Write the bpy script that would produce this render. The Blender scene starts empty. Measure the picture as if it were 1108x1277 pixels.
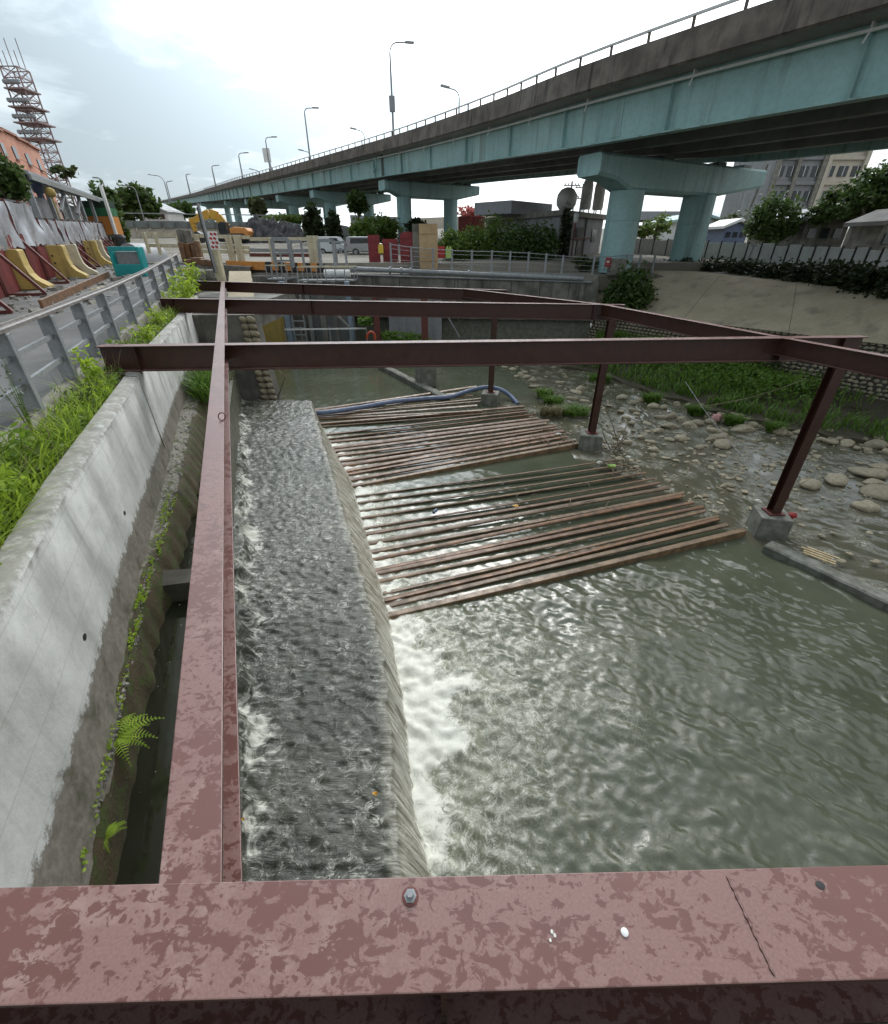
import bpy, math, random
import numpy as np
from mathutils import Vector, Matrix
random.seed(7); RNG = np.random.default_rng(11)
SC = bpy.context.scene; COL = SC.collection
R = math.radians
# ------------------------------------------------------------------ camera
CAM_H, PITCH, FPX, CX, CY = 5.1, R(31), 555.0, 554.0, 638.5
cam = bpy.data.cameras.new('camera'); cam_o = bpy.data.objects.new('camera', cam); COL.objects.link(cam_o)
cam.sensor_fit = 'VERTICAL'; cam.sensor_height = 24; cam.lens = 24 * FPX / 1277
cam.clip_start = 0.05; cam.clip_end = 9000
cam_o.location = (0, 0, CAM_H); cam_o.rotation_euler = (R(90) - PITCH, 0, 0)
SC.camera = cam_o
# ------------------------------------------------------------------ sky, sun, exposure
SUN_AZ, SUN_EL = R(3), R(39)
SUN_DIR = Vector((math.sin(SUN_AZ) * math.cos(SUN_EL), math.cos(SUN_AZ) * math.cos(SUN_EL), math.sin(SUN_EL)))
W = bpy.data.worlds.new('World'); SC.world = W; W.use_nodes = True
def build_world():
    nt = W.node_tree; N = nt.nodes; L = nt.links; N.clear()
    def nd(t, **k):
        n = N.new(t)
        for a, b in k.items(): setattr(n, a, b)
        return n
    def mth(op, a, b=None, c=None, clamp=False):
        n = nd('ShaderNodeMath', operation=op, use_clamp=clamp)
        for i, v in enumerate((a, b, c)):
            if v is None: continue
            if isinstance(v, (int, float)): n.inputs[i].default_value = v
            else: L.new(v, n.inputs[i])
        return n.outputs[0]
    out = nd('ShaderNodeOutputWorld'); bg = nd('ShaderNodeBackground'); bg.inputs['Strength'].default_value = 0.1
    sky = nd('ShaderNodeTexSky', sky_type='NISHITA', sun_disc=False, sun_elevation=SUN_EL, sun_rotation=SUN_AZ)
    tc = nd('ShaderNodeTexCoord'); sep = nd('ShaderNodeSeparateXYZ'); L.new(tc.outputs['Generated'], sep.inputs[0])
    x, y, z = sep.outputs
    zz = mth('ADD', mth('MAXIMUM', z, 0.0), 0.16)
    cmb = nd('ShaderNodeCombineXYZ'); L.new(mth('DIVIDE', x, zz), cmb.inputs[0]); L.new(mth('DIVIDE', y, zz), cmb.inputs[1])
    def noise(scale, detail, off, rough=0.55):
        mp = nd('ShaderNodeMapping'); mp.inputs['Location'].default_value = off; L.new(cmb.outputs[0], mp.inputs[0])
        n = nd('ShaderNodeTexNoise'); n.inputs['Scale'].default_value = scale; n.inputs['Detail'].default_value = detail
        n.inputs['Roughness'].default_value = rough; n.inputs['Distortion'].default_value = 0.35
        L.new(mp.outputs[0], n.inputs['Vector']); return n.outputs['Fac']
    big = noise(0.62, 7, (5.1, 2.75, 0)); fine = noise(1.9, 8, (0.4, 6.2, 2), 0.58)
    cl = mth('ADD', mth('MULTIPLY', big, 0.60), mth('MULTIPLY', fine, 0.40))
    # thinner, brighter cloud towards the hidden sun
    dt = nd('ShaderNodeVectorMath', operation='DOT_PRODUCT'); L.new(tc.outputs['Generated'], dt.inputs[0]); dt.inputs[1].default_value = SUN_DIR
    glow = mth('POWER', mth('MAXIMUM', dt.outputs['Value'], 0.0), 10.0)
    cl = mth('ADD', cl, mth('MULTIPLY', glow, 0.05))
    cl = mth('ADD', cl, mth('SUBTRACT', mth('MULTIPLY', x, 0.10), 0.010))
    rp = nd('ShaderNodeValToRGB'); L.new(cl, rp.inputs[0]); e = rp.color_ramp.elements
    e[0].position = 0.40; e[0].color = (0.40, 0.475, 0.52, 1); e[1].position = 0.63; e[1].color = (1.0, 1.0, 1.0, 1)
    m = e.new(0.475); m.color = (0.58, 0.67, 0.72, 1); m = e.new(0.545); m.color = (0.86, 0.91, 0.94, 1)
    sc = nd('ShaderNodeVectorMath', operation='SCALE'); L.new(rp.outputs[0], sc.inputs[0])
    L.new(mth('MULTIPLY', mth('ADD', 9.4, mth('MULTIPLY', glow, 60.0)), mth('ADD', 0.35, mth('MULTIPLY', 0.65, mth('MULTIPLY', mth('ADD', z, 0.06), 12.0, None, True)))), sc.inputs['Scale'])
    mix = nd('ShaderNodeMix', data_type='RGBA'); mix.inputs['Factor'].default_value = 0.9
    L.new(sky.outputs[0], mix.inputs[6]); L.new(sc.outputs[0], mix.inputs[7])
    L.new(mix.outputs[2], bg.inputs[0]); L.new(bg.outputs[0], out.inputs[0])
build_world()
sun = bpy.data.lights.new('sun', 'SUN'); sun.energy = 0.6; sun.angle = R(14); sun.color = (1, 0.96, 0.9)
sun_o = bpy.data.objects.new('sun', sun); COL.objects.link(sun_o)
sun_o.rotation_euler = SUN_DIR.to_track_quat('Z', 'Y').to_euler()
SC.view_settings.view_transform = 'Standard'; SC.view_settings.look = 'None'
SC.view_settings.exposure = 0.25; SC.view_settings.gamma = 1; SC.view_settings.use_curve_mapping = False
SC.render.engine = 'CYCLES'; SC.cycles.max_bounces = 6; SC.cycles.transparent_max_bounces = 6
SC.cycles.caustics_reflective = False; SC.cycles.caustics_refractive = False
try: SC.cycles.use_denoising = True
except Exception: pass
# ------------------------------------------------------------------ picture point -> place (survey helpers)
_c, _s = math.cos(PITCH), math.sin(PITCH)
def _ray(px, py):
    dx = (px - CX) / FPX; dy = (py - CY) / FPX
    return dx, _c - dy * _s, -_s - dy * _c
def at(px, py, z):
    d = _ray(px, py); t = (z - CAM_H) / d[2]; return Vector((d[0] * t, d[1] * t, z))
def q(px, py, Y):
    d = _ray(px, py); t = Y / d[1]; return Vector((d[0] * t, Y, CAM_H + d[2] * t))
def mpp(p):                                   # metres per photo pixel at a place
    return (_c * p[1] - _s * (p[2] - CAM_H)) / FPX
def G(y):                                     # land level: rises away from the river bridge
    return float(np.interp(y, [-50, 10, 16, 32, 45, 89, 150, 300, 3000], [3.4, 3.4, 3.58, 4.05, 4.4, 6.7, 9.0, 12.0, 14.0]))
# ------------------------------------------------------------------ mesh helpers
class MB:
    def __init__(s): s.v = []; s.f = []
    def add(s, vs, fs):
        o = len(s.v); s.v += [tuple(v) for v in vs]; s.f += [tuple(i + o for i in f) for f in fs]; return s
    def box(s, c, d, rz=0, M=None):
        x, y, z = d[0] / 2, d[1] / 2, d[2] / 2
        P = [Vector((a * x, b * y, e * z)) for e in (-1, 1) for b in (-1, 1) for a in (-1, 1)]
        Rm = M if M is not None else Matrix.Rotation(rz, 3, 'Z'); c = Vector(c)
        return s.add([c + Rm @ p for p in P], [(0, 2, 3, 1), (4, 5, 7, 6), (0, 1, 5, 4), (2, 6, 7, 3), (0, 4, 6, 2), (1, 3, 7, 5)])
    def bar(s, a, b, w, h, up=(0, 0, 1)):     # rectangular bar, centre line a-b
        a = Vector(a); b = Vector(b); d = b - a; L = d.length
        if L < 1e-6: return s
        t = d / L; u = Vector(up)
        if abs(t.dot(u)) > .99: u = Vector((0, 1, 0))
        r = t.cross(u).normalized(); u = r.cross(t)
        M = Matrix((r, t, u)).transposed()
        return s.box((a + b) / 2, (w, L, h), M=M)
    def tube(s, pts, r, n=8, cap=True):
        pts = [Vector(p) for p in pts]; m = len(pts); o = len(s.v)
        rs = r if isinstance(r, (list, tuple)) else [r] * m
        ref = None
        for i, p in enumerate(pts):
            t = (pts[min(i + 1, m - 1)] - pts[max(i - 1, 0)]).normalized()
            if ref is None: ref = Vector((0, 0, 1)) if abs(t.z) < .9 else Vector((1, 0, 0))
            u = (ref - t * ref.dot(t)).normalized(); w = t.cross(u); ref = u
            for k in range(n):
                a = 2 * math.pi * k / n; s.v.append(tuple(p + (u * math.cos(a) + w * math.sin(a)) * rs[i]))
        for i in range(m - 1):
            for k in range(n):
                k2 = (k + 1) % n; s.f.append((o + i * n + k, o + i * n + k2, o + (i + 1) * n + k2, o + (i + 1) * n + k))
        if cap: s.f.append(tuple(o + k for k in range(n))[::-1]); s.f.append(tuple(o + (m - 1) * n + k for k in range(n)))
        return s
    def lathe(s, c, prof, n=20, sx=1, sy=1):  # prof: (r, z)
        c = Vector(c); o = len(s.v)
        for r, z in prof:
            for k in range(n):
                a = 2 * math.pi * k / n; s.v.append((c.x + r * sx * math.cos(a), c.y + r * sy * math.sin(a), c.z + z))
        for i in range(len(prof) - 1):
            for k in range(n):
                k2 = (k + 1) % n; s.f.append((o + i * n + k, o + i * n + k2, o + (i + 1) * n + k2, o + (i + 1) * n + k))
        s.f.append(tuple(o + k for k in range(n))[::-1]); s.f.append(tuple(o + (len(prof) - 1) * n + k for k in range(n)))
        return s
    def hbeam(s, a, b, w, d, tf=.016, tw=.012):     # a, b: centre line of the top face
        a = Vector(a); b = Vector(b); z = Vector((0, 0, 1))
        s.bar(a - z * tf / 2, b - z * tf / 2, w, tf); s.bar(a - z * (d - tf / 2), b - z * (d - tf / 2), w, tf)
        s.bar(a - z * d / 2, b - z * d / 2, tw, d - 2 * tf); return s
    def prism(s, poly, h0, h1, axis='z'):     # polygon extruded; axis z: poly (x,y); axis x: poly (y,z); axis y: poly (x,z)
        n = len(poly)
        def mk(p, h): return (p[0], p[1], h) if axis == 'z' else ((h, p[0], p[1]) if axis == 'x' else (p[0], h, p[1]))
        vs = [mk(p, h0) for p in poly] + [mk(p, h1) for p in poly]
        fs = [tuple(range(n))[::-1], tuple(range(n, 2 * n))] + [(i, (i + 1) % n, n + (i + 1) % n, n + i) for i in range(n)]
        return s.add(vs, fs)
    def sweep(s, sections, closed=True, cap=True):   # list of equal-length point rings
        n = len(sections[0]); o = len(s.v)
        for sec in sections: s.v += [tuple(p) for p in sec]
        for i in range(len(sections) - 1):
            for k in range(n if closed else n - 1):
                k2 = (k + 1) % n; s.f.append((o + i * n + k, o + i * n + k2, o + (i + 1) * n + k2, o + (i + 1) * n + k))
        if cap and closed:
            s.f.append(tuple(o + k for k in range(n))[::-1]); s.f.append(tuple(o + (len(sections) - 1) * n + k for k in range(n)))
        return s
    def mesh(s, name, off=(0, 0, 0)):
        me = bpy.data.meshes.new(name); o = Vector(off)
        me.from_pydata([tuple(Vector(v) - o) for v in s.v] if o.length > 0 else s.v, [], s.f); me.update(); return me
def link(name, me, mat=None, parent=None, smooth=None, loc=None):
    o = bpy.data.objects.new(name, me); COL.objects.link(o)
    if mat and not me.materials: me.materials.append(mat)
    if parent: o.parent = parent
    if loc is not None: o.location = loc
    if smooth:
        me.shade_smooth()
        if smooth < 170: me.set_sharp_from_angle(angle=R(smooth))
    return o
def wloc(o):
    p = Vector((0, 0, 0))
    while o: p += o.location; o = o.parent
    return p
def recalc(me):
    import bmesh
    b = bmesh.new(); b.from_mesh(me); bmesh.ops.recalc_face_normals(b, faces=b.faces); b.to_mesh(me); b.free()
def part(name, mb, mat, parent, smooth=None, bevel=0, label=None, fix=False):
    me = mb.mesh(name, wloc(parent)); 
    if fix: recalc(me)
    o = link(name, me, mat, parent, smooth)
    if bevel: bev(o, bevel)
    if label: o['label'] = label
    return o
def bev(o, w, seg=2):
    m = o.modifiers.new('bevel', 'BEVEL'); m.width = w; m.segments = seg; m.limit_method = 'ANGLE'; m.angle_limit = R(40)
def tag(o, label=None, cat=None, group=None, kind=None):
    if label: o['label'] = label
    if cat: o['category'] = cat
    if group: o['group'] = group
    if kind: o['kind'] = kind
    return o
def thing(name, label, cat, loc=(0, 0, 0), group=None, rz=0):
    o = bpy.data.objects.new(name, None); COL.objects.link(o); o.location = loc; o.rotation_euler = (0, 0, rz)
    o.empty_display_size = .2
    return tag(o, label, cat, group)
def solo(name, mb, mat, label, cat, group=None, smooth=None, bevel=0, kind=None, base=None):
    if base is None:
        a = np.array(mb.v); base = Vector((float(a[:, 0].mean()), float(a[:, 1].mean()), float(a[:, 2].min())))
    o = link(name, mb.mesh(name, base), mat, None, smooth, base)
    if bevel: bev(o, bevel)
    return tag(o, label, cat, group, kind)
def struct(name, mb, mat, smooth=None, kind='structure'):
    o = link(name, mb.mesh(name) if isinstance(mb, MB) else mb, mat, None, smooth); o['kind'] = kind; return o
def dup(root, loc, rz=None, label=None, scale=None):
    r = root.copy(); COL.objects.link(r); r.location = loc
    if rz is not None: r.rotation_euler = (0, 0, rz)
    if scale is not None: r.scale = (scale,) * 3 if isinstance(scale, (int, float)) else scale
    if label: r['label'] = label
    for ch in list(root.children):
        c = ch.copy(); COL.objects.link(c); c.parent = r
        for g in list(ch.children):
            d = g.copy(); COL.objects.link(d); d.parent = c
    return r
def np_mesh(name, V, F, attrs=None, smooth=False):   # V (n,3), F (m,k) arrays
    me = bpy.data.meshes.new(name); V = np.asarray(V, np.float32); F = np.asarray(F, np.int32); k = F.shape[1]
    me.vertices.add(len(V)); me.vertices.foreach_set('co', V.ravel())
    me.loops.add(F.size); me.loops.foreach_set('vertex_index', F.ravel())
    me.polygons.add(len(F)); me.polygons.foreach_set('loop_start', np.arange(len(F), dtype=np.int32) * k)
    me.update(calc_edges=True)
    for an, av in (attrs or {}).items():
        a = me.attributes.new(an, 'FLOAT', 'POINT'); a.data.foreach_set('value', np.asarray(av, np.float32).ravel())
    if smooth: me.shade_smooth()
    return me
def grid_mesh(name, X, Y, Z, attrs=None, keep=None, smooth=True):
    ny, nx = X.shape; V = np.stack([X, Y, Z], -1).reshape(-1, 3)
    i = np.arange(ny * nx).reshape(ny, nx)
    F = np.stack([i[:-1, :-1], i[:-1, 1:], i[1:, 1:], i[1:, :-1]], -1).reshape(-1, 4)
    if keep is not None:
        kf = (keep[:-1, :-1] & keep[:-1, 1:] & keep[1:, 1:] & keep[1:, :-1]).ravel(); F = F[kf]
    at_ = {k: v.ravel() for k, v in (attrs or {}).items()}
    if keep is not None:
        used = np.unique(F); mp = np.full(len(V), -1); mp[used] = np.arange(len(used)); V = V[used]; F = mp[F]; at_ = {k: v[used] for k, v in at_.items()}
    return np_mesh(name, V, F, at_, smooth)
# ------------------------------------------------------------------ materials
class NT:
    def __init__(s, name):
        s.m = bpy.data.materials.new(name); s.m.use_nodes = True; s.t = s.m.node_tree; s.N = s.t.nodes; s.L = s.t.links
        s.b = s.N['Principled BSDF']; s.out = s.N['Material Output']; s.tc = s.N.new('ShaderNodeTexCoord'); s.geo = None
    def nd(s, t, **k):
        n = s.N.new(t)
        for a, b in k.items(): setattr(n, a, b)
        return n
    def put(s, sock, v):
        if hasattr(v, 'is_output'): s.L.new(v, sock)
        elif isinstance(v, (tuple, list)) and len(v) == 3 and sock.type == 'RGBA': sock.default_value = (*v, 1)
        else: sock.default_value = v
    def pos(s):
        if s.geo is None: s.geo = s.nd('ShaderNodeNewGeometry')
        return s.geo.outputs['Position']
    def noise(s, scale, detail=4, rough=.55, stretch=None, world=True, dist=0, off=(0, 0, 0)):
        v = s.pos() if world else s.tc.outputs['Object']
        if stretch or any(off):
            mp = s.nd('ShaderNodeMapping'); s.L.new(v, mp.inputs[0]); v = mp.outputs[0]
            if stretch: mp.inputs['Scale'].default_value = stretch
            mp.inputs['Location'].default_value = off
        n = s.nd('ShaderNodeTexNoise'); n.inputs['Scale'].default_value = scale; n.inputs['Detail'].default_value = detail
        n.inputs['Roughness'].default_value = rough; n.inputs['Distortion'].default_value = dist; s.L.new(v, n.inputs['Vector']); return n.outputs['Fac']
    def ramp(s, f, lo, hi, a=0., b=1.):
        n = s.nd('ShaderNodeMapRange', interpolation_type='SMOOTHSTEP'); s.put(n.inputs[0], f)
        for i, v in enumerate((lo, hi, a, b)): n.inputs[i + 1].default_value = v
        return n.outputs[0]
    def mix(s, f, a, b):
        n = s.nd('ShaderNodeMix', data_type='RGBA'); s.put(n.inputs[0], f); s.put(n.inputs[6], a); s.put(n.inputs[7], b); return n.outputs[2]
    def math(s, op, a, b=0., clamp=False):
        n = s.nd('ShaderNodeMath', operation=op, use_clamp=clamp); s.put(n.inputs[0], a); s.put(n.inputs[1], b); return n.outputs[0]
    def attr(s, name):
        n = s.nd('ShaderNodeAttribute'); n.attribute_name = name; return n.outputs['Fac']
    def xyz(s, v):
        n = s.nd('ShaderNodeSeparateXYZ'); s.L.new(v, n.inputs[0]); return n.outputs
    def rand(s):
        return s.nd('ShaderNodeObjectInfo').outputs['Random']
    def bump(s, h, strength=.3, dist=.02, normal=None):
        n = s.nd('ShaderNodeBump'); n.inputs['Strength'].default_value = strength; n.inputs['Distance'].default_value = dist; s.put(n.inputs['Height'], h)
        if normal is not None: s.L.new(normal, n.inputs['Normal'])
        return n.outputs[0]
    def done(s, col, rough=.7, metal=0., nrm=None, spec=None):
        s.put(s.b.inputs['Base Color'], col); s.put(s.b.inputs['Roughness'], rough); s.put(s.b.inputs['Metallic'], metal)
        if nrm is not None: s.L.new(nrm, s.b.inputs['Normal'])
        if spec is not None: s.put(s.b.inputs['Specular IOR Level'], spec)
        return s.m
def mat(name, c1, c2=None, scale=3, rough=.75, bump=.25, bscale=None, streak=None, c3=None, metal=0, world=True, lo=.35, hi=.65, bdist=.01, varr=0):
    t = NT(name); c2 = c2 or tuple(v * .75 for v in c1)
    n1 = t.noise(scale, 6, .6, world=world); col = t.mix(t.ramp(n1, lo, hi), c1, c2)
    if streak:                                   # dirt that has run down
        ns = t.noise(1, 5, .6, stretch=(streak, streak, streak * .07), world=world); col = t.mix(t.ramp(ns, .5, .72), col, c3 or tuple(v * .45 for v in c1))
    n2 = t.noise((bscale or scale * 6), 5, .65, world=world)
    col = t.mix(t.ramp(n2, .3, .75, 0, .35), col, tuple(v * .55 for v in c1))
    if varr: col = t.mix(t.math('MULTIPLY', t.rand(), varr), col, tuple(v * .35 for v in c1))
    return t.done(col, t.ramp(n1, .2, .8, max(rough - .12, .05), min(rough + .12, 1)), metal, t.bump(n2, bump, bdist) if bump else None)
def leafmat(name, a, b, trans=.35):
    t = NT(name); g = t.nd('ShaderNodeNewGeometry'); n = t.noise(1.1, 3)
    f = t.math('ADD', t.math('MULTIPLY', g.outputs['Random Per Island'], .7), t.math('MULTIPLY', n, .5), True)
    col = t.mix(f, a, b); t.done(col, .5, spec=.35)
    tr = t.nd('ShaderNodeBsdfTranslucent'); t.L.new(t.mix(.5, col, tuple(min(1, v * 1.9) for v in b)), tr.inputs[0])
    ms = t.nd('ShaderNodeMixShader'); ms.inputs[0].default_value = trans
    t.L.new(t.b.outputs[0], ms.inputs[1]); t.L.new(tr.outputs[0], ms.inputs[2]); t.L.new(ms.outputs[0], t.out.inputs[0]); return t.m
def m_steel():
    t = NT('maroon_steel_paint'); p = t.pos()
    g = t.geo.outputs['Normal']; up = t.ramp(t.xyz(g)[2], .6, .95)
    n1 = t.noise(25, 8, .66, stretch=(.85, 1.2, 1), dist=.5); n2 = t.noise(60, 3, .5, dist=.3); n3 = t.noise(2.2, 3)
    f = t.math('ADD', t.math('ADD', t.math('MULTIPLY', n1, .72), t.math('MULTIPLY', n3, .36)), t.math('MULTIPLY', n2, .08))
    wet = t.ramp(f, .580, .606)
    sp = t.noise(42, 2, .4, off=(5, 3, 1)); wet = t.math('MAXIMUM', wet, t.ramp(sp, .655, .67))
    dust = t.noise(150, 4, .7)
    dry = t.mix(t.ramp(dust, .3, .7), (.235, .132, .116), (.185, .098, .086)); wetc = t.mix(t.ramp(n3, .3, .7), (.125, .054, .046), (.15, .066, .056))
    dry = t.mix(t.ramp(t.noise(5, 5, .6, off=(2, 2, 2)), .56, .72, 0, .5), dry, (.33, .225, .195))
    top = t.mix(wet, dry, wetc)
    sd = t.mix(t.ramp(t.noise(6, 5, .6), .4, .7), (.054, .021, .014), (.038, .016, .012))  # sides coloured darker than the top to stand in for backlit shade
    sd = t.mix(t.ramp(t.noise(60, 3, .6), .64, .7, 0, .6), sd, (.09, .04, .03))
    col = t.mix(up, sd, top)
    rg = t.math('ADD', t.math('MULTIPLY', wet, -.16), .44)
    return t.done(col, rg, 0, t.bump(t.math('ADD', t.math('MULTIPLY', wet, .5), t.math('MULTIPLY', dust, .35)), .12, .002))
def m_wallpaint():
    t = NT('whitewashed_concrete'); p = t.pos(); z = t.xyz(p)[2]
    n = t.noise(3.2, 6, .65); nb = t.noise(16, 5, .65)
    conc = t.mix(t.ramp(nb, .3, .7), (.235, .215, .18), (.15, .135, .11)); conc = t.mix(t.ramp(n, .52, .7), conc, (.085, .082, .055))
    wh = t.mix(t.ramp(n, .35, .7), (.58, .585, .56), (.45, .455, .43))
    st = t.noise(1, 5, .65, stretch=(4.5, 4.5, .5)); wh = t.mix(t.ramp(st, .5, .72, 0, .75), wh, (.36, .37, .33))
    sc = t.noise(1, 5, .7, stretch=(16, 10, 1.4), off=(3, 1, 0)); wh = t.mix(t.ramp(sc, .6, .75, 0, .6), wh, (.26, .255, .22))
    edge = t.math('ADD', z, t.math('MULTIPLY', t.math('SUBTRACT', t.noise(8, 8, .75), .5), .40))
    bl = t.math('ABSOLUTE', t.math('SUBTRACT', t.math('FRACT', t.math('MULTIPLY', z, 3.3)), .5)); wh = t.mix(t.ramp(bl, .0, .03, .28, 0), wh, (.2, .2, .17)); crk = t.noise(1.6, 8, .75, dist=1.2, off=(9, 2, 4)); wh = t.mix(t.ramp(t.math('ABSOLUTE', t.math('SUBTRACT', crk, .5)), 0, .004, .45, 0), wh, (.12, .12, .1))
    f = t.math('MULTIPLY', t.ramp(edge, 2.20, 2.26), t.math('SUBTRACT', 1., t.ramp(edge, 3.19, 3.3, 0, .75)))
    return t.done(t.mix(f, conc, wh), .72, 0, t.bump(t.math('ADD', nb, t.math('MULTIPLY', f, .6)), .35, .012))
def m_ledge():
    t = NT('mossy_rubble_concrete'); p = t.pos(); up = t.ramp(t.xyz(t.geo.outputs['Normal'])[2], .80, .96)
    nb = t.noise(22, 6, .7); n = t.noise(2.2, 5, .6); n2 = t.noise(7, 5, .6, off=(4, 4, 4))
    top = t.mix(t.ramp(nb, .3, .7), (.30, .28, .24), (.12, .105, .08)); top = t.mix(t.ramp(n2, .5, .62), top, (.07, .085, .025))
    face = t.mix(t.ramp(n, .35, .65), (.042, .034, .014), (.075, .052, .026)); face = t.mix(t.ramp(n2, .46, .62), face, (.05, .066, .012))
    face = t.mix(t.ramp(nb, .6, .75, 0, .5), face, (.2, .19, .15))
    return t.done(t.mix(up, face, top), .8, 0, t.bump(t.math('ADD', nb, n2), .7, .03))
def m_water(name, kind):
    t = NT(name); foam = t.attr('foam'); p = t.pos()
    def fil(scale, off, st=None, w=.035):       # thin winding foam filaments
        n = t.noise(scale, 5, .62, dist=1.3, off=off, stretch=st); return t.ramp(t.math('ABSOLUTE', t.math('SUBTRACT', n, .5)), 0, w, 1, 0)
    if kind == 'river':
        clump = t.noise(9.5, 9, .74, dist=1.1); f1 = fil(3.4, (0, 0, 0)); f2 = fil(8, (3, 5, 0)); sp = t.noise(34, 4, .6)
        solid = t.ramp(t.math('ADD', foam, t.math('MULTIPLY', t.math('SUBTRACT', clump, .5), 1.5)), .52, .90)
        lace = t.math('MULTIPLY', t.math('MAXIMUM', f1, t.math('MULTIPLY', f2, .8)), t.ramp(foam, .03, .4))
        lace = t.math('MULTIPLY', lace, t.ramp(clump, .36, .6)); lace = t.math('MULTIPLY', lace, .62)
        dots = t.math('MULTIPLY', t.ramp(sp, .66, .72), t.ramp(foam, .03, .35)); wf = t.math('MAXIMUM', t.math('MAXIMUM', solid, lace), t.math('MULTIPLY', dots, .7), True)
        base = t.mix(t.ramp(t.noise(.8, 3), .3, .7), (.074, .083, .053), (.096, .104, .07)); base = t.mix(t.ramp(foam, .0, .6), base, (.225, .225, .16))
        shal = t.attr('shallow'); base = t.mix(t.math('MULTIPLY', shal, t.ramp(t.noise(3, 5, .6), .3, .7, .4, 1)), base, (.105, .092, .065))
        h = t.math('ADD', t.math('MULTIPLY', clump, t.math('ADD', foam, .05)), t.math('MULTIPLY', t.noise(13, 3, .5, dist=.4), t.math('ADD', t.math('MULTIPLY', t.attr('chop'), .5), .012)))
        nrm = t.bump(h, .38, .05)
    elif kind == 'sheet':
        fall = t.attr('fall'); st = t.noise(1, 6, .68, stretch=(1.6, 13, 2), dist=.9); cl = t.noise(5.5, 6, .62, dist=1.4)
        fl = t.noise(1, 5, .6, stretch=(3, 30, 2.2), dist=.3); fa = fil(5, (1, 2, 0), (.8, 1.5, 1), .05); fb = fil(12, (4, 2, 0), (.7, 1.6, 1), .06)
        wf = t.ramp(t.math('ADD', t.math('MULTIPLY', foam, .85), t.math('MULTIPLY', t.math('SUBTRACT', t.math('ADD', t.math('MULTIPLY', st, .35), t.math('MULTIPLY', cl, .65)), .5), 2.6)), .36, .9, 0, .8)
        pat = t.ramp(t.noise(1.5, 4, .6, off=(7, 1, 0), dist=.6), .38, .62); net = t.math('MULTIPLY', t.math('MULTIPLY', t.math('MAXIMUM', fa, t.math('MULTIPLY', fb, .2)), t.ramp(cl, .42, .64, .03, .6)), t.math('ADD', t.math('MULTIPLY', pat, .85), .2)); wf = t.math('MAXIMUM', wf, t.math('MULTIPLY', net, t.math('SUBTRACT', 1., fall)))
        wf = t.math('ADD', wf, t.math('MULTIPLY', t.math('MULTIPLY', fall, t.ramp(fl, .38, .7)), .5), True)
        base = t.mix(t.ramp(t.noise(1.7, 4, .6, stretch=(.5, 1.5, 1), dist=.8), .35, .65), (.042, .044, .032), (.075, .077, .058)); base = t.mix(t.math('MULTIPLY', fall, .85), base, t.mix(t.ramp(fl, .35, .65), (.20, .18, .125), (.46, .43, .35)))
        h = t.math('ADD', t.math('MULTIPLY', cl, .9), t.math('ADD', t.math('MULTIPLY', st, .7), t.math('MULTIPLY', fl, t.math('MULTIPLY', fall, .6))))
        nrm = t.bump(h, .5, .06)
    else:
        wf = t.ramp(t.noise(30, 3), .74, .76, 0, .5); base = t.mix(t.noise(2, 4), (.012, .014, .009), (.022, .022, .013)); nrm = t.bump(t.noise(5, 3), .12, .02)
    col = t.mix(wf, base, (.76, .75, .665)); t.b.inputs['IOR'].default_value = 1.40
    return t.done(col, t.math('ADD', t.math('MULTIPLY', wf, .5), .05), 0, nrm, .55)
MT = {}
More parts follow.
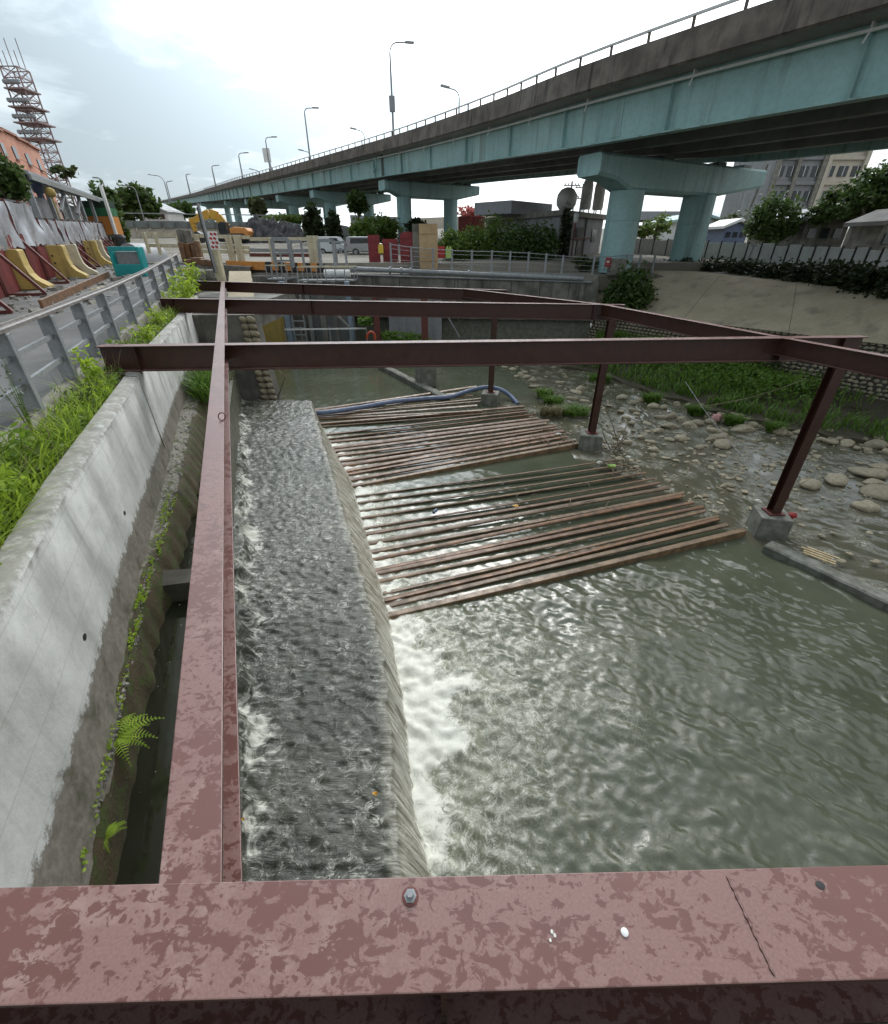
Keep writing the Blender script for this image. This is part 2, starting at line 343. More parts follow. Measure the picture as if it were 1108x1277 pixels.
def setup_mats():
    M = MT
    M['steel'] = m_steel(); M['wallpaint'] = m_wallpaint(); M['ledge'] = m_ledge()
    M['river'] = m_water('turbid_river_water', 'river'); M['sheet'] = m_water('weir_sheet_water', 'sheet'); M['still'] = m_water('dark_still_water', 'still')
    M['conc'] = mat('grey_concrete', (.27, .255, .22), (.17, .16, .135), 2.5, .85, .35, 18)
    M['conc_dark'] = mat('weathered_dark_concrete', (.20, .19, .165), (.10, .095, .08), 1.5, .85, .35, 10, streak=2.2, c3=(.055, .052, .045))
    M['conc_wet'] = mat('wet_mossy_concrete', (.13, .125, .095), (.075, .08, .045), 5, .5, .5, 20)
    M['conc_pale'] = mat('pale_slope_concrete', (.56, .475, .335), (.46, .39, .27), .6, .88, .3, 7, streak=1.2, c3=(.32, .28, .21))
    M['footing'] = mat('footing_concrete', (.24, .235, .205), (.12, .125, .095), 4, .85, .5, 24, streak=6)
    M['asphalt'] = mat('worn_asphalt', (.155, .15, .142), (.105, .102, .097), .8, .9, .4, 60, bdist=.006)
    M['earth'] = mat('dusty_earth', (.24, .215, .175), (.16, .145, .115), .35, .95, .4, 8)
    M['soil'] = mat('dark_soil', (.06, .05, .032), (.09, .075, .045), 7, .95, .7, 30, bdist=.03)
    M['galv'] = mat('grey_painted_metal', (.30, .31, .32), (.22, .23, .24), 5, .45, .1, 40)
    M['railtop'] = mat('worn_rail_top', (.24, .215, .2), (.15, .13, .12), 9, .5, .2, 50)
    M['tarp'] = mat('silver_tarpaulin', (.52, .53, .56), (.36, .37, .40), 1.2, .32, .1, 12, metal=.25)
    M['redsheet'] = mat('faded_red_sheet', (.28, .055, .05), (.20, .05, .045), 1.5, .6, .1, 14, streak=2)
    M['redsteel'] = mat('rusty_red_steel', (.15, .035, .028), (.10, .03, .022), 6, .6, .2, 30)
    M['yellowc'] = mat('yellow_painted_concrete', (.50, .36, .095), (.40, .29, .09), 2.5, .75, .2, 16, streak=4, c3=(.22, .16, .07))
    M['cream'] = mat('cream_paint', (.62, .56, .40), (.50, .44, .30), 4, .6, .1, 20, streak=5, c3=(.32, .24, .14))
    M['white'] = mat('white_paint', (.80, .80, .78), (.70, .70, .67), 3, .5, .1, 20)
    M['teal'] = mat('teal_viaduct_paint', (.34, .53, .51), (.30, .475, .46), .5, .55, .1, 5, streak=1.6, c3=(.17, .24, .215))
    M['teal_pale'] = mat('pale_teal_pier_paint', (.36, .55, .54), (.32, .50, .50), .5, .6, .12, 5, streak=1.4, c3=(.19, .29, .275))
    M['girder_dark'] = mat('dark_grey_girder_paint', (.20, .215, .205), (.15, .16, .155), .7, .7, .1, 4)  # plain dark grey-teal, darker than the outer girders
    M['soffit'] = mat('deck_soffit_concrete', (.34, .33, .31), (.27, .26, .245), .6, .9, .2, 5)
    M['parapet'] = mat('soot_streaked_parapet', (.21, .175, .145), (.115, .095, .08), .9, .9, .3, 6, streak=2.6, c3=(.04, .034, .03))
    M['rust'] = mat('rusty_brown_bar', (.25, .12, .05), (.11, .06, .032), 5, .45, .5, 26, world=False, varr=.55)
    M['bamboo'] = mat('weathered_wet_timber', (.25, .155, .08), (.115, .07, .038), 5, .45, .5, 22, world=False, varr=.5)
    M['wood'] = mat('pale_broken_wood', (.50, .40, .24), (.38, .29, .17), 9, .75, .3, 40)
    M['twig'] = mat('dry_driftwood', (.22, .17, .11), (.12, .09, .06), 8, .85, .4, 30)
    M['ply'] = mat('plywood', (.50, .35, .19), (.42, .28, .145), 2, .7, .1, 12)
    M['stone'] = mat('river_stone', (.46, .39, .27), (.27, .235, .165), 4, .75, .5, 16, world=False, varr=.6)
    M['mortar'] = mat('dark_mortar', (.075, .068, .052), (.05, .045, .035), 6, .95, .4, 20)
    M['bluehose'] = mat('faded_blue_hose', (.155, .20, .31), (.11, .145, .235), 5, .5, .2, 30)
    M['bark'] = mat('bark', (.14, .115, .085), (.085, .07, .05), 4, .9, .6, 18)
    M['yellow'] = mat('machine_yellow', (.62, .34, .035), (.52, .27, .03), 1.5, .45, .05, 12)
    M['orange'] = mat('orange_panel', (.66, .27, .06), (.58, .24, .06), 2, .6, .05)
    M['green'] = mat('green_panel', (.035, .20, .085), (.03, .15, .065), 2, .6, .05)
    M['dgreen'] = mat('dark_green_fence', (.022, .06, .036), (.018, .045, .028), 1, .6, .1)
    M['tealplastic'] = mat('teal_plastic', (.02, .36, .36), (.02, .29, .30), 3, .4, .05)
    M['black'] = mat('black_rubber', (.02, .02, .02), (.035, .033, .03), 3, .6, .1)
    M['glass'] = mat('dark_glass', (.025, .03, .034), (.04, .045, .05), 1, .08, 0)
    M['coal'] = mat('black_gravel', (.022, .023, .026), (.045, .045, .05), 2.2, .95, 1, 9, bdist=.15)
    M['pink'] = mat('salmon_render', (.56, .265, .18), (.48, .23, .16), .4, .85, .1, 5)
    M['pink2'] = mat('shaded_rose_render', (.36, .17, .12), (.3, .15, .11), .4, .85, .1, 5)  # salmon with the end wall's shade put into its colour; also copings, sills
    M['beige'] = mat('beige_tile_wall', (.58, .52, .43), (.50, .45, .37), .4, .85, .1, 4)
    M['greywall'] = mat('grey_tile_wall', (.30, .30, .305), (.24, .24, .245), .5, .85, .1, 4, streak=1)
    M['roofgrey'] = mat('grey_roof_sheet', (.30, .31, .33), (.24, .25, .27), .6, .6, .1, 6)
    M['lattice'] = mat('red_oxide_lattice', (.34, .245, .24), (.28, .205, .2), 1, .7, 0)
    M['inox'] = mat('stainless_tank', (.80, .77, .72), (.6, .56, .5), 2, .4, .05)
    M['blackyellow'] = None
    M['carsilver'] = mat('silver_car_paint', (.36, .37, .38), (.30, .31, .32), 1, .25, 0, metal=.5)
    M['carwhite'] = mat('white_car_paint', (.66, .68, .7), (.56, .6, .62), 1, .25, 0)
    M['redplastic'] = mat('red_plastic', (.45, .03, .03), (.3, .02, .02), 3, .5, .1)
    M['redboard'] = mat('dark_red_board', (.23, .018, .022), (.17, .014, .018), 2, .5, .1)
    M['lamp'] = mat('lamp_grey', (.30, .31, .32), (.25, .26, .27), 1, .5, 0)
    M['bluegate'] = mat('blue_grey_gate_paint', (.24, .30, .36), (.19, .24, .29), 3, .6, .1, 14)
    M['lime'] = mat('lime_cloth', (.42, .62, .17), (.36, .52, .15), 6, .8, .1)
    M['yvest'] = mat('yellow_cloth', (.72, .52, .06), (.6, .42, .05), 6, .8, .1)
    M['pinkcloth'] = mat('pink_cloth', (.62, .32, .32), (.5, .25, .26), 6, .8, .3)
    M['litter'] = mat('white_litter', (.68, .67, .6), (.5, .48, .42), 8, .6, .3)
    M['hose_red'] = mat('orange_red_hose', (.55, .09, .04), (.45, .07, .03), 6, .5, .1)
    M['ltgreen'] = leafmat('bright_weed_leaf', (.13, .23, .02), (.33, .44, .045), .42)
    M['midgreen'] = leafmat('planter_leaf', (.065, .13, .015), (.17, .26, .03), .35)
    M['dkplant'] = leafmat('dull_shrub_leaf', (.045, .06, .022), (.09, .11, .04), .25)
    M['grass'] = leafmat('bank_grass_leaf', (.05, .115, .016), (.14, .235, .035), .35)
    M['drygrass'] = leafmat('dry_grass_leaf', (.12, .11, .05), (.22, .19, .09), .25)
    M['treeleaf'] = leafmat('tree_leaf', (.028, .055, .014), (.075, .12, .028), .25)
    M['darkleaf'] = leafmat('dark_hedge_leaf', (.012, .022, .008), (.034, .05, .016), .2)
    M['hedgeleaf'] = leafmat('shrub_leaf', (.05, .09, .014), (.13, .19, .035), .3)
    M['redleaf'] = leafmat('red_blossom', (.30, .07, .06), (.50, .17, .15), .3)
    M['orangeleaf'] = mat('fallen_orange_leaf', (.68, .36, .03), (.6, .3, .03), 9, .6, .1)
setup_mats()
# ------------------------------------------------------------------ lines of the river works
def ip(y, ys, xs): return np.interp(y, ys, xs)
def wallx(y):                                  # water-side face of the left parapet wall
    y = np.asarray(y, float)
    return np.interp(y, [-6, 0, 1.94, 3.53, 6.69, 9.63, 14.03, 20, 34], [.6, -1.78, -2.59, -3.34, -4.67, -5.94, -7.6, -10.05, -15.8])
def weir_l(y): return ip(y, [0, 1.75, 3.2, 6.4, 14.1, 17], [-1.3, -1.83, -2.4, -3.57, -6.7, -7.9])
def weir_c(y): return ip(y, [0, 1.0, 1.73, 2.77, 4.07, 5.5, 8, 15.4, 17], [-.18, -.29, -.39, -.56, -.8, -1.23, -2.1, -4.64, -5.2])
def weir_f(y): return ip(y, [0, 1.2, 2.0, 2.64, 3.75, 5.7, 11, 16.3, 17], [.26, .06, -.08, -.3, -.48, -.9, -2.5, -4.83, -5.1])
def sstep(x, a, b): t = np.clip((x - a) / (b - a), 0, 1); return t * t * (3 - 2 * t)
def tile(N, L, lam, seed, width=.55):
    g = np.random.default_rng(seed); k = np.fft.fftfreq(N, L / N) * 2 * np.pi
    kx, ky = np.meshgrid(k, k); kk = np.hypot(kx, ky) + 1e-9; k0 = 2 * np.pi / lam
    amp = np.exp(-(np.log(kk / k0) / width) ** 2) / np.sqrt(kk); amp[0, 0] = 0
    h = np.fft.ifft2(np.fft.fft2(g.normal(size=(N, N))) * amp).real; return h / h.std()
def samp(T, L, x, y):
    N = T.shape[0]; u = (x / L * N) % N; v = (y / L * N) % N; i = np.floor(u).astype(int) % N; j = np.floor(v).astype(int) % N
    a = u - np.floor(u); b = v - np.floor(v); i2 = (i + 1) % N; j2 = (j + 1) % N
    return (T[j, i] * (1 - a) + T[j, i2] * a) * (1 - b) + (T[j2, i] * (1 - a) + T[j2, i2] * a) * b
T_RIP = tile(384, 9.0, .50, 1); T_CHOP = tile(384, 5.0, .21, 2, .6); T_BIG = tile(256, 14.0, 1.6, 3)
WZ = -.5
SILL_A, SILL_B = at(955, 684, -.4), at(1108, 756, -.4)
def river():
    ys = [.5]
    while ys[-1] < 37: ys.append(ys[-1] + .028 * max(1, (ys[-1] / 5)) ** 1.5)
    xs = [-13.0]
    while xs[-1] < 21: xs.append(xs[-1] + (.034 if -2.5 < xs[-1] < 8 else .08))
    X, Y = np.meshgrid(np.array(xs), np.array(ys))
    d = X - weir_f(np.minimum(Y, 16.5)); d = np.where(Y > 16.5, 9, d)
    edge = 5.58 + (X + 1.0) * .354                  # near edge line of the bar racks
    rack = sstep(Y, edge - .1, edge + .15)
    sd = SILL_B - SILL_A; side = (Y - SILL_A.y) * sd.x - (X - SILL_A.x) * sd.y
    sill = sstep(side / sd.length, -.0, .25) * (X > 4)
    rr = 6.6 - (Y - 8.3) * .52                       # right ends of the racks
    riff = sstep(X, rr - .2, rr + .7) * sstep(Y, 7.2, 8.4) * (1 - sstep(Y, 17, 20)); riff = np.maximum(riff, sill)
    big = samp(T_BIG, 14, X, Y); big2 = samp(T_BIG, 14, X * 1.7 + 3, Y * 1.7 + 5)
    # tongue of churned water below the open part of the weir
    cx = 3.9 + .25 * d
    tong = np.exp(-((Y - cx) / 1.25) ** 2) * np.exp(-np.maximum(d, 0) / 1.7)
    fo = (1 - rack) * ((.80 + .16 * big2) * np.exp(-np.maximum(d - .1, 0) / .42) + (.60 + .16 * big2) * tong + .22 * np.exp(-np.maximum(d, 0) / 2.6) + .12 * big * np.exp(-np.maximum(d, 0) / 1.8))
    fo += rack * (.85 * np.exp(-np.maximum(d, 0) / .4) + .38 * np.exp(-np.maximum(d, 0) / 1.3) + .07 * big * np.exp(-d / 1.5)) * (1 - sstep(Y, 13, 16))
    fo *= .62 + .38 * sstep(Y, 1.6, 3.4)
    fo = np.clip(fo, 0, 1.1) + riff * np.clip(.10 + .13 * big2, 0, .35)
    chop = np.clip((1 - rack) * (.22 + .85 * np.exp(-np.maximum(d, 0) / 2.4)) + rack * (.035 + .85 * np.exp(-np.maximum(d, 0) / .7)), 0, 1)
    chop = np.maximum(chop * (1 - sstep(Y, 14.5, 17)), .16 * sstep(Y, 14.5, 17)); chop = np.maximum(chop, riff * (.42 + .15 * big2))
    ripa = (1 - rack) * .0068 * (1 + .45 * big) + rack * .0022 + .003 * sstep(Y, 14, 17)
    rp = samp(T_RIP, 9, (X * .80 - Y * .60) * .62, (Y * .80 + X * .60) * 1.35) * .75 + samp(T_CHOP, 5, (X * .86 - Y * .5) * .55, (Y * .86 + X * .5) * 1.2) * .35
    Z = WZ + ripa * rp + samp(T_CHOP, 5, X, Y) * .0095 * chop + samp(T_CHOP, 5, X * .6 + 1, Y * .6) * .018 * np.clip(fo, 0, 1)
    Z += .05 * np.exp(-((d - .9) / .7) ** 2) * (1 - rack) + .012 * riff + .011 * big * (1 - rack) + .005 * big2 * (1 - rack)
    keep = (d > -.35)
    me = grid_mesh('river_water', X, Y, Z, {'foam': np.clip(fo, 0, 1), 'chop': chop, 'shallow': riff}, keep)
    struct('river_water', me, MT['river'])
river()
def weir_sheet():
    ys = [.55]
    while ys[-1] < 15.9: ys.append(ys[-1] + .024 * max(1, ys[-1] / 4))
    ys = np.array(ys)
    ta = np.concatenate([np.linspace(-.28, .2, 26), np.linspace(.22, .985, 74) ])
    n1, n2 = len(ta), 46
    X = np.zeros((len(ys), n1 + n2)); Z = X.copy(); FO = X.copy(); FA = X.copy(); Y = np.repeat(ys[:, None], n1 + n2, 1)
    wob = samp(T_BIG, 14, ys * 0 + 2, ys * 2.2) * .05; wob2 = samp(T_CHOP, 5, ys * 0 + 1, ys * .6) * .02
    for r, y in enumerate(ys):
        l = weir_l(y) + wob[r] * 1.6 + wob2[r] * 2; c_ = weir_c(y) + wob[r] * .35 + wob2[r] * .5; f = weir_f(y) - .03
        w = c_ - l
        x = np.where(ta < .2, l + ta, l + .2 + (ta - .2) / .785 * (w - .2))
        z = .5 - .22 * sstep(x - l, -.06, .14) - .05 * (x - l) / w
        FO[r, :n1] = .46 * np.exp(-((x - l - .12) / .16) ** 2) + .2 * np.exp(-np.maximum(x - l, 0) / .8) + .10
        FA[r, :n1] = sstep(x, c_ - .16, c_ - .02) * .5
        X[r, :n1] = x; Z[r, :n1] = z
        u = np.linspace(0, 1, n2); ww = max(f - x[-1], .16)
        X[r, n1:] = x[-1] + ww * u; Z[r, n1:] = z[-1] - .76 * u ** 1.18 - .004
        FO[r, n1:] = .12 + .75 * sstep(u, .72, 1); FA[r, n1:] = .5 + .5 * sstep(u, 0, .2)
    big = samp(T_BIG, 14, X * 1.5, Y * 1.5); on = (X > weir_l(Y) + .05)
    Z += (samp(T_CHOP, 5, X * .6, Y * .85) * .55 + .6 * samp(T_CHOP, 5, X * .9 + 2, Y * 1.5)) * np.where(FA > .45, .002, .010 + .012 * FO) * on + np.where(on, 0, .3) * .003 * samp(T_CHOP, 5, X, Y)
    X += samp(T_CHOP, 5, X * 0 + 3, Y * 1.1 + .12 * X) * np.where(FA > .45, .007, 0)
    FO = np.clip(FO + .14 * big * (FA < .3), 0, 1); FO *= np.where((Y < 2.2) & (FA < .4), .75, 1)
    me = grid_mesh('weir_water', X, Y, Z, {'foam': FO, 'fall': FA}); struct('weir_water', me, MT['sheet'])
weir_sheet()
def div_x(y):                                   # wall between the channel and the weir, under the long beam
    a = -.655 - .4125 * (y - .5); return a * 1.0 + (1.0 - min(1, y / 16)) * .0 + float(np.interp(y, [0, 2, 6, 16], [-.84, -.84, -.76, -.40]))
def channel():
    mb = MB(); secs = []
    for y in np.linspace(.2, 16.2, 30): secs.append([(float(wallx(y)) - .05, y, 1.35), (div_x(y), y, 1.35)])
    mb.sweep(secs, closed=False); struct('channel_water', mb, MT['still']); w = MB(); w.sweep([[(div_x(y) - .06, y, .1), (div_x(y) - .06, y, 1.38), (div_x(y) + .08, y, 1.37), (div_x(y) + .1, y, .1)] for y in np.linspace(.2, 16.2, 60)]); o = solo('channel_wall', w, MT['conc_wet'], 'low wet wall under the long beam between the dark channel and the weir', 'wall')
channel()
bed = MB(); bed.add([(-30, -8, -1.4), (40, -8, -1.4), (40, 40, -1.4), (-30, 40, -1.4)], [(0, 1, 2, 3)]); struct('riverbed', bed, MT['soil'])
# ------------------------------------------------------------------ land
def bank_top(y): return float(np.interp(y, [-50, 5, 21, 27.8, 32.8, 34], [70, 31, 19.2, 17.9, 13.6, 12.5]))
def land():
    ys = [-50, -10, -4, 0, 2, 4, 6, 8, 10, 13, 16, 20, 24, 28, 31.6]
    a = MB(); a.sweep([[(-700, y, G(y)), (-40, y, G(y)), (float(wallx(y)) - .86, y, G(y))] for y in ys], closed=False); struct('road', a, MT['asphalt'])
    b = MB(); b.sweep([[(bank_top(y) - .4, y, G(y) - .95), (bank_top(y) + 1.6, y, G(y) - .45), (bank_top(y) + 8, y, G(y) - .1), (900, y, G(y))] for y in ys], closed=False)
    yy = [31.6, 38, 45, 60, 75, 89, 120, 150, 200, 300, 600, 1500, 4000]
    b.sweep([[(-4000, y, z), (-60, y, z), (-14.4, y, z), (9.4, y, z), (60, y, z), (4000, y, z)] for y, z in [(31.5, 2.6), (31.5, 3.4), (32.95, 3.6), (33.1, G(33.1))] + [(y, G(y)) for y in yy[1:]]], closed=False)
    struct('ground', b, MT['earth'])
land()
deck = MB(); deck.box((0, -4.31, 3.33), (46, 9, .42)); struct('bridge_deck', deck, MT['conc'])  # unseen deck under the viewer, added and run forward to shade the near beam
# ------------------------------------------------------------------ left parapet wall in three lengths, ledge, pit wall
def left_wall():
    t = thing('parapet_wall', 'whitewashed concrete flood wall along the planter on the left bank', 'wall', (-4, 5, 1.7))
    for a, b in ((.1, 7.18), (7.27, 12.9), (12.98, 20.5)):
        secs = []
        for y in np.linspace(a, b, max(8, int((b - a) * 5))):
            x = float(wallx(y)); j = .006 * math.sin(y * 9) + .005 * math.sin(y * 23)
            secs.append([(x - .24, y, 1.7), (x - .24, y, 3.27), (x - .21, y, 3.3), (x - .03 + j, y, 3.285 + j), (x + j * .6, y, 3.25), (x + .03, y, 2.12), (x + .035 + j * 2, y, 2.08), (x + .07 + j, y, 1.7)])
        part('wall_panel', MB().sweep(secs), MT['wallpaint'], t, smooth=35, fix=True)
    mb = MB(); mb.tube([(0, 0, 0), (.05, 0, 0)], .03, 10)
    for px, py in ((103, 795), (152, 640)):
        for z in (2.45,):
            p = at(px, py, z); x = float(wallx(p.y)) + .012
            hole = MB().lathe((0, 0, 0), [(.0, 0), (.032, 0), (.036, .012), (.0, .014)], 10)
            me = hole.mesh('drain_hole'); o = link('drain_hole', me, MT['black'], t); o.location = Vector((x, p.y, z)) - wloc(t); o.rotation_euler = (0, R(90), R(22)); o.scale = (.7, 1, 1)
    return t
left_wall()
def ledge_w(y): return float(np.interp(y, [0, 1.3, 1.95, 3.04, 3.84, 6.2, 10.9, 15], [.03, .03, .04, .09, .16, .36, .52, .95]))
def ledge():
    secs = []; rnd = random.Random(3)
    ys = np.arange(.15, 16.2, .055)
    jit = (samp(T_CHOP, 5, ys * 0, ys * .6) * .016 + samp(T_BIG, 14, ys * 0 + 1, ys * 2) * .022) * np.clip(ys / 5, .35, 1.2)
    for i, y in enumerate(ys):
        x = float(wallx(y)); w = ledge_w(y) + jit[i]
        s = [(x - .1, y, 1.2), (x + .03, y, 1.86)]
        for k in range(1, 6):
            f = k / 5; s.append((x + .05 + (w * .62 - .02) * f, y, 1.86 - .07 * f + rnd.uniform(-.012, .012)))
        for k in range(1, 5):
            f = k / 4; s.append((x + .05 + w * (.62 + .38 * f) + rnd.uniform(-.006, .006), y, 1.78 - .38 * f + rnd.uniform(-.010, .010)))
        s.append((x + .03 + w, y, 1.15))
        secs.append(s)
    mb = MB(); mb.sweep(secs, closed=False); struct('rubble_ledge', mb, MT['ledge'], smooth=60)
    st = MB()
    for i in range(900):
        y = rnd.uniform(1.5, 14); x = float(wallx(y)) + rnd.uniform(.06, .05 + ledge_w(y) * .6); r = rnd.uniform(.006, .022)
        f = (x - float(wallx(y))) / max(ledge_w(y), .1)
        M = Matrix.Rotation(rnd.uniform(0, 3), 3, 'Z') @ Matrix.Rotation(rnd.uniform(0, 3), 3, 'X'); st.box((x, y, 1.86 - .11 * f + r * .3), (r * 2, r * 1.5, r * 1.2), M=M)
    o = struct('ledge_rubble', st, MT['conc'], kind='stuff')
ledge()
pw = MB(); p = at(221, 752, 1.35); p2 = Vector((div_x(p.y) + .02, p.y + .05, 0))
pw.prism([(float(wallx(p.y)) + .2, p.y), (p2.x, p.y + .1), (p2.x, p.y + .35), (float(wallx(p.y + .3)) + .2, p.y + .3)], 1.1, 1.62)
solo('channel_end_wall', pw, MT['mortar'], 'low dark concrete wall closing the narrow channel beside the mossy ledge', 'wall')
# planter: kerb, soil, railing
def planter():
    k = MB(); ys = np.linspace(-1, 30, 90)
    k.sweep([[(float(wallx(y)) - .88, y, 2.9), (float(wallx(y)) - .88, y, 3.43 + max(0, G(y) - 3.4)), (float(wallx(y)) - .86, y, 3.45 + max(0, G(y) - 3.4)), (float(wallx(y)) - .72, y, 3.45 + max(0, G(y) - 3.4)), (float(wallx(y)) - .70, y, 3.42), (float(wallx(y)) - .70, y, 2.9)] for y in ys])
    struct('planter_kerb', k, MT['conc'], smooth=40)
    s = MB(); s.sweep([[(float(wallx(y)) - .72, y, 3.2 + .02 * math.sin(y * 7)), (float(wallx(y)) - .45, y, 3.24 + .03 * math.sin(y * 5)), (float(wallx(y)) - .2, y, 3.2)] for y in np.linspace(-1, 30, 160)], closed=False); struct('planter_soil', s, MT['soil'], smooth=60)
planter()
def railing():
    t = thing('metal_railing', 'grey steel railing with flat posts between the road and the planter', 'railing', (-7, 10, 3.44))
    def rx(y): return float(wallx(y)) - .79
    ys = [2.6, 3.85, 5.05, 6.45, 7.95, 9.6, 11.4, 13.3, 15.4, 17.8, 20.4, 23.2]
    def rz(y): return 3.43 + max(0, G(y) - 3.4)
    for y in ys:
        x = rx(y); z = rz(y)
        m = MB(); M = Matrix.Rotation(R(22), 3, 'Z'); m.box((x, y, z + .43), (.17, .014, .86), M=M); m.box((x + .085, y + .03, z + .43), (.014, .10, .84), M=M)
        pp = part('post', m, MT['galv'], t, bevel=.004)
        b = MB(); b.box((x, y, z + .008), (.16, .24, .016), M=M); part('base_plate', b, MT['galv'], pp)
    Y2 = np.linspace(1.4, 24, 24)
    for h, w, hh, nm, mt in ((.30, .05, .055, 'rail', 'galv'), (.60, .05, .055, 'rail', 'galv')):
        m = MB(); m.sweep([[(rx(y) + dx, y, rz(y) + h + dz) for dx, dz in ((-w / 2, -hh / 2), (-w / 2, hh / 2), (w / 2, hh / 2), (w / 2, -hh / 2))] for y in Y2]); part(nm, m, MT[mt], t, fix=True)
    m = MB(); prof = [(-.075, .86), (-.075, .895), (-.05, .905), (-.02, .905), (-.015, .93), (.015, .93), (.02, .905), (.05, .905), (.075, .895), (.075, .86)]
    m.sweep([[(rx(y) + dx, y, rz(y) + dz) for dx, dz in prof] for y in Y2]); part('top_rail', m, MT['railtop'], t, fix=True)
railing()
# ------------------------------------------------------------------ steel frame over the river
def frame():
    t = thing('steel_framework', 'maroon steel framework of welded beams spanning the river on footings', 'steel frame', (0, 8, 0))
    Z = 3.7; ZC = 3.694
    def cross(a, b, w=.2, d=.4, stiff=(), Z=3.694):
        m = MB(); m.hbeam((a[0], a[1], Z), (b[0], b[1], Z), w, d); o = part('cross_beam', m, MT['steel'], t, bevel=.003)
        for f in stiff:
            x = a[0] + (b[0] - a[0]) * f; y = a[1] + (b[1] - a[1]) * f
            s = MB(); s.box((x, y, Z - d / 2), (.014, w * .96, d - .036)); part('stiffener', s, MT['steel'], o)
        return o
    nb = cross((-4.6, .30), (4.6, .494), .21, .4, (.2, .5, .8), 3.7)
    b1 = cross((-5.62, 7.59), (7.53, 8.46), .2, .4, (.045, .885, .97)); cross((-8.72, 15.06), (4.95, 13.37), .2, .4, (.03, .35, .94)); cross((-11.4, 22.75), (2.28, 17.95), .2, .4, (.4, .9))
    def longb(a, b, w, d, z=3.698):
        m = MB(); m.hbeam((a[0], a[1], z), (b[0], b[1], z), w, d, .014, .01); return part('long_beam', m, MT['steel'], t, bevel=.003)
    lb = longb((-.605, .38), (-9.85, 22.3), .15, .25)
    ring = MB(); p = at(278, 524, 3.70); pts = [(p.x + .032 * math.cos(a), p.y + .015 * math.sin(a), 3.735 + .032 * math.sin(a)) for a in np.linspace(0, 2 * math.pi, 18)]
    ring.tube(pts, .005, 6); part('lifting_ring', ring, MT['redsteel'], lb, smooth=50)
    longb((5.97, 8.37), (7.95, 2.7), .15, .3, 3.698); longb((4.36, 13.44), (5.97, 8.37), .15, .3, 3.698); longb((.72, 18.5), (4.36, 13.44), .15, .3, 3.698)
    for x, y, zb in ((7.28, 8.44, .03), (4.68, 13.4, .0), (1.9, 18.08, -.05)):
        m = MB(); m.bar((x, y, zb), (x, y, 3.3), .2, .012, (0, 1, 0))
        M = Matrix.Rotation(R(4), 3, 'Z'); m = MB()
        for dy in (-.094, .094): m.box((x, y + dy, (zb + 3.298) / 2), (.2, .012, 3.298 - zb))
        m.box((x, y, (zb + 3.298) / 2), (.01, .176, 3.298 - zb)); o = part('post', m, MT['steel'], t, bevel=.002)
        bp = MB(); bp.box((x, y, zb + .01), (.34, .32, .022)); part('base_plate', bp, MT['redsteel'], o)
    # bolts, hole, weld seam and splashes on the near beam
    p = at(512, 1118, Z)
    m = MB(); m.lathe((p.x, p.y, Z), [(.016, 0), (.016, .005), (.009, .006), (.009, .02)], 6); part('bolt', m, MT['galv'], nb)
    m = MB(); m.lathe((p.x, p.y, Z + .0005), [(.021, 0), (.021, .002), (.017, .003)], 14); part('washer', m, MT['redsteel'], nb)
    p = at(1023, 1104, Z); m = MB(); m.lathe((p.x, p.y, Z + .001), [(.011, 0), (.011, .001), (.0, .0015)], 12, 1.0, .8); part('bolt_hole', m, MT['black'], nb)
    a, b = at(905, 1090, Z), at(968, 1222, Z); m = MB()
    pts = [a + (b - a) * f + Vector((0.001 * math.sin(f * 40), 0, .001)) for f in np.linspace(.03, .97, 30)]; m.tube(pts, [.0028 + .0012 * math.sin(i * 2.1) for i in range(30)], 6); part('weld_seam', m, MT['steel'], nb, smooth=60)
    for f in (.3, .62, .86):
        pass
    return t
frame()
def footings():
    for (x, y, zt, w), lab in (((7.28, 8.42, .02, .66), 'weathered concrete footing with pink cloth under the nearest maroon post'), ((4.68, 13.4, -.01, .74), 'wet concrete footing with driftwood between the middle and front bar racks'), ((1.9, 18.08, -.06, .72), 'concrete footing under the farthest post with the blue hose around it')):
        m = MB(); h = w / 2; s = .93
        m.add([(x + a * h, y + b * h, -1.0) for a, b in ((-1, -1), (1, -1), (1, 1), (-1, 1))] + [(x + a * h * s, y + b * h * s, zt) for a, b in ((-1, -1), (1, -1), (1, 1), (-1, 1))], [(3, 2, 1, 0), (4, 5, 6, 7), (0, 1, 5, 4), (1, 2, 6, 5), (2, 3, 7, 6), (3, 0, 4, 7)])
        o = solo('concrete_footing', m, MT['footing'], lab, 'footing', 'footings of the steel frame', bevel=.025, base=Vector((x, y, -1.0))); o.rotation_euler = (0, 0, R(-14))
footings()
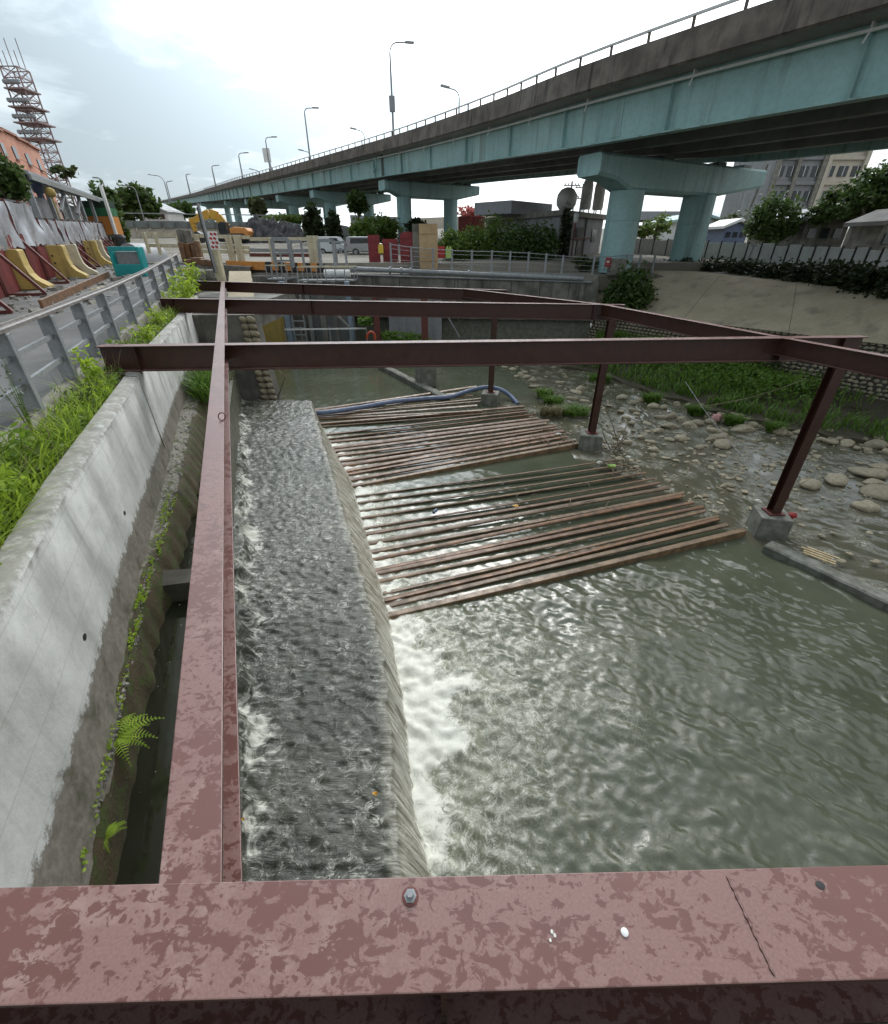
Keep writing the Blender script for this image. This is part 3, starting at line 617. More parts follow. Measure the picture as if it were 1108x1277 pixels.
# ------------------------------------------------------------------ bar racks
def racks():
    rnd = random.Random(5)
    def rack(lab, l0, l1, r0, r1, n, zl, zr, rad, mats, edge, seed, skip=()):
        rr = random.Random(seed); c = at((l0[0] + r0[0]) / 2, (l0[1] + r0[1]) / 2, WZ)
        t = thing('bar_rack', lab, 'bar rack', c, 'bar racks laid over the pool')
        for i in range(n):
            f = i / (n - 1); fl = f + (rr.uniform(-.36, .36) / n if 0 < i < n - 1 else 0); fr = f + (rr.uniform(-.34, .34) / n if 0 < i < n - 1 else 0)
            a = at(l0[0] + (l1[0] - l0[0]) * fl, l0[1] + (l1[1] - l0[1]) * fl, zl + rr.uniform(-.015, .01)); b = at(r0[0] + (r1[0] - r0[0]) * fr + rr.uniform(-7, 5), r0[1] + (r1[1] - r0[1]) * fr, zr + rr.uniform(-.02, .02))
            sag = rr.uniform(-.015, .025); r = rad * rr.uniform(.75, 1.15)
            pts = []; wob = rr.uniform(0, 6)
            for k in range(9):
                u = k / 8; p = a.lerp(b, u); p.z -= sag * math.sin(math.pi * u); p.y += .012 * math.sin(u * 5 + wob); pts.append(p)
            m = MB()
            if i == 0 and edge:
                m.sweep([[p + Vector((0, dy, dz)) for dy, dz in ((-.085, -.13), (-.085, .03), (.05, .03), (.05, -.13))] for p in pts]); o = part('edge_beam', m, MT['bamboo'], t, fix=True, bevel=.012)
            else:
                w_ = r * 1.45; h_ = r * .62; tl = rr.uniform(-.25, .25); m.sweep([[p + Vector((0, dy * w_ * (1 + .1 * math.sin(k * 1.7 + wob)), dz * h_ + dy * tl * w_)) for dy, dz in ((-1, -.4), (-.9, .8), (-.5, 1), (.55, 1), (.95, .7), (1, -.5), (.5, -1), (-.5, -1))] for k, p in enumerate(pts)]); o = part('bar', m, MT[mats[int(rr.random() * len(mats))]], t, smooth=40, fix=True)
        for f in (.33, .72):               # cross members under the bars
            a = at(l0[0] + (r0[0] - l0[0]) * f, l0[1] + (r0[1] - l0[1]) * f, zl - .08); b = at(l1[0] + (r1[0] - l1[0]) * f, l1[1] + (r1[1] - l1[1]) * f, zl - .08)
            m = MB(); m.bar(a, b, .06, .06); part('cross_member', m, MT['rust'], t)
        return t
    W2 = ('bamboo', 'rust', 'bamboo')
    rack('nearest bar rack with wide gaps reaching to the front footing', (482, 768), (425, 622), (926, 661), (774, 573), 16, WZ + .012, WZ + .12, .040, W2, True, 1)
    rack('middle bar rack of dense rusty bars ending at the second footing', (424, 609), (392, 529), (722, 552), (652, 507), 14, WZ + .02, WZ + .15, .056, ('rust', 'bamboo', 'rust'), True, 2)
    rack('farthest short bar rack lying under the blue hose', (391, 523), (383, 513), (602, 512), (590, 482), 7, WZ + .03, WZ + .16, .05, W2, True, 3)
racks()
def hose():
    pr = [(384, 516, -.36), (410, 514, -.28), (450, 508, -.27), (490, 501, -.27), (530, 497, -.26), (560, 495, -.25), (580, 489, -.2), (598, 484, -.12), (612, 483, -.1), (625, 486, -.15), (636, 493, -.3), (646, 504, -.5)]
    P = [at(*a) for a in pr]; pts = []
    for i in range(len(P) - 1):
        p0, p1, p2, p3 = P[max(i - 1, 0)], P[i], P[i + 1], P[min(i + 2, len(P) - 1)]
        for k in range(5):
            u = k / 5; pts.append(.5 * ((2 * p1) + (p2 - p0) * u + (2 * p0 - 5 * p1 + 4 * p2 - p3) * u * u + (3 * p1 - p0 - 3 * p2 + p3) * u ** 3))
    m = MB(); m.tube(pts + [P[-1]], [.085 + .004 * (i % 2) for i in range(len(pts) + 1)], 10); solo('blue_hose', m, MT['bluehose'], 'thick faded blue hose lying across the farthest bar rack', 'hose', smooth=60)
hose()
# ------------------------------------------------------------------ leaves
def leaf_mesh(name, cen, size, aspect=.5, up=.3, seed=0, fold=.25):
    """many small pointed leaves (4 corners each) round the given centres"""
    g = np.random.default_rng(seed); n = len(cen); cen = np.asarray(cen)
    a = g.normal(size=(n, 3)); a[:, 2] = a[:, 2] * .6 - up * .4; a /= np.linalg.norm(a, axis=1, keepdims=True) + 1e-9
    b = g.normal(size=(n, 3)); b -= a * (a * b).sum(1, keepdims=True); b /= np.linalg.norm(b, axis=1, keepdims=True) + 1e-9
    s = size * g.uniform(.6, 1.35, (n, 1)); c = np.cross(a, b)
    V = np.stack([cen - a * s * .5, cen + b * s * aspect * .5 + c * s * fold * .2, cen + a * s * .5, cen - b * s * aspect * .5 + c * s * fold * .2], 1).reshape(-1, 3)
    return np_mesh(name, V, np.arange(n * 4).reshape(n, 4))
def clumps(ells, n, seed, per=26, spread=.2, hollow=.45):
    """leaf centres in clumps through a set of ellipsoids (cx,cy,cz,rx,ry,rz)"""
    g = np.random.default_rng(seed); vol = np.array([e[3] * e[4] * e[5] for e in ells]) ** (2 / 3); vol = vol / vol.sum(); out = []
    for e, f in zip(ells, vol):
        m = max(3, int(n * f / per)); d = g.normal(size=(m, 3)); d /= np.linalg.norm(d, axis=1, keepdims=True)
        r = g.uniform(hollow, 1.03, (m, 1)) ** .6; c = d * r; cs = np.repeat(c, per, 0) + g.normal(size=(m * per, 3)) * spread * np.repeat(g.uniform(.6, 1.4, (m, 1)), per, 0)
        out.append(cs * np.array(e[3:]) + np.array(e[:3]))
    return np.concatenate(out)
def blades_mesh(name, roots, h, lean, w, seed, hv=.4):
    g = np.random.default_rng(seed); n = len(roots); roots = np.asarray(roots); az = g.uniform(0, 2 * np.pi, n); H = h * g.uniform(1 - hv, 1 + hv, n); Ln = lean * H * g.uniform(.3, 1.3, n)
    d = np.stack([np.cos(az), np.sin(az), 0 * az], 1); s = np.stack([-np.sin(az), np.cos(az), 0 * az], 1); V = []
    for u, ww in ((0, 1), (.4, 1), (.75, .7), (1, .08)):
        p = roots + d * (Ln * u ** 2)[:, None]; p[:, 2] = roots[:, 2] + H * (u - .28 * lean * u ** 2); V += [p - s * w * ww / 2, p + s * w * ww / 2]
    V = np.stack(V, 1).reshape(-1, 3); i = np.arange(n)[:, None] * 8; F = np.concatenate([i + np.array([[k, k + 1, k + 3, k + 2]]) for k in (0, 2, 4)])
    return np_mesh(name, V, F)
def limbs(base, top, r, seed, n=5, spread=.5):
    rr = random.Random(seed); b = Vector(base); t = Vector(top); m = MB(); H = (t - b).length
    mid = b.lerp(t, .5) + Vector((rr.uniform(-.04, .04) * H, rr.uniform(-.04, .04) * H, 0)); m.tube([b, b.lerp(mid, .5), mid, t], [r * 1.15, r, r * .8, r * .35], 7)
    for k in range(n):
        a = rr.uniform(0, 6.28); s = b.lerp(t, rr.uniform(.4, .8)); e = s + Vector((math.cos(a) * spread * H, math.sin(a) * spread * H, rr.uniform(.15, .4) * H)); m.tube([s, s.lerp(e, .5) + Vector((0, 0, .04 * H)), e], [r * .5, r * .35, r * .12], 5)
    return m
def tree(name, label, cat, base, ells, nleaf, lsize, leaf, seed, trunk_r=.15, trunk_top=None, group=None, per=26, spread=.2, aspect=.55):
    t = thing(name, label, cat, base, group); b = Vector(base)
    if trunk_r: part('trunk', limbs(b - Vector((0, 0, .1)), trunk_top or (ells[0][0], ells[0][1], ells[0][2] + ells[0][5] * .3), trunk_r, seed), MT['bark'], t, smooth=60)
    cen = clumps(ells, nleaf, seed, per, spread) - np.array(b); link('crown' if trunk_r else 'foliage', leaf_mesh('crown', cen, lsize, aspect, seed=seed), MT[leaf], t); return t
def ell(px, py, Y, rx, rz, ry=None):          # ellipsoid from picture centre and radii in photo pixels
    p = q(px, py, Y); m = mpp(p); return (p.x, p.y, p.z, rx * m, (ry or rx) * m, rz * m)
# ------------------------------------------------------------------ viaduct
V_PTS = [Vector((26.5, 0, 8.5)), Vector((20.6, 9.8, 8.95)), q(1108, 117, 19.4), q(735, 181, 30), q(624, 198, 40), q(540, 211, 51), q(472, 221, 63), q(382, 235, 84), q(340, 241.5, 99), q(303, 246.5, 117), q(268, 250, 165), q(235, 253.5, 250), q(197, 257.5, 430)]
def spline(P, per=8):
    out = []
    for i in range(len(P) - 1):
        p0, p1, p2, p3 = P[max(i - 1, 0)], P[i], P[i + 1], P[min(i + 2, len(P) - 1)]
        for k in range(per):
            u = k / per; out.append(.5 * ((2 * p1) + (p2 - p0) * u + (2 * p0 - 5 * p1 + 4 * p2 - p3) * u * u + (3 * p1 - p0 - 3 * p2 + p3) * u ** 3))
    return out + [P[-1]]
def resample(P, step):
    L = [0]
    for a, b in zip(P, P[1:]): L.append(L[-1] + (b - a).length)
    s = np.array(L); A = np.array([tuple(p) for p in P]); d = np.arange(0, L[-1], step)
    return [Vector((np.interp(x, s, A[:, 0]), np.interp(x, s, A[:, 1]), np.interp(x, s, A[:, 2]))) for x in d]
V_LINE = resample(spline(V_PTS), 1.0)
def v_right(i):
    a = V_LINE[max(i - 1, 0)]; b = V_LINE[min(i + 1, len(V_LINE) - 1)]; t = (b - a); t.z = 0; t.normalize(); return Vector((t.y, -t.x, 0)), t
def v_sec(i, prof):
    r, t = v_right(i); p = V_LINE[i]; return [p + r * x + Vector((0, 0, z)) for x, z in prof]
def nearest_i(x, y): return min(range(len(V_LINE)), key=lambda i: (V_LINE[i].x - x) ** 2 + (V_LINE[i].y - y) ** 2)
VW = 15.4                                       # deck width
def viaduct():
    t = thing('road_viaduct', 'long elevated road viaduct with teal girders curving away over teal piers', 'viaduct', (11, 32, 4))
    n = len(V_LINE); ids = list(range(0, 130, 2)) + list(range(130, n, 6))
    def run(name, prof, mt, parent=t, idx=ids, smooth=None, bevel=0): return part(name, MB().sweep([v_sec(i, prof) for i in idx]), MT[mt], parent, smooth=smooth, fix=True)
    near_i = [i for i in ids]
    g = run('girder', [(0, 0), (0, .06), (.23, .06), (.23, 1.86), (0.18, 1.92), (.32, 1.92), (.32, .06), (.5, .06), (.5, 0)], 'teal')
    for k, x in enumerate((3.4, 6.6, 9.8)): run('inner_girder', [(x, .1), (x, 1.9), (x + .5, 1.9), (x + .5, .1)], 'girder_dark')
    run('far_girder', [(13.0, .05), (13.0, 1.9), (13.4, 1.9), (13.4, .05)], 'teal')
    run('deck_slab', [(-.75, 2.0), (-.75, 2.22), (VW, 2.22), (VW, 2.0), (13.6, 1.9), (0, 1.9)], 'soffit')
    run('parapet', [(-.9, 1.93), (-1.0, 2.0), (-.9, 2.98), (-.65, 2.98), (-.55, 2.225), (-.75, 2.225), (-.745, 1.99)], 'parapet')
    run('parapet', [(VW + .25, 1.95), (VW + .25, 3.3), (VW, 3.3), (VW - .1, 2.225), (VW + .005, 2.225), (VW + .005, 1.95)], 'parapet')
    # hand rail on the parapet
    rl = run('guard_rail', [(-.83, 3.33), (-.83, 3.41), (-.72, 3.41), (-.72, 3.33)], 'white')
    d = 0; cnt = 0
    pm = None
    for i in range(4, 210, 2):
        r, tt = v_right(i); p = V_LINE[i] + r * -.775 + Vector((0, 0, 3.15))
        if pm is None:
            m = MB(); m.box((0, 0, 0), (.09, .09, .40)); pm = m.mesh('rail_post')
        o = link('rail_post', pm, MT['parapet'], rl); o.location = p - wloc(rl); o.rotation_euler = (0, 0, math.atan2(tt.y, tt.x))
    # drain pipe and its brackets along the fascia
    dp = part('drain_pipe', MB().tube([V_LINE[i] + v_right(i)[0] * -.02 + Vector((0, 0, 1.72)) for i in range(0, 120)], .06, 8), MT['white'], t, smooth=60)
    for i in range(6, 118, 6):
        r, tt = v_right(i); m = MB(); p = V_LINE[i] + r * -.05; m.tube([p + Vector((0, 0, 1.7)), p + r * -.02 + Vector((0, 0, 1.42)) + tt * .1], .035, 6); m.box(p + r * .12 + Vector((0, 0, 1.86)), (.06, .3, .22), rz=math.atan2(tt.y, tt.x)); part('pipe_bracket', m, MT['white'], dp)
    for i in range(3, 210, 7):                      # web stiffeners
        r, tt = v_right(i); m = MB(); c = V_LINE[i] + r * .13 + Vector((0, 0, .96)); m.box(c, (.035, .2, 1.79), rz=math.atan2(tt.y, tt.x)); part('stiffener', m, MT['teal'], g)
    for i in range(6, 150, 14):                     # bolted splices of the outer girder
        r, tt = v_right(i); c = V_LINE[i] + r * .222; a_ = math.atan2(tt.y, tt.x); m = MB(); m.box(c + Vector((0, 0, .95)), (.7, .02, 1.55), rz=a_); sp = part('splice_plate', m, MT['teal'], g); m = MB()
        for u in (-.26, -.16, .16, .26):
            for k in range(8): m.box(c + tt * u - r * .018 + Vector((0, 0, .28 + .19 * k)), (.045, .03, .045), rz=a_)
        b_ = part('bolts', m, MT['teal'], sp) if False else None
    for i in range(8, 150, 14):                     # cross frames under the deck
        r, tt = v_right(i); a = V_LINE[i] + r * .45 + Vector((0, 0, 1.2)); b = V_LINE[i] + r * 13 + Vector((0, 0, 1.2)); m = MB(); m.bar(a, b, .12, .7); part('cross_frame', m, MT['girder_dark'], t)
    # piers
    def pier(A, ax, tA, sB, tB, dia, zg, zc, mt, capd=(1.9, 2.0)):
        pr = bpy.data.objects.new('pier', None); COL.objects.link(pr); pr.parent = t; pr.location = Vector((A.x, A.y, zg)) - wloc(t)
        for s in (0, sB):
            c = A + ax * s; m = MB(); r = dia / 2
            m.lathe((c.x, c.y, zg - .5), [(r, 0), (r, (zc - zg) * .72), (r * .975, (zc - zg) * .72 + .02), (r * .975, (zc - zg) * .72 + .08), (r, (zc - zg) * .72 + .1), (r, zc - zg + .55)], 24); part('column', m, MT[mt], pr, smooth=35)
        a = A - ax * tA; b = A + ax * (sB + tB); nrm = Vector((-ax.y, ax.x, 0)); w = capd[0] / 2; z1 = zc + capd[1]; e = .62
        secs = []
        for p, z0 in ((a, z1 - capd[1] * .62), (a + ax * tA * .45, z1 - capd[1] * .72), (A - ax * dia * .3, zc), (A + ax * (sB + dia * .3), zc), (b, z1 - capd[1] * .6)):
            secs.append([Vector((p.x, p.y, 0)) + nrm * s * ww + Vector((0, 0, z)) for s, ww, z in ((-1, w, z0 + .15), (-1, w - .15, z0), (1, w - .15, z0), (1, w, z0 + .15), (1, w, z1 - .12), (1, w - .12, z1), (-1, w - .12, z1), (-1, w, z1 - .12))])
        part('cap_beam', MB().sweep(secs), MT[mt], pr, fix=True)
        for s in (-tA + .9, 2.6, sB + 1, sB + tB - 1.4):
            m = MB(); c = A + ax * s; m.box((c.x, c.y, z1 + .12), (.75, .75, .24), rz=math.atan2(ax.y, ax.x)); part('bearing', m, MT['girder_dark'], pr)
        return pr
    P1 = Vector((10.95, 32.6, 0)); ax1 = Vector((.883, .469, 0)); zt = V_LINE[nearest_i(8.2, 31)].z - .24
    p1 = pier(P1, ax1, 3.3, 6.6, 5.0, 2.0, G(32.6), zt - 1.6, 'teal_pale', (1.8, 1.6))
    for k, (px, Y, dia, wB, ang) in enumerate(((498, 64, 1.75, 9, 24), (402, 83, 1.75, 9, 20), (352, 98, 1.75, 9, 16), (315, 117, 1.9, 9, 12), (284, 148, 2.0, 9, 10), (252, 210, 2.2, 9, 10))):
        i = nearest_i(*(q(px - 14, 240, Y).xy)); r, tt = v_right(i); A = V_LINE[i] + r * 3.2; z = V_LINE[i].z - .24; pier(Vector((A.x, A.y, 0)), r, 2.8, 6.6, 3.8, dia, G(A.y), z - 1.55, 'teal_pale', (1.7, 1.55))
    i = nearest_i(*(q(430, 230, 98).xy)); 
    # soot coloured expansion joint and down pipes over the second pier
    i = nearest_i(*(q(470, 222, 63).xy)); r, tt = v_right(i); m = MB(); c = V_LINE[i] + r * -.15
    m.tube([c + Vector((0, 0, 1.9)), c + Vector((0, 0, .9)), c + tt * .8 + Vector((0, 0, .6)), c + tt * .8 + Vector((0, 0, 1.3))], .09, 8); part('downpipe', m, MT['teal'], t, smooth=50)
    m = MB(); m.box(V_LINE[i] + r * .1 + tt * -1.2 + Vector((0, 0, .95)), (.12, .34, 1.9), rz=math.atan2(tt.y, tt.x)); part('joint_cover', m, MT['girder_dark'], t)
    return t
viaduct()
# ------------------------------------------------------------------ street lamps on the viaduct and beyond
def lamp(name, label, base, h, arm, mt='lamp', box=None, group='street lamps', r=.1):
    b = Vector(base); t = thing(name, label, 'street lamp', b, group); d = Vector(arm); L = d.length; d.normalize()
    pts = [b, b + Vector((0, 0, h * .5)), b + Vector((0, 0, h - L * .55))]
    for k in range(1, 6):
        a = k / 5 * math.pi / 2; pts.append(b + Vector((0, 0, h - L * .55 + L * .5 * math.sin(a))) + d * L * .55 * (1 - math.cos(a)))
    pts.append(b + d * L + Vector((0, 0, h)))
    part('pole', MB().tube(pts, [r * 1.2, r, r * .8] + [r * .6] * 6, 7), MT[mt], t, smooth=50)
    e = pts[-1]; m = MB(); m.bar(e - d * .1 + Vector((0, 0, .03)), e + d * .8 + Vector((0, 0, .1)), .34, .16); part('lamp_head', m, MT[mt], t, bevel=.04)
    if box: m = MB(); m.box(b + Vector((0, 0, box[0] * h)), (.55, .35, box[1] * h)); part('control_box', m, MT['lamp'], t, bevel=.03)
    return t
def lamps():
    near = [(493, 59, 49, 516, 'tall street lamp with a grey box on its pole, on the viaduct right of centre', (.36, .17)), (388, 82, 133, 400, 'curved street lamp on the viaduct edge, next tallest after the one with a box', None),
            (338, 99, 170, 346, 'street lamp with its arm just above the white sign board on the viaduct', None), (303, 117, 190, 307, 'street lamp on the viaduct left of the white sign board', None),
            (270, 162, 206, 273, 'small distant street lamp on the viaduct, second from its far end', None), (238, 240, 217, 240, 'tiny far street lamp near the far end of the viaduct', None)]
    def px_of(p): return CX + FPX * p.x / (_c * p.y - _s * (p.z - CAM_H))
    for px, Y, ytop, xe, lab, bx in near:
        i = min((k for k in range(len(V_LINE)) if V_LINE[k].y > 8), key=lambda k: abs(px_of(V_LINE[k] + Vector((-.6, 0, 2.9))) - px)); r, tt = v_right(i); b = V_LINE[i] + r * -.6 + Vector((0, 0, 2.9)); top = q(px, ytop, b.y); h = top.z - b.z; m = mpp(top)
        lamp('street_lamp', lab, b, h, r * max(1.2, (xe - px) * m), box=bx, r=max(.1, m * .8))
    far = [(573, 52, 112, 558, 'street lamp behind the viaduct parapet pointing left, nearest of its row'), (454, 75, 163, 443, 'street lamp beyond the viaduct deck pointing left, between two taller lamps'), (387, 95, 189, 378, 'far lamp with arm to the left, just left of the second tall lamp'), (323, 120, 212, 316, 'far lamp with arm to the left behind the deck, below the white board')]
    for px, Y, ytop, xe, lab in far:
        i = min(range(len(V_LINE)), key=lambda k: abs(V_LINE[k].y - Y)); r, tt = v_right(i); b = V_LINE[i] + r * (VW - .1) + Vector((0, 0, 2.3)); ytp = ytop
        b2 = q(px, ytp, b.y + .1); m = mpp(b2); base = Vector((b2.x, b.y, b.z)); lamp('street_lamp', lab, base, max(3, b2.z - base.z), -r * max(1.2, (px - xe) * m), r=max(.09, m * .7))
    for px, yb, ytop, xe, Y, lab in ((127, 262, 222, 121, 80, 'street lamp standing behind the shed roof at the end of the hoarding'), (168, 268, 232, 158, 95, 'street lamp rising through the trees beyond the teal machine'), (203, 252, 218, 188, 150, 'slim lamp left of the far end of the viaduct'), (207, 256, 226, 206, 170, 'small lamp beside the white house roof')):
        b = q(px, yb + 14, Y); b.z = min(b.z, G(Y)) ; e = q(px, ytop, Y); m = mpp(e); lamp('street_lamp', lab, (e.x, Y, G(Y)), max(4, e.z - G(Y)), Vector(((xe - px) * m if abs(xe - px) > 2 else 1.2, .2, 0)), r=max(.09, m * .7))
    b = None
    i = min(range(len(V_LINE)), key=lambda k: abs(V_LINE[k].y - 102)); r, tt = v_right(i); c = V_LINE[i] + r * -.7; t = thing('sign_board', 'white rear of a road sign board on a mast at the viaduct edge', 'road sign', c + Vector((0, 0, 2.9)))
    a = q(332, 187, c.y); a2 = q(332, 200, c.y); m = mpp(a); mm = MB(); mm.tube([(a.x + 4 * m, c.y, c.z + 2.2), (a.x + 1 * m, c.y, a2.z + 6 * m)], .18, 7); part('mast', mm, MT['lamp'], t); mm = MB(); mm.box(((a.x), c.y, (a.z + a2.z) / 2), (9 * m, .25, 14 * m)); part('board', mm, MT['white'], t, bevel=.05)
    s = thing('camera_mast', 'mast with small instruments on top of the near viaduct parapet', 'mast', (0, 0, 0)); p = q(944, 24, 22); i = nearest_i(p.x, p.y); r, tt = v_right(i); b = V_LINE[i] + r * -.7 + Vector((0, 0, 2.9)); s.location = b
    mm = MB(); mm.tube([b, b + Vector((0, 0, 4))], .06, 8); mm.tube([b + tt * -.35, b + tt * -.35 + Vector((0, 0, 2.6))], .03, 6); part('pole', mm, MT['lamp'], s); mm = MB(); mm.box(b + Vector((0, 0, .45)), (.3, .3, .5)); part('junction_box', mm, MT['lamp'], s, bevel=.02)
lamps()
# ------------------------------------------------------------------ back wall across the river and what stands on it
def bw(px): return 31.6 - (px - 330) * (2.2 / 405)    # depth of the back wall along the picture
def back():
    # wall: upper boarded-concrete panels over a recessed lower part
    a, b = q(430, 342, bw(430)), q(748, 352, bw(748)); t = thing('river_wall', 'dark stained concrete retaining wall across the head of the pool', 'retaining wall', (2, 30.5, -1))
    n = 9; A = Vector((a.x, a.y, 0)); B = Vector((b.x, b.y, 0)); d = (B - A).normalized(); nr = Vector((d.y, -d.x, 0)); L = (B - A).length
    for k in range(n):
        s0 = A + d * (L * k / n + .012); s1 = A + d * (L * (k + 1) / n - .012); z1 = a.z + (b.z - a.z) * (k + .5) / n; m = MB()
        m.add([s0 + Vector((0, 0, 1.1)), s1 + Vector((0, 0, 1.1)), s1 + Vector((0, .5, 1.1)), s0 + Vector((0, .5, 1.1)), s0 + Vector((0, 0, z1)), s1 + Vector((0, 0, z1)), s1 + Vector((0, .5, z1)), s0 + Vector((0, .5, z1))], [(3, 2, 1, 0), (4, 5, 6, 7), (0, 1, 5, 4), (1, 2, 6, 5), (2, 3, 7, 6), (3, 0, 4, 7)])
        part('wall_panel', m, MT['conc_dark'], t, bevel=.015)
    m = MB(); A2 = A + Vector((0, .22, 0)); B2 = B + Vector((0, .22, 0)); m.add([A2 + Vector((0, 0, -1.2)), B2 + Vector((0, 0, -1.2)), B2 + Vector((0, .3, 1.12)), A2 + Vector((0, .3, 1.12))], [(0, 1, 2, 3)]); part('lower_wall', m, MT['conc_wet'], t)
    m = MB(); m.prism([(A.x - 12, A.y + 1.4), (A.x, A.y + .35), (B.x, B.y + .35), (B.x + .2, B.y + .8), (B.x, B.y + 3), (A.x - 12, A.y + 4)], 2.9, 3.55); struct('wall_top_slab', m, MT['conc'])
    # pipes
    for dz, r, y, lab in ((.22, .125, .1, 'wide grey pipe with flanges running along the top of the river wall'), (-.12, .045, -.12, 'thin pale pipe just below the wide pipe on the river wall')):
        pa, pb = q(436, 335 if r > .1 else 342.5, bw(436) - .1), q(728 if r > .1 else 738, 347.5 if r > .1 else 352, bw(728) - .1); pp = thing('water_pipe', lab, 'pipe', pa); part('pipe_body', MB().tube([pa, pa.lerp(pb, .5), pb], r, 12), MT['galv'], pp, smooth=50)
        if r > .1:
            for f in (.18, .23, .27, .52, .62): c = pa.lerp(pb, f); m = MB(); dd = (pb - pa).normalized(); m.tube([c - dd * .05, c + dd * .05], r * 1.5, 12); part('flange', m, MT['galv'], pp)
    # mesh fence on the wall
    f = thing('wire_fence', 'grey post and wire fence on top of the river wall', 'fence', (5, 31, 3.5)); tops = []
    for px, yt, yb in ((487, 303, 333), (513, 307, 334), (540, 309, 336), (564, 311, 337), (589, 312, 338), (614, 312, 340), (637, 313, 342), (660, 314, 343), (682, 316, 343.5), (703, 318, 344), (742, 320, 345), (783, 317, 342), (800, 316, 341), (818, 316, 340)):
        Y = bw(min(px, 745)) + .75 + max(0, px - 745) * .03; a = q(px, yb + 4, Y); b = q(px, yt, Y); x = b.x
        m = MB(); m.box((x, Y, (a.z + b.z) / 2), (.11, .09, b.z - a.z)); part('post', m, MT['galv'], f, bevel=.01); tops.append((Vector((x, Y, a.z)), Vector((x, Y, b.z))))
    for hgt in (.2, .4, .6, .8, .95):
        m = MB(); m.tube([l.lerp(u, hgt) for l, u in tops], .012 if hgt < .9 else .022, 5); part('wire', m, MT['galv'], f)
back()
def red_panels():
    def board(px0, px1, yt, yb, Y, label, mt='redboard', name='red_board', cat='board', rounded=False, group='red boards behind the wire fence', rails=3):
        a = q(px0, yb, Y); b = q(px1, yt, Y); z0 = min(a.z, q(px0, yb, Y).z); t = thing(name, label, cat, (a.x, Y, z0), group); w = b.x - a.x; h = b.z - z0; m = MB()
        poly = [(a.x, z0), (b.x, z0), (b.x, b.z), (a.x, b.z)] if not rounded else [(a.x, z0), (b.x, z0), (b.x, b.z - .25), (b.x - .12, b.z - .06), (b.x - .3, b.z), (a.x + .3, b.z), (a.x + .12, b.z - .06), (a.x, b.z - .25)]
        m.prism(poly, Y - .03, Y + .03, 'y'); part('panel', m, MT[mt], t, fix=True)
        for k in range(rails):
            m = MB(); m.box(((a.x + b.x) / 2, Y - .05, z0 + h * (.2 + .6 * k / max(1, rails - 1))), (w * .96, .035, .06)); part('rib', m, MT[mt], t)
        return t
    board(461, 473, 293, 327, 34, 'tall narrow dark red board left of the yellow vest'); board(478.5, 496, 298, 327, 34.3, 'squat dark red board between the yellow vest and the rounded board'); board(500, 518, 289, 327, 33.6, 'tall dark red board with a rounded top beside the plywood', rounded=True, rails=2)
    board(524, 546, 279, 336, 32.2, 'tall pale plywood sheet standing behind the wire fence', 'ply', 'plywood_sheet', 'plywood', group=None, rails=2)
    board(516, 524, 279, 334, 32.6, 'weathered grey green timber post standing against the plywood sheet', 'dkconc' if 'dkconc' in MT else 'conc_dark', 'timber_post', 'post', group=None, rails=0)
    board(546, 555, 307, 322, 33, 'small red box right of the plywood sheet', 'redplastic', 'red_box', 'box', group=None, rails=1)
    for (x0, x1, yt, yb, mt, lab) in ((472.5, 478, 304, 316, 'yvest', 'small yellow vest hanging between the red boards'), (556, 564, 307, 322, 'lime', 'lime green vest hanging on the wire fence right of the plywood')):
        a = q(x0, yb, 33.2); b = q(x1, yt, 33.2); m = MB(); w = b.x - a.x; h = b.z - a.z
        m.prism([(a.x, a.z), (a.x + w, a.z), (a.x + w, a.z + h * .75), (a.x + w * .8, a.z + h), (a.x + w * .62, a.z + h), (a.x + w * .5, a.z + h * .72), (a.x + w * .38, a.z + h), (a.x + w * .2, a.z + h), (a.x, a.z + h * .75)], 33.1, 33.22, 'y'); solo('safety_vest', m, MT[mt], lab, 'vest', bevel=.02)
red_panels()
# ------------------------------------------------------------------ cars
def car(label, px0, px1, ytop, ybase, Y, mt, van=False, name='parked_car'):
    a = q(px0, ybase, Y); b = q(px1, ytop, Y); x0, x1, z0 = a.x, b.x, a.z; L = x1 - x0; H = b.z - z0; t = thing(name, label, 'car', ((x0 + x1) / 2, Y, z0))
    side = [(0, .25), (.0, .55), (.03, .93), (.08, 1), (.55, 1), (.68, .66), (.95, .55), (1, .45), (1, .2), (.0, .2)] if not van else [(0, .2), (0, .9), (.04, 1), (.72, 1), (.88, .62), (.99, .5), (1, .2)]
    m = MB(); m.prism([(x0 + u * L, z0 + v * H) for u, v in side], Y, Y + 1.75, 'y'); part('body', m, MT[mt], t, bevel=.06, fix=True)
    win = [(.10, .64), (.12, .92), (.5, .92), (.62, .66)] if not van else [(.45, .62), (.45, .92), (.70, .92), (.82, .62)]
    m = MB(); m.prism([(x0 + u * L, z0 + v * H) for u, v in win], Y - .012, Y + .02, 'y'); part('side_window', m, MT['glass'], t, fix=True)
    m = MB(); m.box((x0 - .01, Y + .87, z0 + H * .78), (.03, 1.3, H * .24)); part('rear_window', m, MT['glass'], t)
    for u in (.2, .8):
        m = MB(); c = Vector((x0 + u * L, Y - .01, z0 + H * .2)); m.tube([c, c + Vector((0, .22, 0))], H * .2, 18); w = part('wheel', m, MT['black'], t, smooth=40)
        m = MB(); m.tube([c - Vector((0, .012, 0)), c + Vector((0, .05, 0))], H * .12, 14); part('rim', m, MT['galv'], w)
    m = MB(); m.box((x0 + L * .015, Y + .03, z0 + H * .58), (.12, .12, .22)); part('tail_light', m, MT['redplastic'], t)
    m = MB(); m.box((x0 - .03, Y + .87, z0 + H * .27), (.12, 1.7, .2)); part('bumper', m, MT['black'], t, bevel=.03)
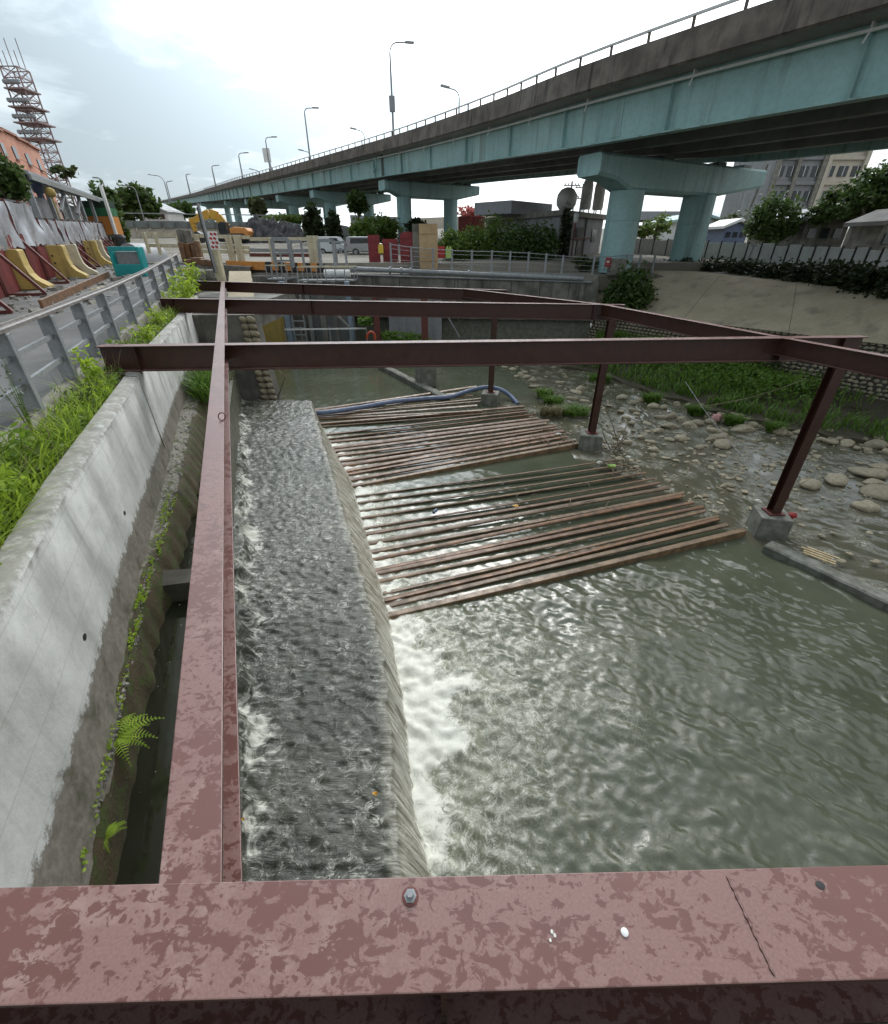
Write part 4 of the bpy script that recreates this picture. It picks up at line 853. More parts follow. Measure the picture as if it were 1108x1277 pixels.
car('silver sport utility car parked behind the red boards', 432, 492, 295, 319, 44, 'carsilver')
car('white van parked left of the silver car behind the grey gate frames', 396, 431, 295, 319, 46, 'carwhite', True, 'parked_van')
# ------------------------------------------------------------------ excavator and gravel heap
def excavator():
    Y = 62; c = q(283, 296, Y); m1 = mpp(c); base = G(Y) + .1; t = thing('excavator', 'yellow excavator with lowered boom beside the black gravel heap', 'excavator', (c.x, Y, base))
    def P(px, py, dy=0): p = q(px, py, Y); return Vector((p.x, Y + dy, p.z))
    m = MB(); a, b = P(290, 283), P(315, 296); m.prism([(a.x, b.z), (b.x, b.z), (b.x + .1, b.z + .6), (b.x - .3, a.z - .1), (a.x + .6, a.z), (a.x, a.z - .2)], Y - 1.1, Y + 1.1, 'y'); part('counterweight_body', m, MT['orange'], t, bevel=.1, fix=True)
    m = MB(); a, b = P(276, 277), P(289, 293); m.prism([(a.x, b.z), (b.x, b.z), (b.x, a.z), (a.x + .25, a.z), (a.x, a.z - .6)], Y - 1.2, Y - .1, 'y'); cb = part('cab', m, MT['black'], t, bevel=.05, fix=True)
    m = MB(); a, b = P(277, 279), P(287, 288); m.box(((a.x + b.x) / 2, Y - 1.21, (a.z + b.z) / 2), (b.x - a.x, .04, a.z - b.z)); part('window', m, MT['glass'], cb)
    m = MB(); bp = [P(283, 284), P(272, 270), P(262, 266.5), P(248, 273), P(241, 276)]
    for i in range(4): m.bar(bp[i], bp[i + 1], .5, (.9, 1.0, .9, .6)[i], (0, 0, 1))
    part('boom', m, MT['yellow'], t, bevel=.06)
    m = MB(); m.bar(P(238, 272), P(243, 284), .4, .5, (1, 0, 0)); m.bar(P(243, 284), P(245, 291), .4, .4, (1, 0, 0)); part('stick', m, MT['yellow'], t, bevel=.04)
    m = MB(); m.tube([P(266, 274, -.3), P(250, 277, -.3)], .1, 8); part('hydraulic_ram', m, MT['galv'], t)
    m = MB(); e = P(246, 292); m.prism([(e.x - .5, e.z - .9), (e.x + .5, e.z - .9), (e.x + .7, e.z), (e.x + .2, e.z + .3), (e.x - .4, e.z)], Y - .5, Y + .5, 'y'); part('bucket', m, MT['black'], t, fix=True)
    for dy in (-1.1, 1.1):
        m = MB(); a, b = P(276, 297), P(312, 301); m.box(((a.x + b.x) / 2, Y + dy, base + .4), (b.x - a.x, .55, .85)); part('track', m, MT['black'], t, bevel=.3)
excavator()
def heap():
    g = np.random.default_rng(4); Y = 66; c = q(338, 300, Y); pr = np.array([(296, 300), (303, 292), (312, 280), (320, 271), (338, 274), (355, 277), (370, 280), (378, 289), (388, 300)]); n = 90; u = np.linspace(0, 1, n); v = np.linspace(-1, 1, 30)
    xs = np.array([q(px, 290, Y).x for px, _ in pr]); zs = np.array([q(px, py, Y).z for px, py in pr]); x = np.linspace(xs[0], xs[-1], n); z = np.interp(x, xs, zs); zb = G(60) - .6
    X, V_ = np.meshgrid(x, v); Z = zb + (z[None, :] - zb) * np.clip(1 - np.abs(V_) ** 1.4, 0, 1); Z += samp(T_BIG, 14, X * 2, V_ * 5) * .16 + g.normal(size=X.shape) * .07; YY = Y + V_ * 6
    me = grid_mesh('gravel_heap', X - c.x, YY - Y, Z - zb, smooth=True); o = link('gravel_heap', me, MT['coal'], None, None, (c.x, Y, zb)); tag(o, 'heap of black gravel behind the site railing', 'gravel heap', kind='stuff')
heap()
# ------------------------------------------------------------------ left bank: hoarding, braces, barriers
def hx(y): return -14.4 - .502 * (y - 15.9)
HD = Vector((-.449, .894, 0)); HN = Vector((.894, .449, 0))     # along the hoarding, towards the road
def hoarding():
    t = thing('site_hoarding', 'red sheet hoarding with silver tarpaulins along its top, beside the road', 'hoarding', (hx(20), 20, G(20)))
    rr = random.Random(2); s = 0; P = Vector((hx(9), 9, 0)); k = 0
    while P.y < 45:
        tall = P.y < 23.5; w = 2.1 if tall else 1.9; H = 2.85 if tall else 2.3; zb = G(P.y); Q = P + HD * w
        m = MB(); nc = 16; sec = []
        for j in range(nc * 2 + 1):
            c = P + HD * (w * j / (nc * 2)) + HN * (.03 if (j // 1) % 2 else 0); sec.append([(c.x, c.y, zb - .1), (c.x, c.y, zb + H * .62)])
        m.sweep(sec, closed=False); part('sheet', m, MT['redsheet'], t)
        g = 14; a0 = zb + H * .47; u = np.linspace(0, 1, g); U, V_ = np.meshgrid(u, u); nx = samp(T_BIG, 14, U * 1.9 + k * 2.3, V_ * 1.0 + k) * .05 + samp(T_CHOP, 5, U * 1.6 + k, V_ * .25 + k) * .022
        e = .03 * (U - .5) * 0; X = P.x + HD.x * w * (.02 + .96 * U) + HN.x * (.10 + nx); Y = P.y + HD.y * w * (.02 + .96 * U) + HN.y * (.10 + nx); Z = a0 + (zb + H - .03 - a0) * V_ + (V_ < .05) * samp(T_CHOP, 5, U + k, U * 0) * .03
        o0 = wloc(t); part_me = grid_mesh('tarpaulin', X - o0.x, Y - o0.y, Z - o0.z); link('tarpaulin', part_me, MT['tarp'], t)
        m = MB(); c = P + HN * .06; m.box((c.x, c.y, zb + H / 2), (.09, .09, H + .06), rz=-.47); part('post', m, MT['redsteel'], t)
        m = MB(); m.bar(P + Vector((0, 0, zb + H)), Q + Vector((0, 0, zb + H + G(Q.y) - zb)), .09, .07); part('top_bar', m, MT['black'], t)
        if k % 2 == 0 or not tall:
            a = P + HN * .1 + Vector((0, 0, zb + H * .55)); b = P + HN * 1.15 + HD * -.1 + Vector((0, 0, zb + .05)); m = MB(); m.bar(a, b, .09, .09); br = part('brace', m, MT['redsteel'], t)
            m = MB(); m.bar(P + HN * .1 + Vector((0, 0, zb + .06)), b, .08, .08); part('foot_bar', m, MT['redsteel'], br)
        P = Q; k += 1
hoarding()
def barriers():
    labs = ['yellow concrete barrier nearest the camera, with dark lifting holes in its end', 'second yellow concrete barrier along the hoarding, cleaner front face', 'pale slim concrete barrier with broken rubble at its foot', 'yellow concrete barrier second from the far end of the hoarding', 'farthest pale yellow concrete barrier at the end of the hoarding']
    for (px, py, z), lab, mt, w in zip(((40, 362, 3.62), (90, 349, 3.72), (117, 345, 3.78), (131, 332, 4.0), (141, 328, 4.1)), labs, ('yellowc', 'yellowc', 'cream', 'yellowc', 'cream'), (.85, .8, .3, .55, .55)):
        p = at(px, py, z); Y = float(np.clip(p.y, 15, 40)); base = q(px, py, Y); c = Vector((base.x, Y, G(Y)))
        if px > 100: c = Vector((hx(Y), Y, G(Y))) + HN * 1.0
        t = thing('concrete_barrier', lab, 'barrier', c, 'concrete barriers along the hoarding'); prof = [(-.45, 0), (-.45, 1.26), (-.41, 1.3), (.12, 1.3), (.16, 1.26), (.17, .78), (.22, .52), (.34, .34), (.66, .12), (.66, 0)]
        secs = [[c + HN * u + HD * s + Vector((0, 0, z)) for u, z in prof] for s in (-w / 2, w / 2)]; part('barrier_body', MB().sweep(secs), MT[mt], t, bevel=.03, fix=True)
        if w > .5:
            for z in (.9, .62, .3):
                m = MB(); e = c + HN * -.3 + HD * (-w / 2 - .004) + Vector((0, 0, z)); m.tube([e, e + HD * -.012], .04, 10); part('lifting_hole', m, MT['black'], t)
    rr = random.Random(9); m = MB()
    for i in range(420):
        y = rr.uniform(12, 33); c = Vector((hx(y), y, G(y))) + HN * rr.uniform(.3, 3.6) ** 1; r = rr.uniform(.02, .13) * (1 if rr.random() < .3 else .5); M = Matrix.Rotation(rr.uniform(0, 3), 3, 'Z') @ Matrix.Rotation(rr.uniform(0, 3), 3, 'X'); m.box(c + Vector((0, 0, r * .3)), (r * 2, r * 1.6, r), M=M)
    struct('road_rubble', m, MT['conc'], kind='stuff')
    for (px, py, dx, dy, lab) in ((150, 369, .0, 0, 'long rusty steel channel lying at the foot of the barriers'),):
        a = Vector((hx(13.2), 13.2, G(13))) + HN * 1.7; b = Vector((hx(22.5), 22.5, G(22))) + HN * 2.3; m = MB(); m.bar(a + Vector((0, 0, .14)), b + Vector((0, 0, .16)), .08, .24); solo('steel_channel', m, MT['rust'], lab, 'steel channel', bevel=.01)
    for i, (y, s, lab) in enumerate(((14.6, 2.5, 'bent grey scrap strips on the road below the first brace'), (17.2, 2.9, 'pale splintered boards lying on the road before the second barrier'), (21, 3.1, 'broken concrete lumps on the road below the slim barrier'))):
        m = MB()
        for k in range(7):
            c = Vector((hx(y), y, G(y) + .05 + .02 * k)) + HN * (s + rr.uniform(-.4, .4)) + HD * rr.uniform(-.6, .6); M = Matrix.Rotation(rr.uniform(0, 3), 3, 'Z'); m.box(c, (rr.uniform(.3, .9), rr.uniform(.08, .2), .04 + .1 * (i == 2)), M=M)
        solo('scrap_pile', m, MT[('galv', 'cream', 'conc')[i]], lab, 'scrap')
    for k, (xa, ya, xb, yb) in enumerate(((123, 379, 155, 371), (128, 377, 140, 388))):      # worn white road paint
        a, b = at(xa, ya, G(12) + .004), at(xb, yb, G(12) + .004); m = MB(); d = (b - a).normalized(); n = Vector((-d.y, d.x, 0)) * .06; m.add([a - n, b - n, b + n, a + n], [(0, 1, 2, 3)]); struct('road_marking', m, MT['white'])
barriers()
def left_yard():
    Y = 24; a = q(153, 352, Y); b = q(177, 319, Y); z0 = G(Y); t = thing('generator_cabinet', 'teal open framed machine cabinet behind the end of the railing', 'cabinet', (a.x, Y, z0)); w = b.x - a.x; h = max(b.z - z0, 1.2)
    for u in (0, w):
        m = MB(); m.box((a.x + u, Y, z0 + h / 2), (.12, .45, h)); part('side_frame', m, MT['tealplastic'], t, bevel=.02)
    for z, hh in ((h - .08, .18), (.25, .5)):
        m = MB(); m.box((a.x + w / 2, Y - .2, z0 + z), (w - .12, .1, hh)); part('cross_panel', m, MT['tealplastic'], t, bevel=.02)
    m = MB(); m.box((a.x + w / 2, Y + .1, z0 + h * .5), (w - .2, .3, h * .7)); part('machine', m, MT['galv'], t, bevel=.05)
    Y = 33; a = q(147, 320, Y); b = q(175, 303, Y); m = MB(); r = (b.x - a.x) / 2; prof = [((a.x + r) + r * math.cos(k * math.pi / 14), G(Y) + max(r * 1.0, b.z - G(Y)) * math.sin(k * math.pi / 14)) for k in range(15)]; m.prism(prof, Y, Y + 3, 'y'); solo('arched_cover', m, MT['roofgrey'], 'dark grey arched cover behind the teal cabinet', 'cover', smooth=40)
    Y = 36; a = q(151, 303, Y); m = MB(); m.lathe((a.x, Y, G(Y)), [(.3, 0), (.35, a.z - G(Y) + .3), (.4, a.z - G(Y) + .32), (.3, a.z - G(Y) + .5)], 14); solo('black_bin', m, MT['black'], 'black bin standing behind the grey arched cover', 'bin', smooth=40)
    # shed behind the hoarding
    e0, e1 = q(36, 216, 29.5), q(129, 251, 46); z = 8.3; t = thing('open_shed', 'long open shed with a dark roof behind the hoarding', 'shed', (e0.x, e0.y, 4)); back = -HN * 7
    A, B = Vector((e0.x, e0.y, z)), Vector((e1.x, e1.y, z)); m = MB(); m.add([A, B, B + back + Vector((0, 0, .9)), A + back + Vector((0, 0, .9))] + [p + Vector((0, 0, .16)) for p in (A, B, B + back + Vector((0, 0, .9)), A + back + Vector((0, 0, .9)))], [(3, 2, 1, 0), (4, 5, 6, 7), (0, 1, 5, 4), (1, 2, 6, 5), (2, 3, 7, 6), (3, 0, 4, 7)]); part('roof', m, MT['roofgrey'], t)
    m = MB(); m.bar(A + Vector((0, 0, -.1)), B + Vector((0, 0, -.1)), .12, .25); part('eave_beam', m, MT['girder_dark'], t)
    for f in (0.02, .2, .4, .62, .82, .98):
        p = A.lerp(B, f) + back * .05; m = MB(); m.box((p.x, p.y, (G(p.y) + z) / 2), (.2, .2, z - G(p.y)), rz=.3); part('post', m, MT['galv'], t)
        if f in (.4, .62): m = MB(); m.bar(p + Vector((0, 0, -.4)), p + HD * -2.8 + Vector((0, 0, -2.0 + .6)), .14, .14); part('knee_brace', m, MT['galv'], t)
    m = MB(); A2, B2 = A + back * .8, B + back * .8; m.add([A2 + Vector((0, 0, -5)), B2 + Vector((0, 0, -5)), B2, A2], [(0, 1, 2, 3)]); part('rear_wall', m, MT['greywall'], t)
    for f0, f1, mt in ((.08, .26, 'greywall'), (.28, .38, 'white'), (.42, .66, 'girder_dark')):
        c0, c1 = A.lerp(B, f0) + back * .12, A.lerp(B, f1) + back * .12; m = MB(); m.bar(c0 + Vector((0, 0, -2.3)), c1 + Vector((0, 0, -2.3)), .1, 3.0); part('wall_panel', m, MT[mt], t)
    Y = 44.5; t2 = thing('striped_cabin', 'green and orange striped cabin panel at the far end of the hoarding', 'cabin', q(107, 284, Y)); a, b = q(107, 282, Y), q(131, 252, Y); zs = [a.z - .6, a.z + (b.z - a.z) * .42, a.z + (b.z - a.z) * .78, b.z + .1]
    for i, mt in enumerate(('orange', 'green', 'dgreen')):
        m = MB(); m.box(((a.x + b.x) / 2, Y + .6, (zs[i] + zs[i + 1]) / 2), (b.x - a.x, 1.2, zs[i + 1] - zs[i] - .02)); part('panel', m, MT[mt], t2)
    m = MB(); m.box((b.x + .15, Y - .1, a.z + .6), (.2, .2, 4.4)); part('corner_post', m, MT['white'], t2)
    p = q(63, 240, 32); m = MB(); m.lathe((p.x, p.y, p.z - .25), [(.05, 0), (.22, .08), (.27, .25), (.22, .42), (.05, .5)], 14); m.tube([(p.x, p.y, p.z - .2), (p.x, p.y, G(32))], .05, 6); solo('round_lamp', m, MT['yellowc'], 'round yellowish lamp on a post behind the tall tarpaulins', 'lamp', smooth=50)
    p = q(44, 226, 34); m = MB(); m.lathe((p.x, p.y, p.z - .6), [(.26, 0), (.3, .1), (.3, .7), (.24, .8)], 16); m.box((p.x, p.y, (p.z - .6 + G(28)) / 2), (.25, .25, p.z - .6 - G(28))); solo('blue_drum', m, MT['bluehose'], 'blue drum on a stand at the near end of the open shed', 'drum', smooth=40)
    # pink building and floodlight tower
    t = thing('pink_building', 'salmon pink building with a stepped parapet behind the dark tree', 'building', (q(20, 215, 80).x, 80, G(80)))
    cs = [(q(px, 200, Y), q(px, py, Y).z) for px, py, Y in ((4, 168, 76), (15, 170, 80), (30, 176, 85), (41, 184, 89), (53, 193, 95))]; back = Vector((-9, 4, 0))
    for i in range(4):
        a, b = cs[i][0], cs[i + 1][0]; zt = max(cs[i][1], cs[i + 1][1] + .5); dd = (b - a).normalized(); nn = Vector((dd.y, -dd.x, 0)); nn = nn if nn.x > 0 else -nn; g_ = dd * .006
        m = MB(); m.prism([(p.x, p.y) for p in (a + g_, b - g_, b - g_ + back, a + g_ + back)], G(80) - 1, zt); part('wall', m, MT['pink'], t, fix=True)
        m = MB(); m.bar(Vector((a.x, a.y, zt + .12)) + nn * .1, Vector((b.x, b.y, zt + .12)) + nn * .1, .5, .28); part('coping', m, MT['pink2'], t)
        for h in (2.2, 5.4):
            c = a.lerp(b, .5); m = MB(); m.bar(Vector((c.x, c.y, zt - h)) - dd * .7 + nn * .02, Vector((c.x, c.y, zt - h)) + dd * .7 + nn * .02, .2, 1.4); w = part('window', m, MT['glass'], t); m = MB(); m.bar(Vector((c.x, c.y, zt - h - .8)) - dd * .85 + nn * .15, Vector((c.x, c.y, zt - h - .8)) + dd * .85 + nn * .15, .3, .12); part('sill', m, MT['pink2'], w)
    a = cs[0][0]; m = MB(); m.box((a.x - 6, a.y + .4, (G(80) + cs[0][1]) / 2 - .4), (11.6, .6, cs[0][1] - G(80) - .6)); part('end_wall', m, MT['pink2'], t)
    Y = 105; b = q(68, 222, Y); top = q(20, 86, Y); X0 = b.x; zb = G(Y); zt = top.z; t = thing('floodlight_tower', 'tall rust red lattice floodlight tower leaning in view behind the pink building', 'tower', (X0, Y, zb)); w0, w1 = 1.55, 1.4
    def cor(z, sx, sy): f = (z - zb) / (zt - zb); w = w0 + (w1 - w0) * f; return Vector((X0 + sx * w, Y + sy * w, z))
    C4 = ((-1, -1), (1, -1), (1, 1), (-1, 1))
    for c in C4: m = MB(); m.bar(cor(zb, *c), cor(zt, *c), .18, .18, (0, 1, 0)); part('leg', m, MT['lattice'], t)
    n = 17
    for k in range(n + 1):
        z = zb + (zt - zb) * k / n; m = MB()
        for i in range(4): m.bar(cor(z, *C4[i]), cor(z, *C4[(i + 1) % 4]), .12, .14)
        part('girt', m, MT['lattice'], t)
        if k < n:
            z2 = zb + (zt - zb) * (k + 1) / n; m = MB()
            for i in range(4): m.bar(cor(z, *C4[i]), cor(z2, *C4[(i + 1) % 4]), .08, .08); m.bar(cor(z, *C4[(i + 1) % 4]), cor(z2, *C4[i]), .08, .08)
            part('diagonal_brace', m, MT['lattice'], t)
    for k, (f, ww) in enumerate(((.60, 2.75), (.69, 2.6), (.78, 2.45), (.88, 2.0))):
        z = zb + (zt - zb) * f; m = MB(); m.box((X0, Y, z), (ww * 2 - .6, 4.0, .2)); pl = part('platform', m, MT['lattice'], t)
        for j in range(7):
            m = MB(); x = X0 - ww + .9 + j * (ww * 2 - 1.8) / 6; m.lathe((x, Y - 2.0, z + .45), [(.15, 0), (.34, .15), (.34, .5), (.15, .65)], 8); part('floodlight', m, MT['galv'], pl)
    for j in range(5): m = MB(); x = X0 - 1.9 + j * .95; m.tube([(x, Y, zt), (x, Y, zt + 3.8 - (j % 2) * 1.5)], .07, 5); part('antenna', m, MT['lattice'], t)
left_yard()
def far_left():
    tree('tree', 'dark dense round tree behind the near end of the hoarding', 'tree', (q(5, 230, 25).x, 25, G(25)), [ell(4, 222, 25, 20, 22), ell(-22, 218, 25, 30, 26), ell(18, 232, 25, 12, 12)], 9000, .27, 'treeleaf', 21, .25, spread=.16)
    for i, (px, py, rx, ry, Y, lab) in enumerate(((131, 252, 13, 14, 62, 'leafy tree just right of the striped cabin'), (150, 258, 12, 12, 100, 'low dark tree between two lamp poles on the left'), (173, 252, 17, 15, 100, 'broad tree crown left of the white house'), (147, 287, 9, 17, 48, 'dark green bush below the trees at the end of the hoarding'))):
        p = q(px, py + ry, Y); tree('tree', lab, 'tree', (p.x, Y, G(Y)), [ell(px, py, Y, rx, ry), ell(px - rx * .6, py + 4, Y, rx * .6, ry * .7), ell(px + rx * .5, py + 5, Y, rx * .6, ry * .7)], 2600, .012 * Y, 'treeleaf', 30 + i, .2)
    p = q(80, 216, 70); tree('tree', 'thin feathery tree top above the shed roof', 'tree', (p.x, 70, G(70)), [ell(79, 214, 70, 12, 5), ell(89, 212, 70, 6, 5)], 500, .6, 'dkplant', 37, .15)
    # flood wall with its dark top rail
    Y = 74; t = thing('flood_wall', 'long pale flood wall with a dark parapet in the left distance', 'wall', q(190, 305, Y)); x = q(135, 280, Y).x; x1 = q(345, 285, Y).x; n = 14
    z0, zm, zt = q(200, 312, Y).z - 1.5, q(200, 284, Y).z, q(200, 275, Y).z
    for k in range(n):
        a = x + (x1 - x) * k / n; b = x + (x1 - x) * (k + 1) / n; m = MB(); m.box(((a + b) / 2, Y + k * .5, (z0 + zm) / 2), (b - a - .06, .5, zm - z0)); part('wall_panel', m, MT['beige'], t)
        m = MB(); m.box(((a + b) / 2, Y + k * .5 - .1, (zt + zm) / 2), (b - a + .02, .9, zt - zm)); part('parapet', m, MT['girder_dark'], t)
    m = MB(); m.bar((x, Y, zt + .9), (x1, Y + 7, zt + .9), .1, .12); part('hand_rail', m, MT['galv'], t)
    Y = 120; t = thing('white_house', 'small white house with a grey gabled roof below the far viaduct', 'house', q(205, 275, Y)); a, b = q(190, 278, Y), q(218, 263, Y); m = MB(); m.box(((a.x + b.x) / 2, Y, (a.z + b.z) / 2), (b.x - a.x, 7, b.z - a.z)); part('wall', m, MT['white'], t)
    m = MB(); rz = q(196, 252, Y).z; m.prism([(a.x - .8, b.z), (b.x + .4, b.z - .3), (a.x + (b.x - a.x) * .3, rz)], Y - 4.2, Y + 4, 'y'); part('roof', m, MT['roofgrey'], t, fix=True)
    for k in range(3): m = MB(); m.box((a.x + (b.x - a.x) * (.3 + .25 * k), Y - 3.52, (a.z + b.z) / 2), (.9, .12, 1.1)); part('window', m, MT['glass'], t)
    for i, (px, py, rx, ry, Y, lf, lab) in enumerate(((228, 262, 13, 7, 150, 'treeleaf', 'low dark trees under the far end of the viaduct'), (392, 278, 10, 20, 60, 'darkleaf', 'dark upright tree behind the black gravel heap'), (416, 283, 7, 13, 58, 'darkleaf', 'dark tree with gaps left of the second far pier'), (446, 253, 10, 9, 66, 'treeleaf', 'small tree with a round crown on a bare trunk beside the viaduct pier'), (322, 258, 8, 9, 92, 'dkplant', 'thin tree under the viaduct above the excavator'))):
        p = q(px, py + ry + 12, Y); tree('tree', lab, 'tree', (p.x, Y, G(Y)), [ell(px, py, Y, rx, ry), ell(px + rx * .5, py + ry * .4, Y, rx * .6, ry * .6), ell(px - rx * .5, py + ry * .3, Y, rx * .6, ry * .6)], 1500, .011 * Y, lf, 50 + i, .15)
    for i, (px, py, rx, ry, Y, lf) in enumerate(((470, 285, 24, 12, 62, 'hedgeleaf'), (360, 272, 26, 4, 80, 'hedgeleaf'), (452, 288, 14, 8, 58, 'hedgeleaf'), (520, 288, 12, 12, 60, 'darkleaf'))):
        p = q(px, py + ry, Y); tree('shrub', ('broad light green shrub behind the silver car', 'strip of light green scrub above the gravel heap', 'low light green shrub left of the first teal pier far away', 'dark shrub between the red boards and the plywood')[i], 'shrub', (p.x, Y, G(Y)), [ell(px, py, Y, rx, ry), ell(px + rx * .5, py + 2, Y, rx * .6, ry * .8)], 1600, .5, lf, 60 + i, 0)
    m = MB(); a, b = q(408, 298, 70), q(440, 280, 70); m.prism([(a.x, a.z), (b.x, a.z), (b.x, a.z + .8), (a.x + (b.x - a.x) * .5, b.z), (a.x, a.z + .6)], 70, 76, 'y'); solo('dark_hut', m, MT['girder_dark'], 'dark hut roof between the trees behind the parked vehicles', 'hut')
    m = MB(); a, b = q(438, 283, 150), q(500, 268, 150); m.prism([(a.x, a.z - 3), (b.x, a.z - 3), (b.x, b.z - .5), (a.x, b.z)], 150, 170, 'y'); solo('distant_warehouse', m, MT['roofgrey'], 'long pale warehouse roof in the distance behind the first far pier', 'warehouse')
    m = MB(); a, b = q(520, 285, 160), q(640, 262, 160); m.prism([(a.x, a.z - 4), (b.x, a.z - 4), (b.x, b.z - 1), (a.x, b.z - 2)], 160, 180, 'y'); solo('distant_block', m, MT['beige'], 'low beige block in the haze behind the red blossom tree', 'building')
far_left()
# ------------------------------------------------------------------ site bridge, gates and sluice at the head of the pool
def site_bridge():
    Y = 33.2; t = thing('site_railing', 'cream painted site railing across the bridge left of the grey gate frames', 'railing', q(300, 328, Y))
    def V(px, py, Yy=Y): return q(px, py, Yy)
    for px, y0, y1, w in ((187, 290, 316, .14), (201, 290, 318, .14), (229, 293, 322, .16), (252, 292, 325, .26), (291, 293, 325, .34), (302, 293, 327, .36), (391, 294, 331, .3), (398, 294, 331, .3), (342, 296, 329, .16)):
        a, b = V(px, y1), V(px, y0); m = MB(); m.box((a.x, Y, (a.z + b.z) / 2), (w * 1.25, .16, b.z - a.z)); part('post', m, MT['cream'], t, bevel=.015)
    for (x0, y0, x1, y1, mt) in ((183, 292, 311, 296, 'cream'), (183, 306, 311, 309, 'cream'), (225, 313, 311, 314.5, 'cream'), (311, 298, 395, 298, 'cream'), (311, 312, 395, 313, 'galv'), (311, 318, 395, 318.5, 'redsteel')):
        m = MB(); m.bar(V(x0, y0) + Vector((0, .12, 0)), V(x1, y1) + Vector((0, .12, 0)), .08, .2); part('rail', m, MT[mt], t)
    Y2 = 32.4; k = thing('striped_kerb', 'orange and black striped kerb beam along the bridge edge', 'kerb', q(340, 333, Y2)); a, b = q(283, 325, Y2), q(404, 328.5, Y2); h = .46
    n = 15
    for i in range(n):
        p0, p1 = a.lerp(b, i / n), a.lerp(b, (i + 1) / n); m = MB(); long_ = i < 5
        m.bar(p0 + Vector((.004, 0, -h / 2)), p1 + Vector((-.004, 0, -h / 2)), .4, h); part('stripe', m, MT['orange' if (i < 5 or i % 2) else 'black'], k)
    m = MB(); c0, c1 = q(312, 333, Y2 + .3), q(442, 337, Y2 + .3); m.add([c0, c1, c1 + Vector((0, 0, -2.2)), c0 + Vector((0, 0, -2.2)), c0 + Vector((0, 6, 0)), c1 + Vector((0, 6, 0)), c1 + Vector((0, 6, -2.2)), c0 + Vector((0, 6, -2.2))], [(0, 1, 2, 3), (4, 7, 6, 5), (0, 4, 5, 1), (3, 2, 6, 7), (0, 3, 7, 4), (1, 5, 6, 2)])
    solo('bridge_slab', m, MT['conc_dark'], 'dark concrete bridge slab carrying the striped kerb', 'bridge slab')
    m = MB(); a = q(200, 332, 31.5); m.add([q(200, 326, 31.5), q(312, 333, 31.5), q(312, 380, 31.0), q(200, 380, 31.0)], [(0, 3, 2, 1)]); b2 = [q(200, 326, 31.5), q(312, 333, 31.5)]; m.add([b2[0], b2[1], b2[1] + Vector((0, 5, 0)), b2[0] + Vector((0, 5, 0))], [(0, 1, 2, 3)])
    solo('abutment', m, MT['conc_dark'], 'dark abutment face below the cream site railing', 'abutment')
    # barrier post and gate arm
    Y = 24.5; g = thing('gate_post', 'cream gate post with a raised grey arm and a red and white plate', 'gate post', q(277, 352, Y)); a, b = q(278, 354, Y), q(273, 306, Y); m = MB(); m.box((a.x, Y, (a.z + b.z) / 2), (.36, .3, b.z - a.z)); part('post', m, MT['cream'], g, bevel=.03)
    p0, p1 = q(270, 340, Y - .25), q(247, 254, Y - .25); m = MB(); m.bar(p0, p1, .1, .13, (0, 1, 0)); ar = part('arm', m, MT['galv'], g, bevel=.01); m = MB(); m.bar(p0 + Vector((-.05, -.07, 0)), p1.lerp(p0, .05) + Vector((-.05, -.07, 0)), .05, .03, (0, 1, 0)); part('dark_strip', m, MT['black'], ar)
    m = MB(); c, c2 = q(262, 309, Y - .35), q(272, 293, Y - .35); d = q(267, 300, Y - .35); w, h = .42, .72
    pl = part('plate', MB().box((d.x, d.y, d.z), (w, .03, h)), MT['white'], g)
    for i in range(4):
        for j in range(2):
            m = MB(); m.box((d.x + (j - .5) * w * .42 + (.04 if i % 2 else -.02), d.y - .02, d.z + (i - 1.5) * h * .235), (w * .3, .012, h * .13), M=Matrix.Rotation(R(25), 3, 'Y')); part('red_patch', m, MT['redplastic'], pl)
    # grey portal frames over the sluice
    def portal(label, x0, x1, yt, yb, Y, r=.055, inner=()):
        t = thing('gate_portal', label, 'gate portal', q((x0 + x1) / 2, yb, Y), 'grey gate frames over the sluice'); a, b, c, d = q(x0, yb, Y), q(x0, yt, Y), q(x1, yt, Y), q(x1, yb, Y); b.x = a.x; c.x = d.x; c.z = b.z
        m = MB(); m.box(((a.x), Y, (a.z + b.z) / 2), (r * 2.4, r * 2.4, b.z - a.z)); part('upright', m, MT['galv'], t); m = MB(); m.box(((d.x), Y, (d.z + c.z) / 2), (r * 2.4, r * 2.4, c.z - d.z)); part('upright', m, MT['galv'], t)
        m = MB(); m.bar(b, c, r * 2, r * 2.4); part('top_bar', m, MT['galv'], t)
        for f in inner: m = MB(); m.bar(a.lerp(b, f), d.lerp(c, f), r * 1.4, r * 1.4); part('cross_bar', m, MT['galv'], t)
        return t
    portal('tall grey gate frame at the left of the sluice platform', 345, 365, 298, 334, 30.6, .07, (.5, .25)); portal('narrow grey gate frame just right of the tall one', 367, 380, 301, 333, 30.9, .05, (.6,)); portal('grey gate frame in front of the white van', 401, 419, 300, 333, 30.8, .07); portal('thin grey gate frame left of the silver car', 421, 433, 302, 332, 31.2, .05, (.7,)); portal('low hooped frame inside the tall gate frame', 352, 364, 312, 330, 30.4, .035)
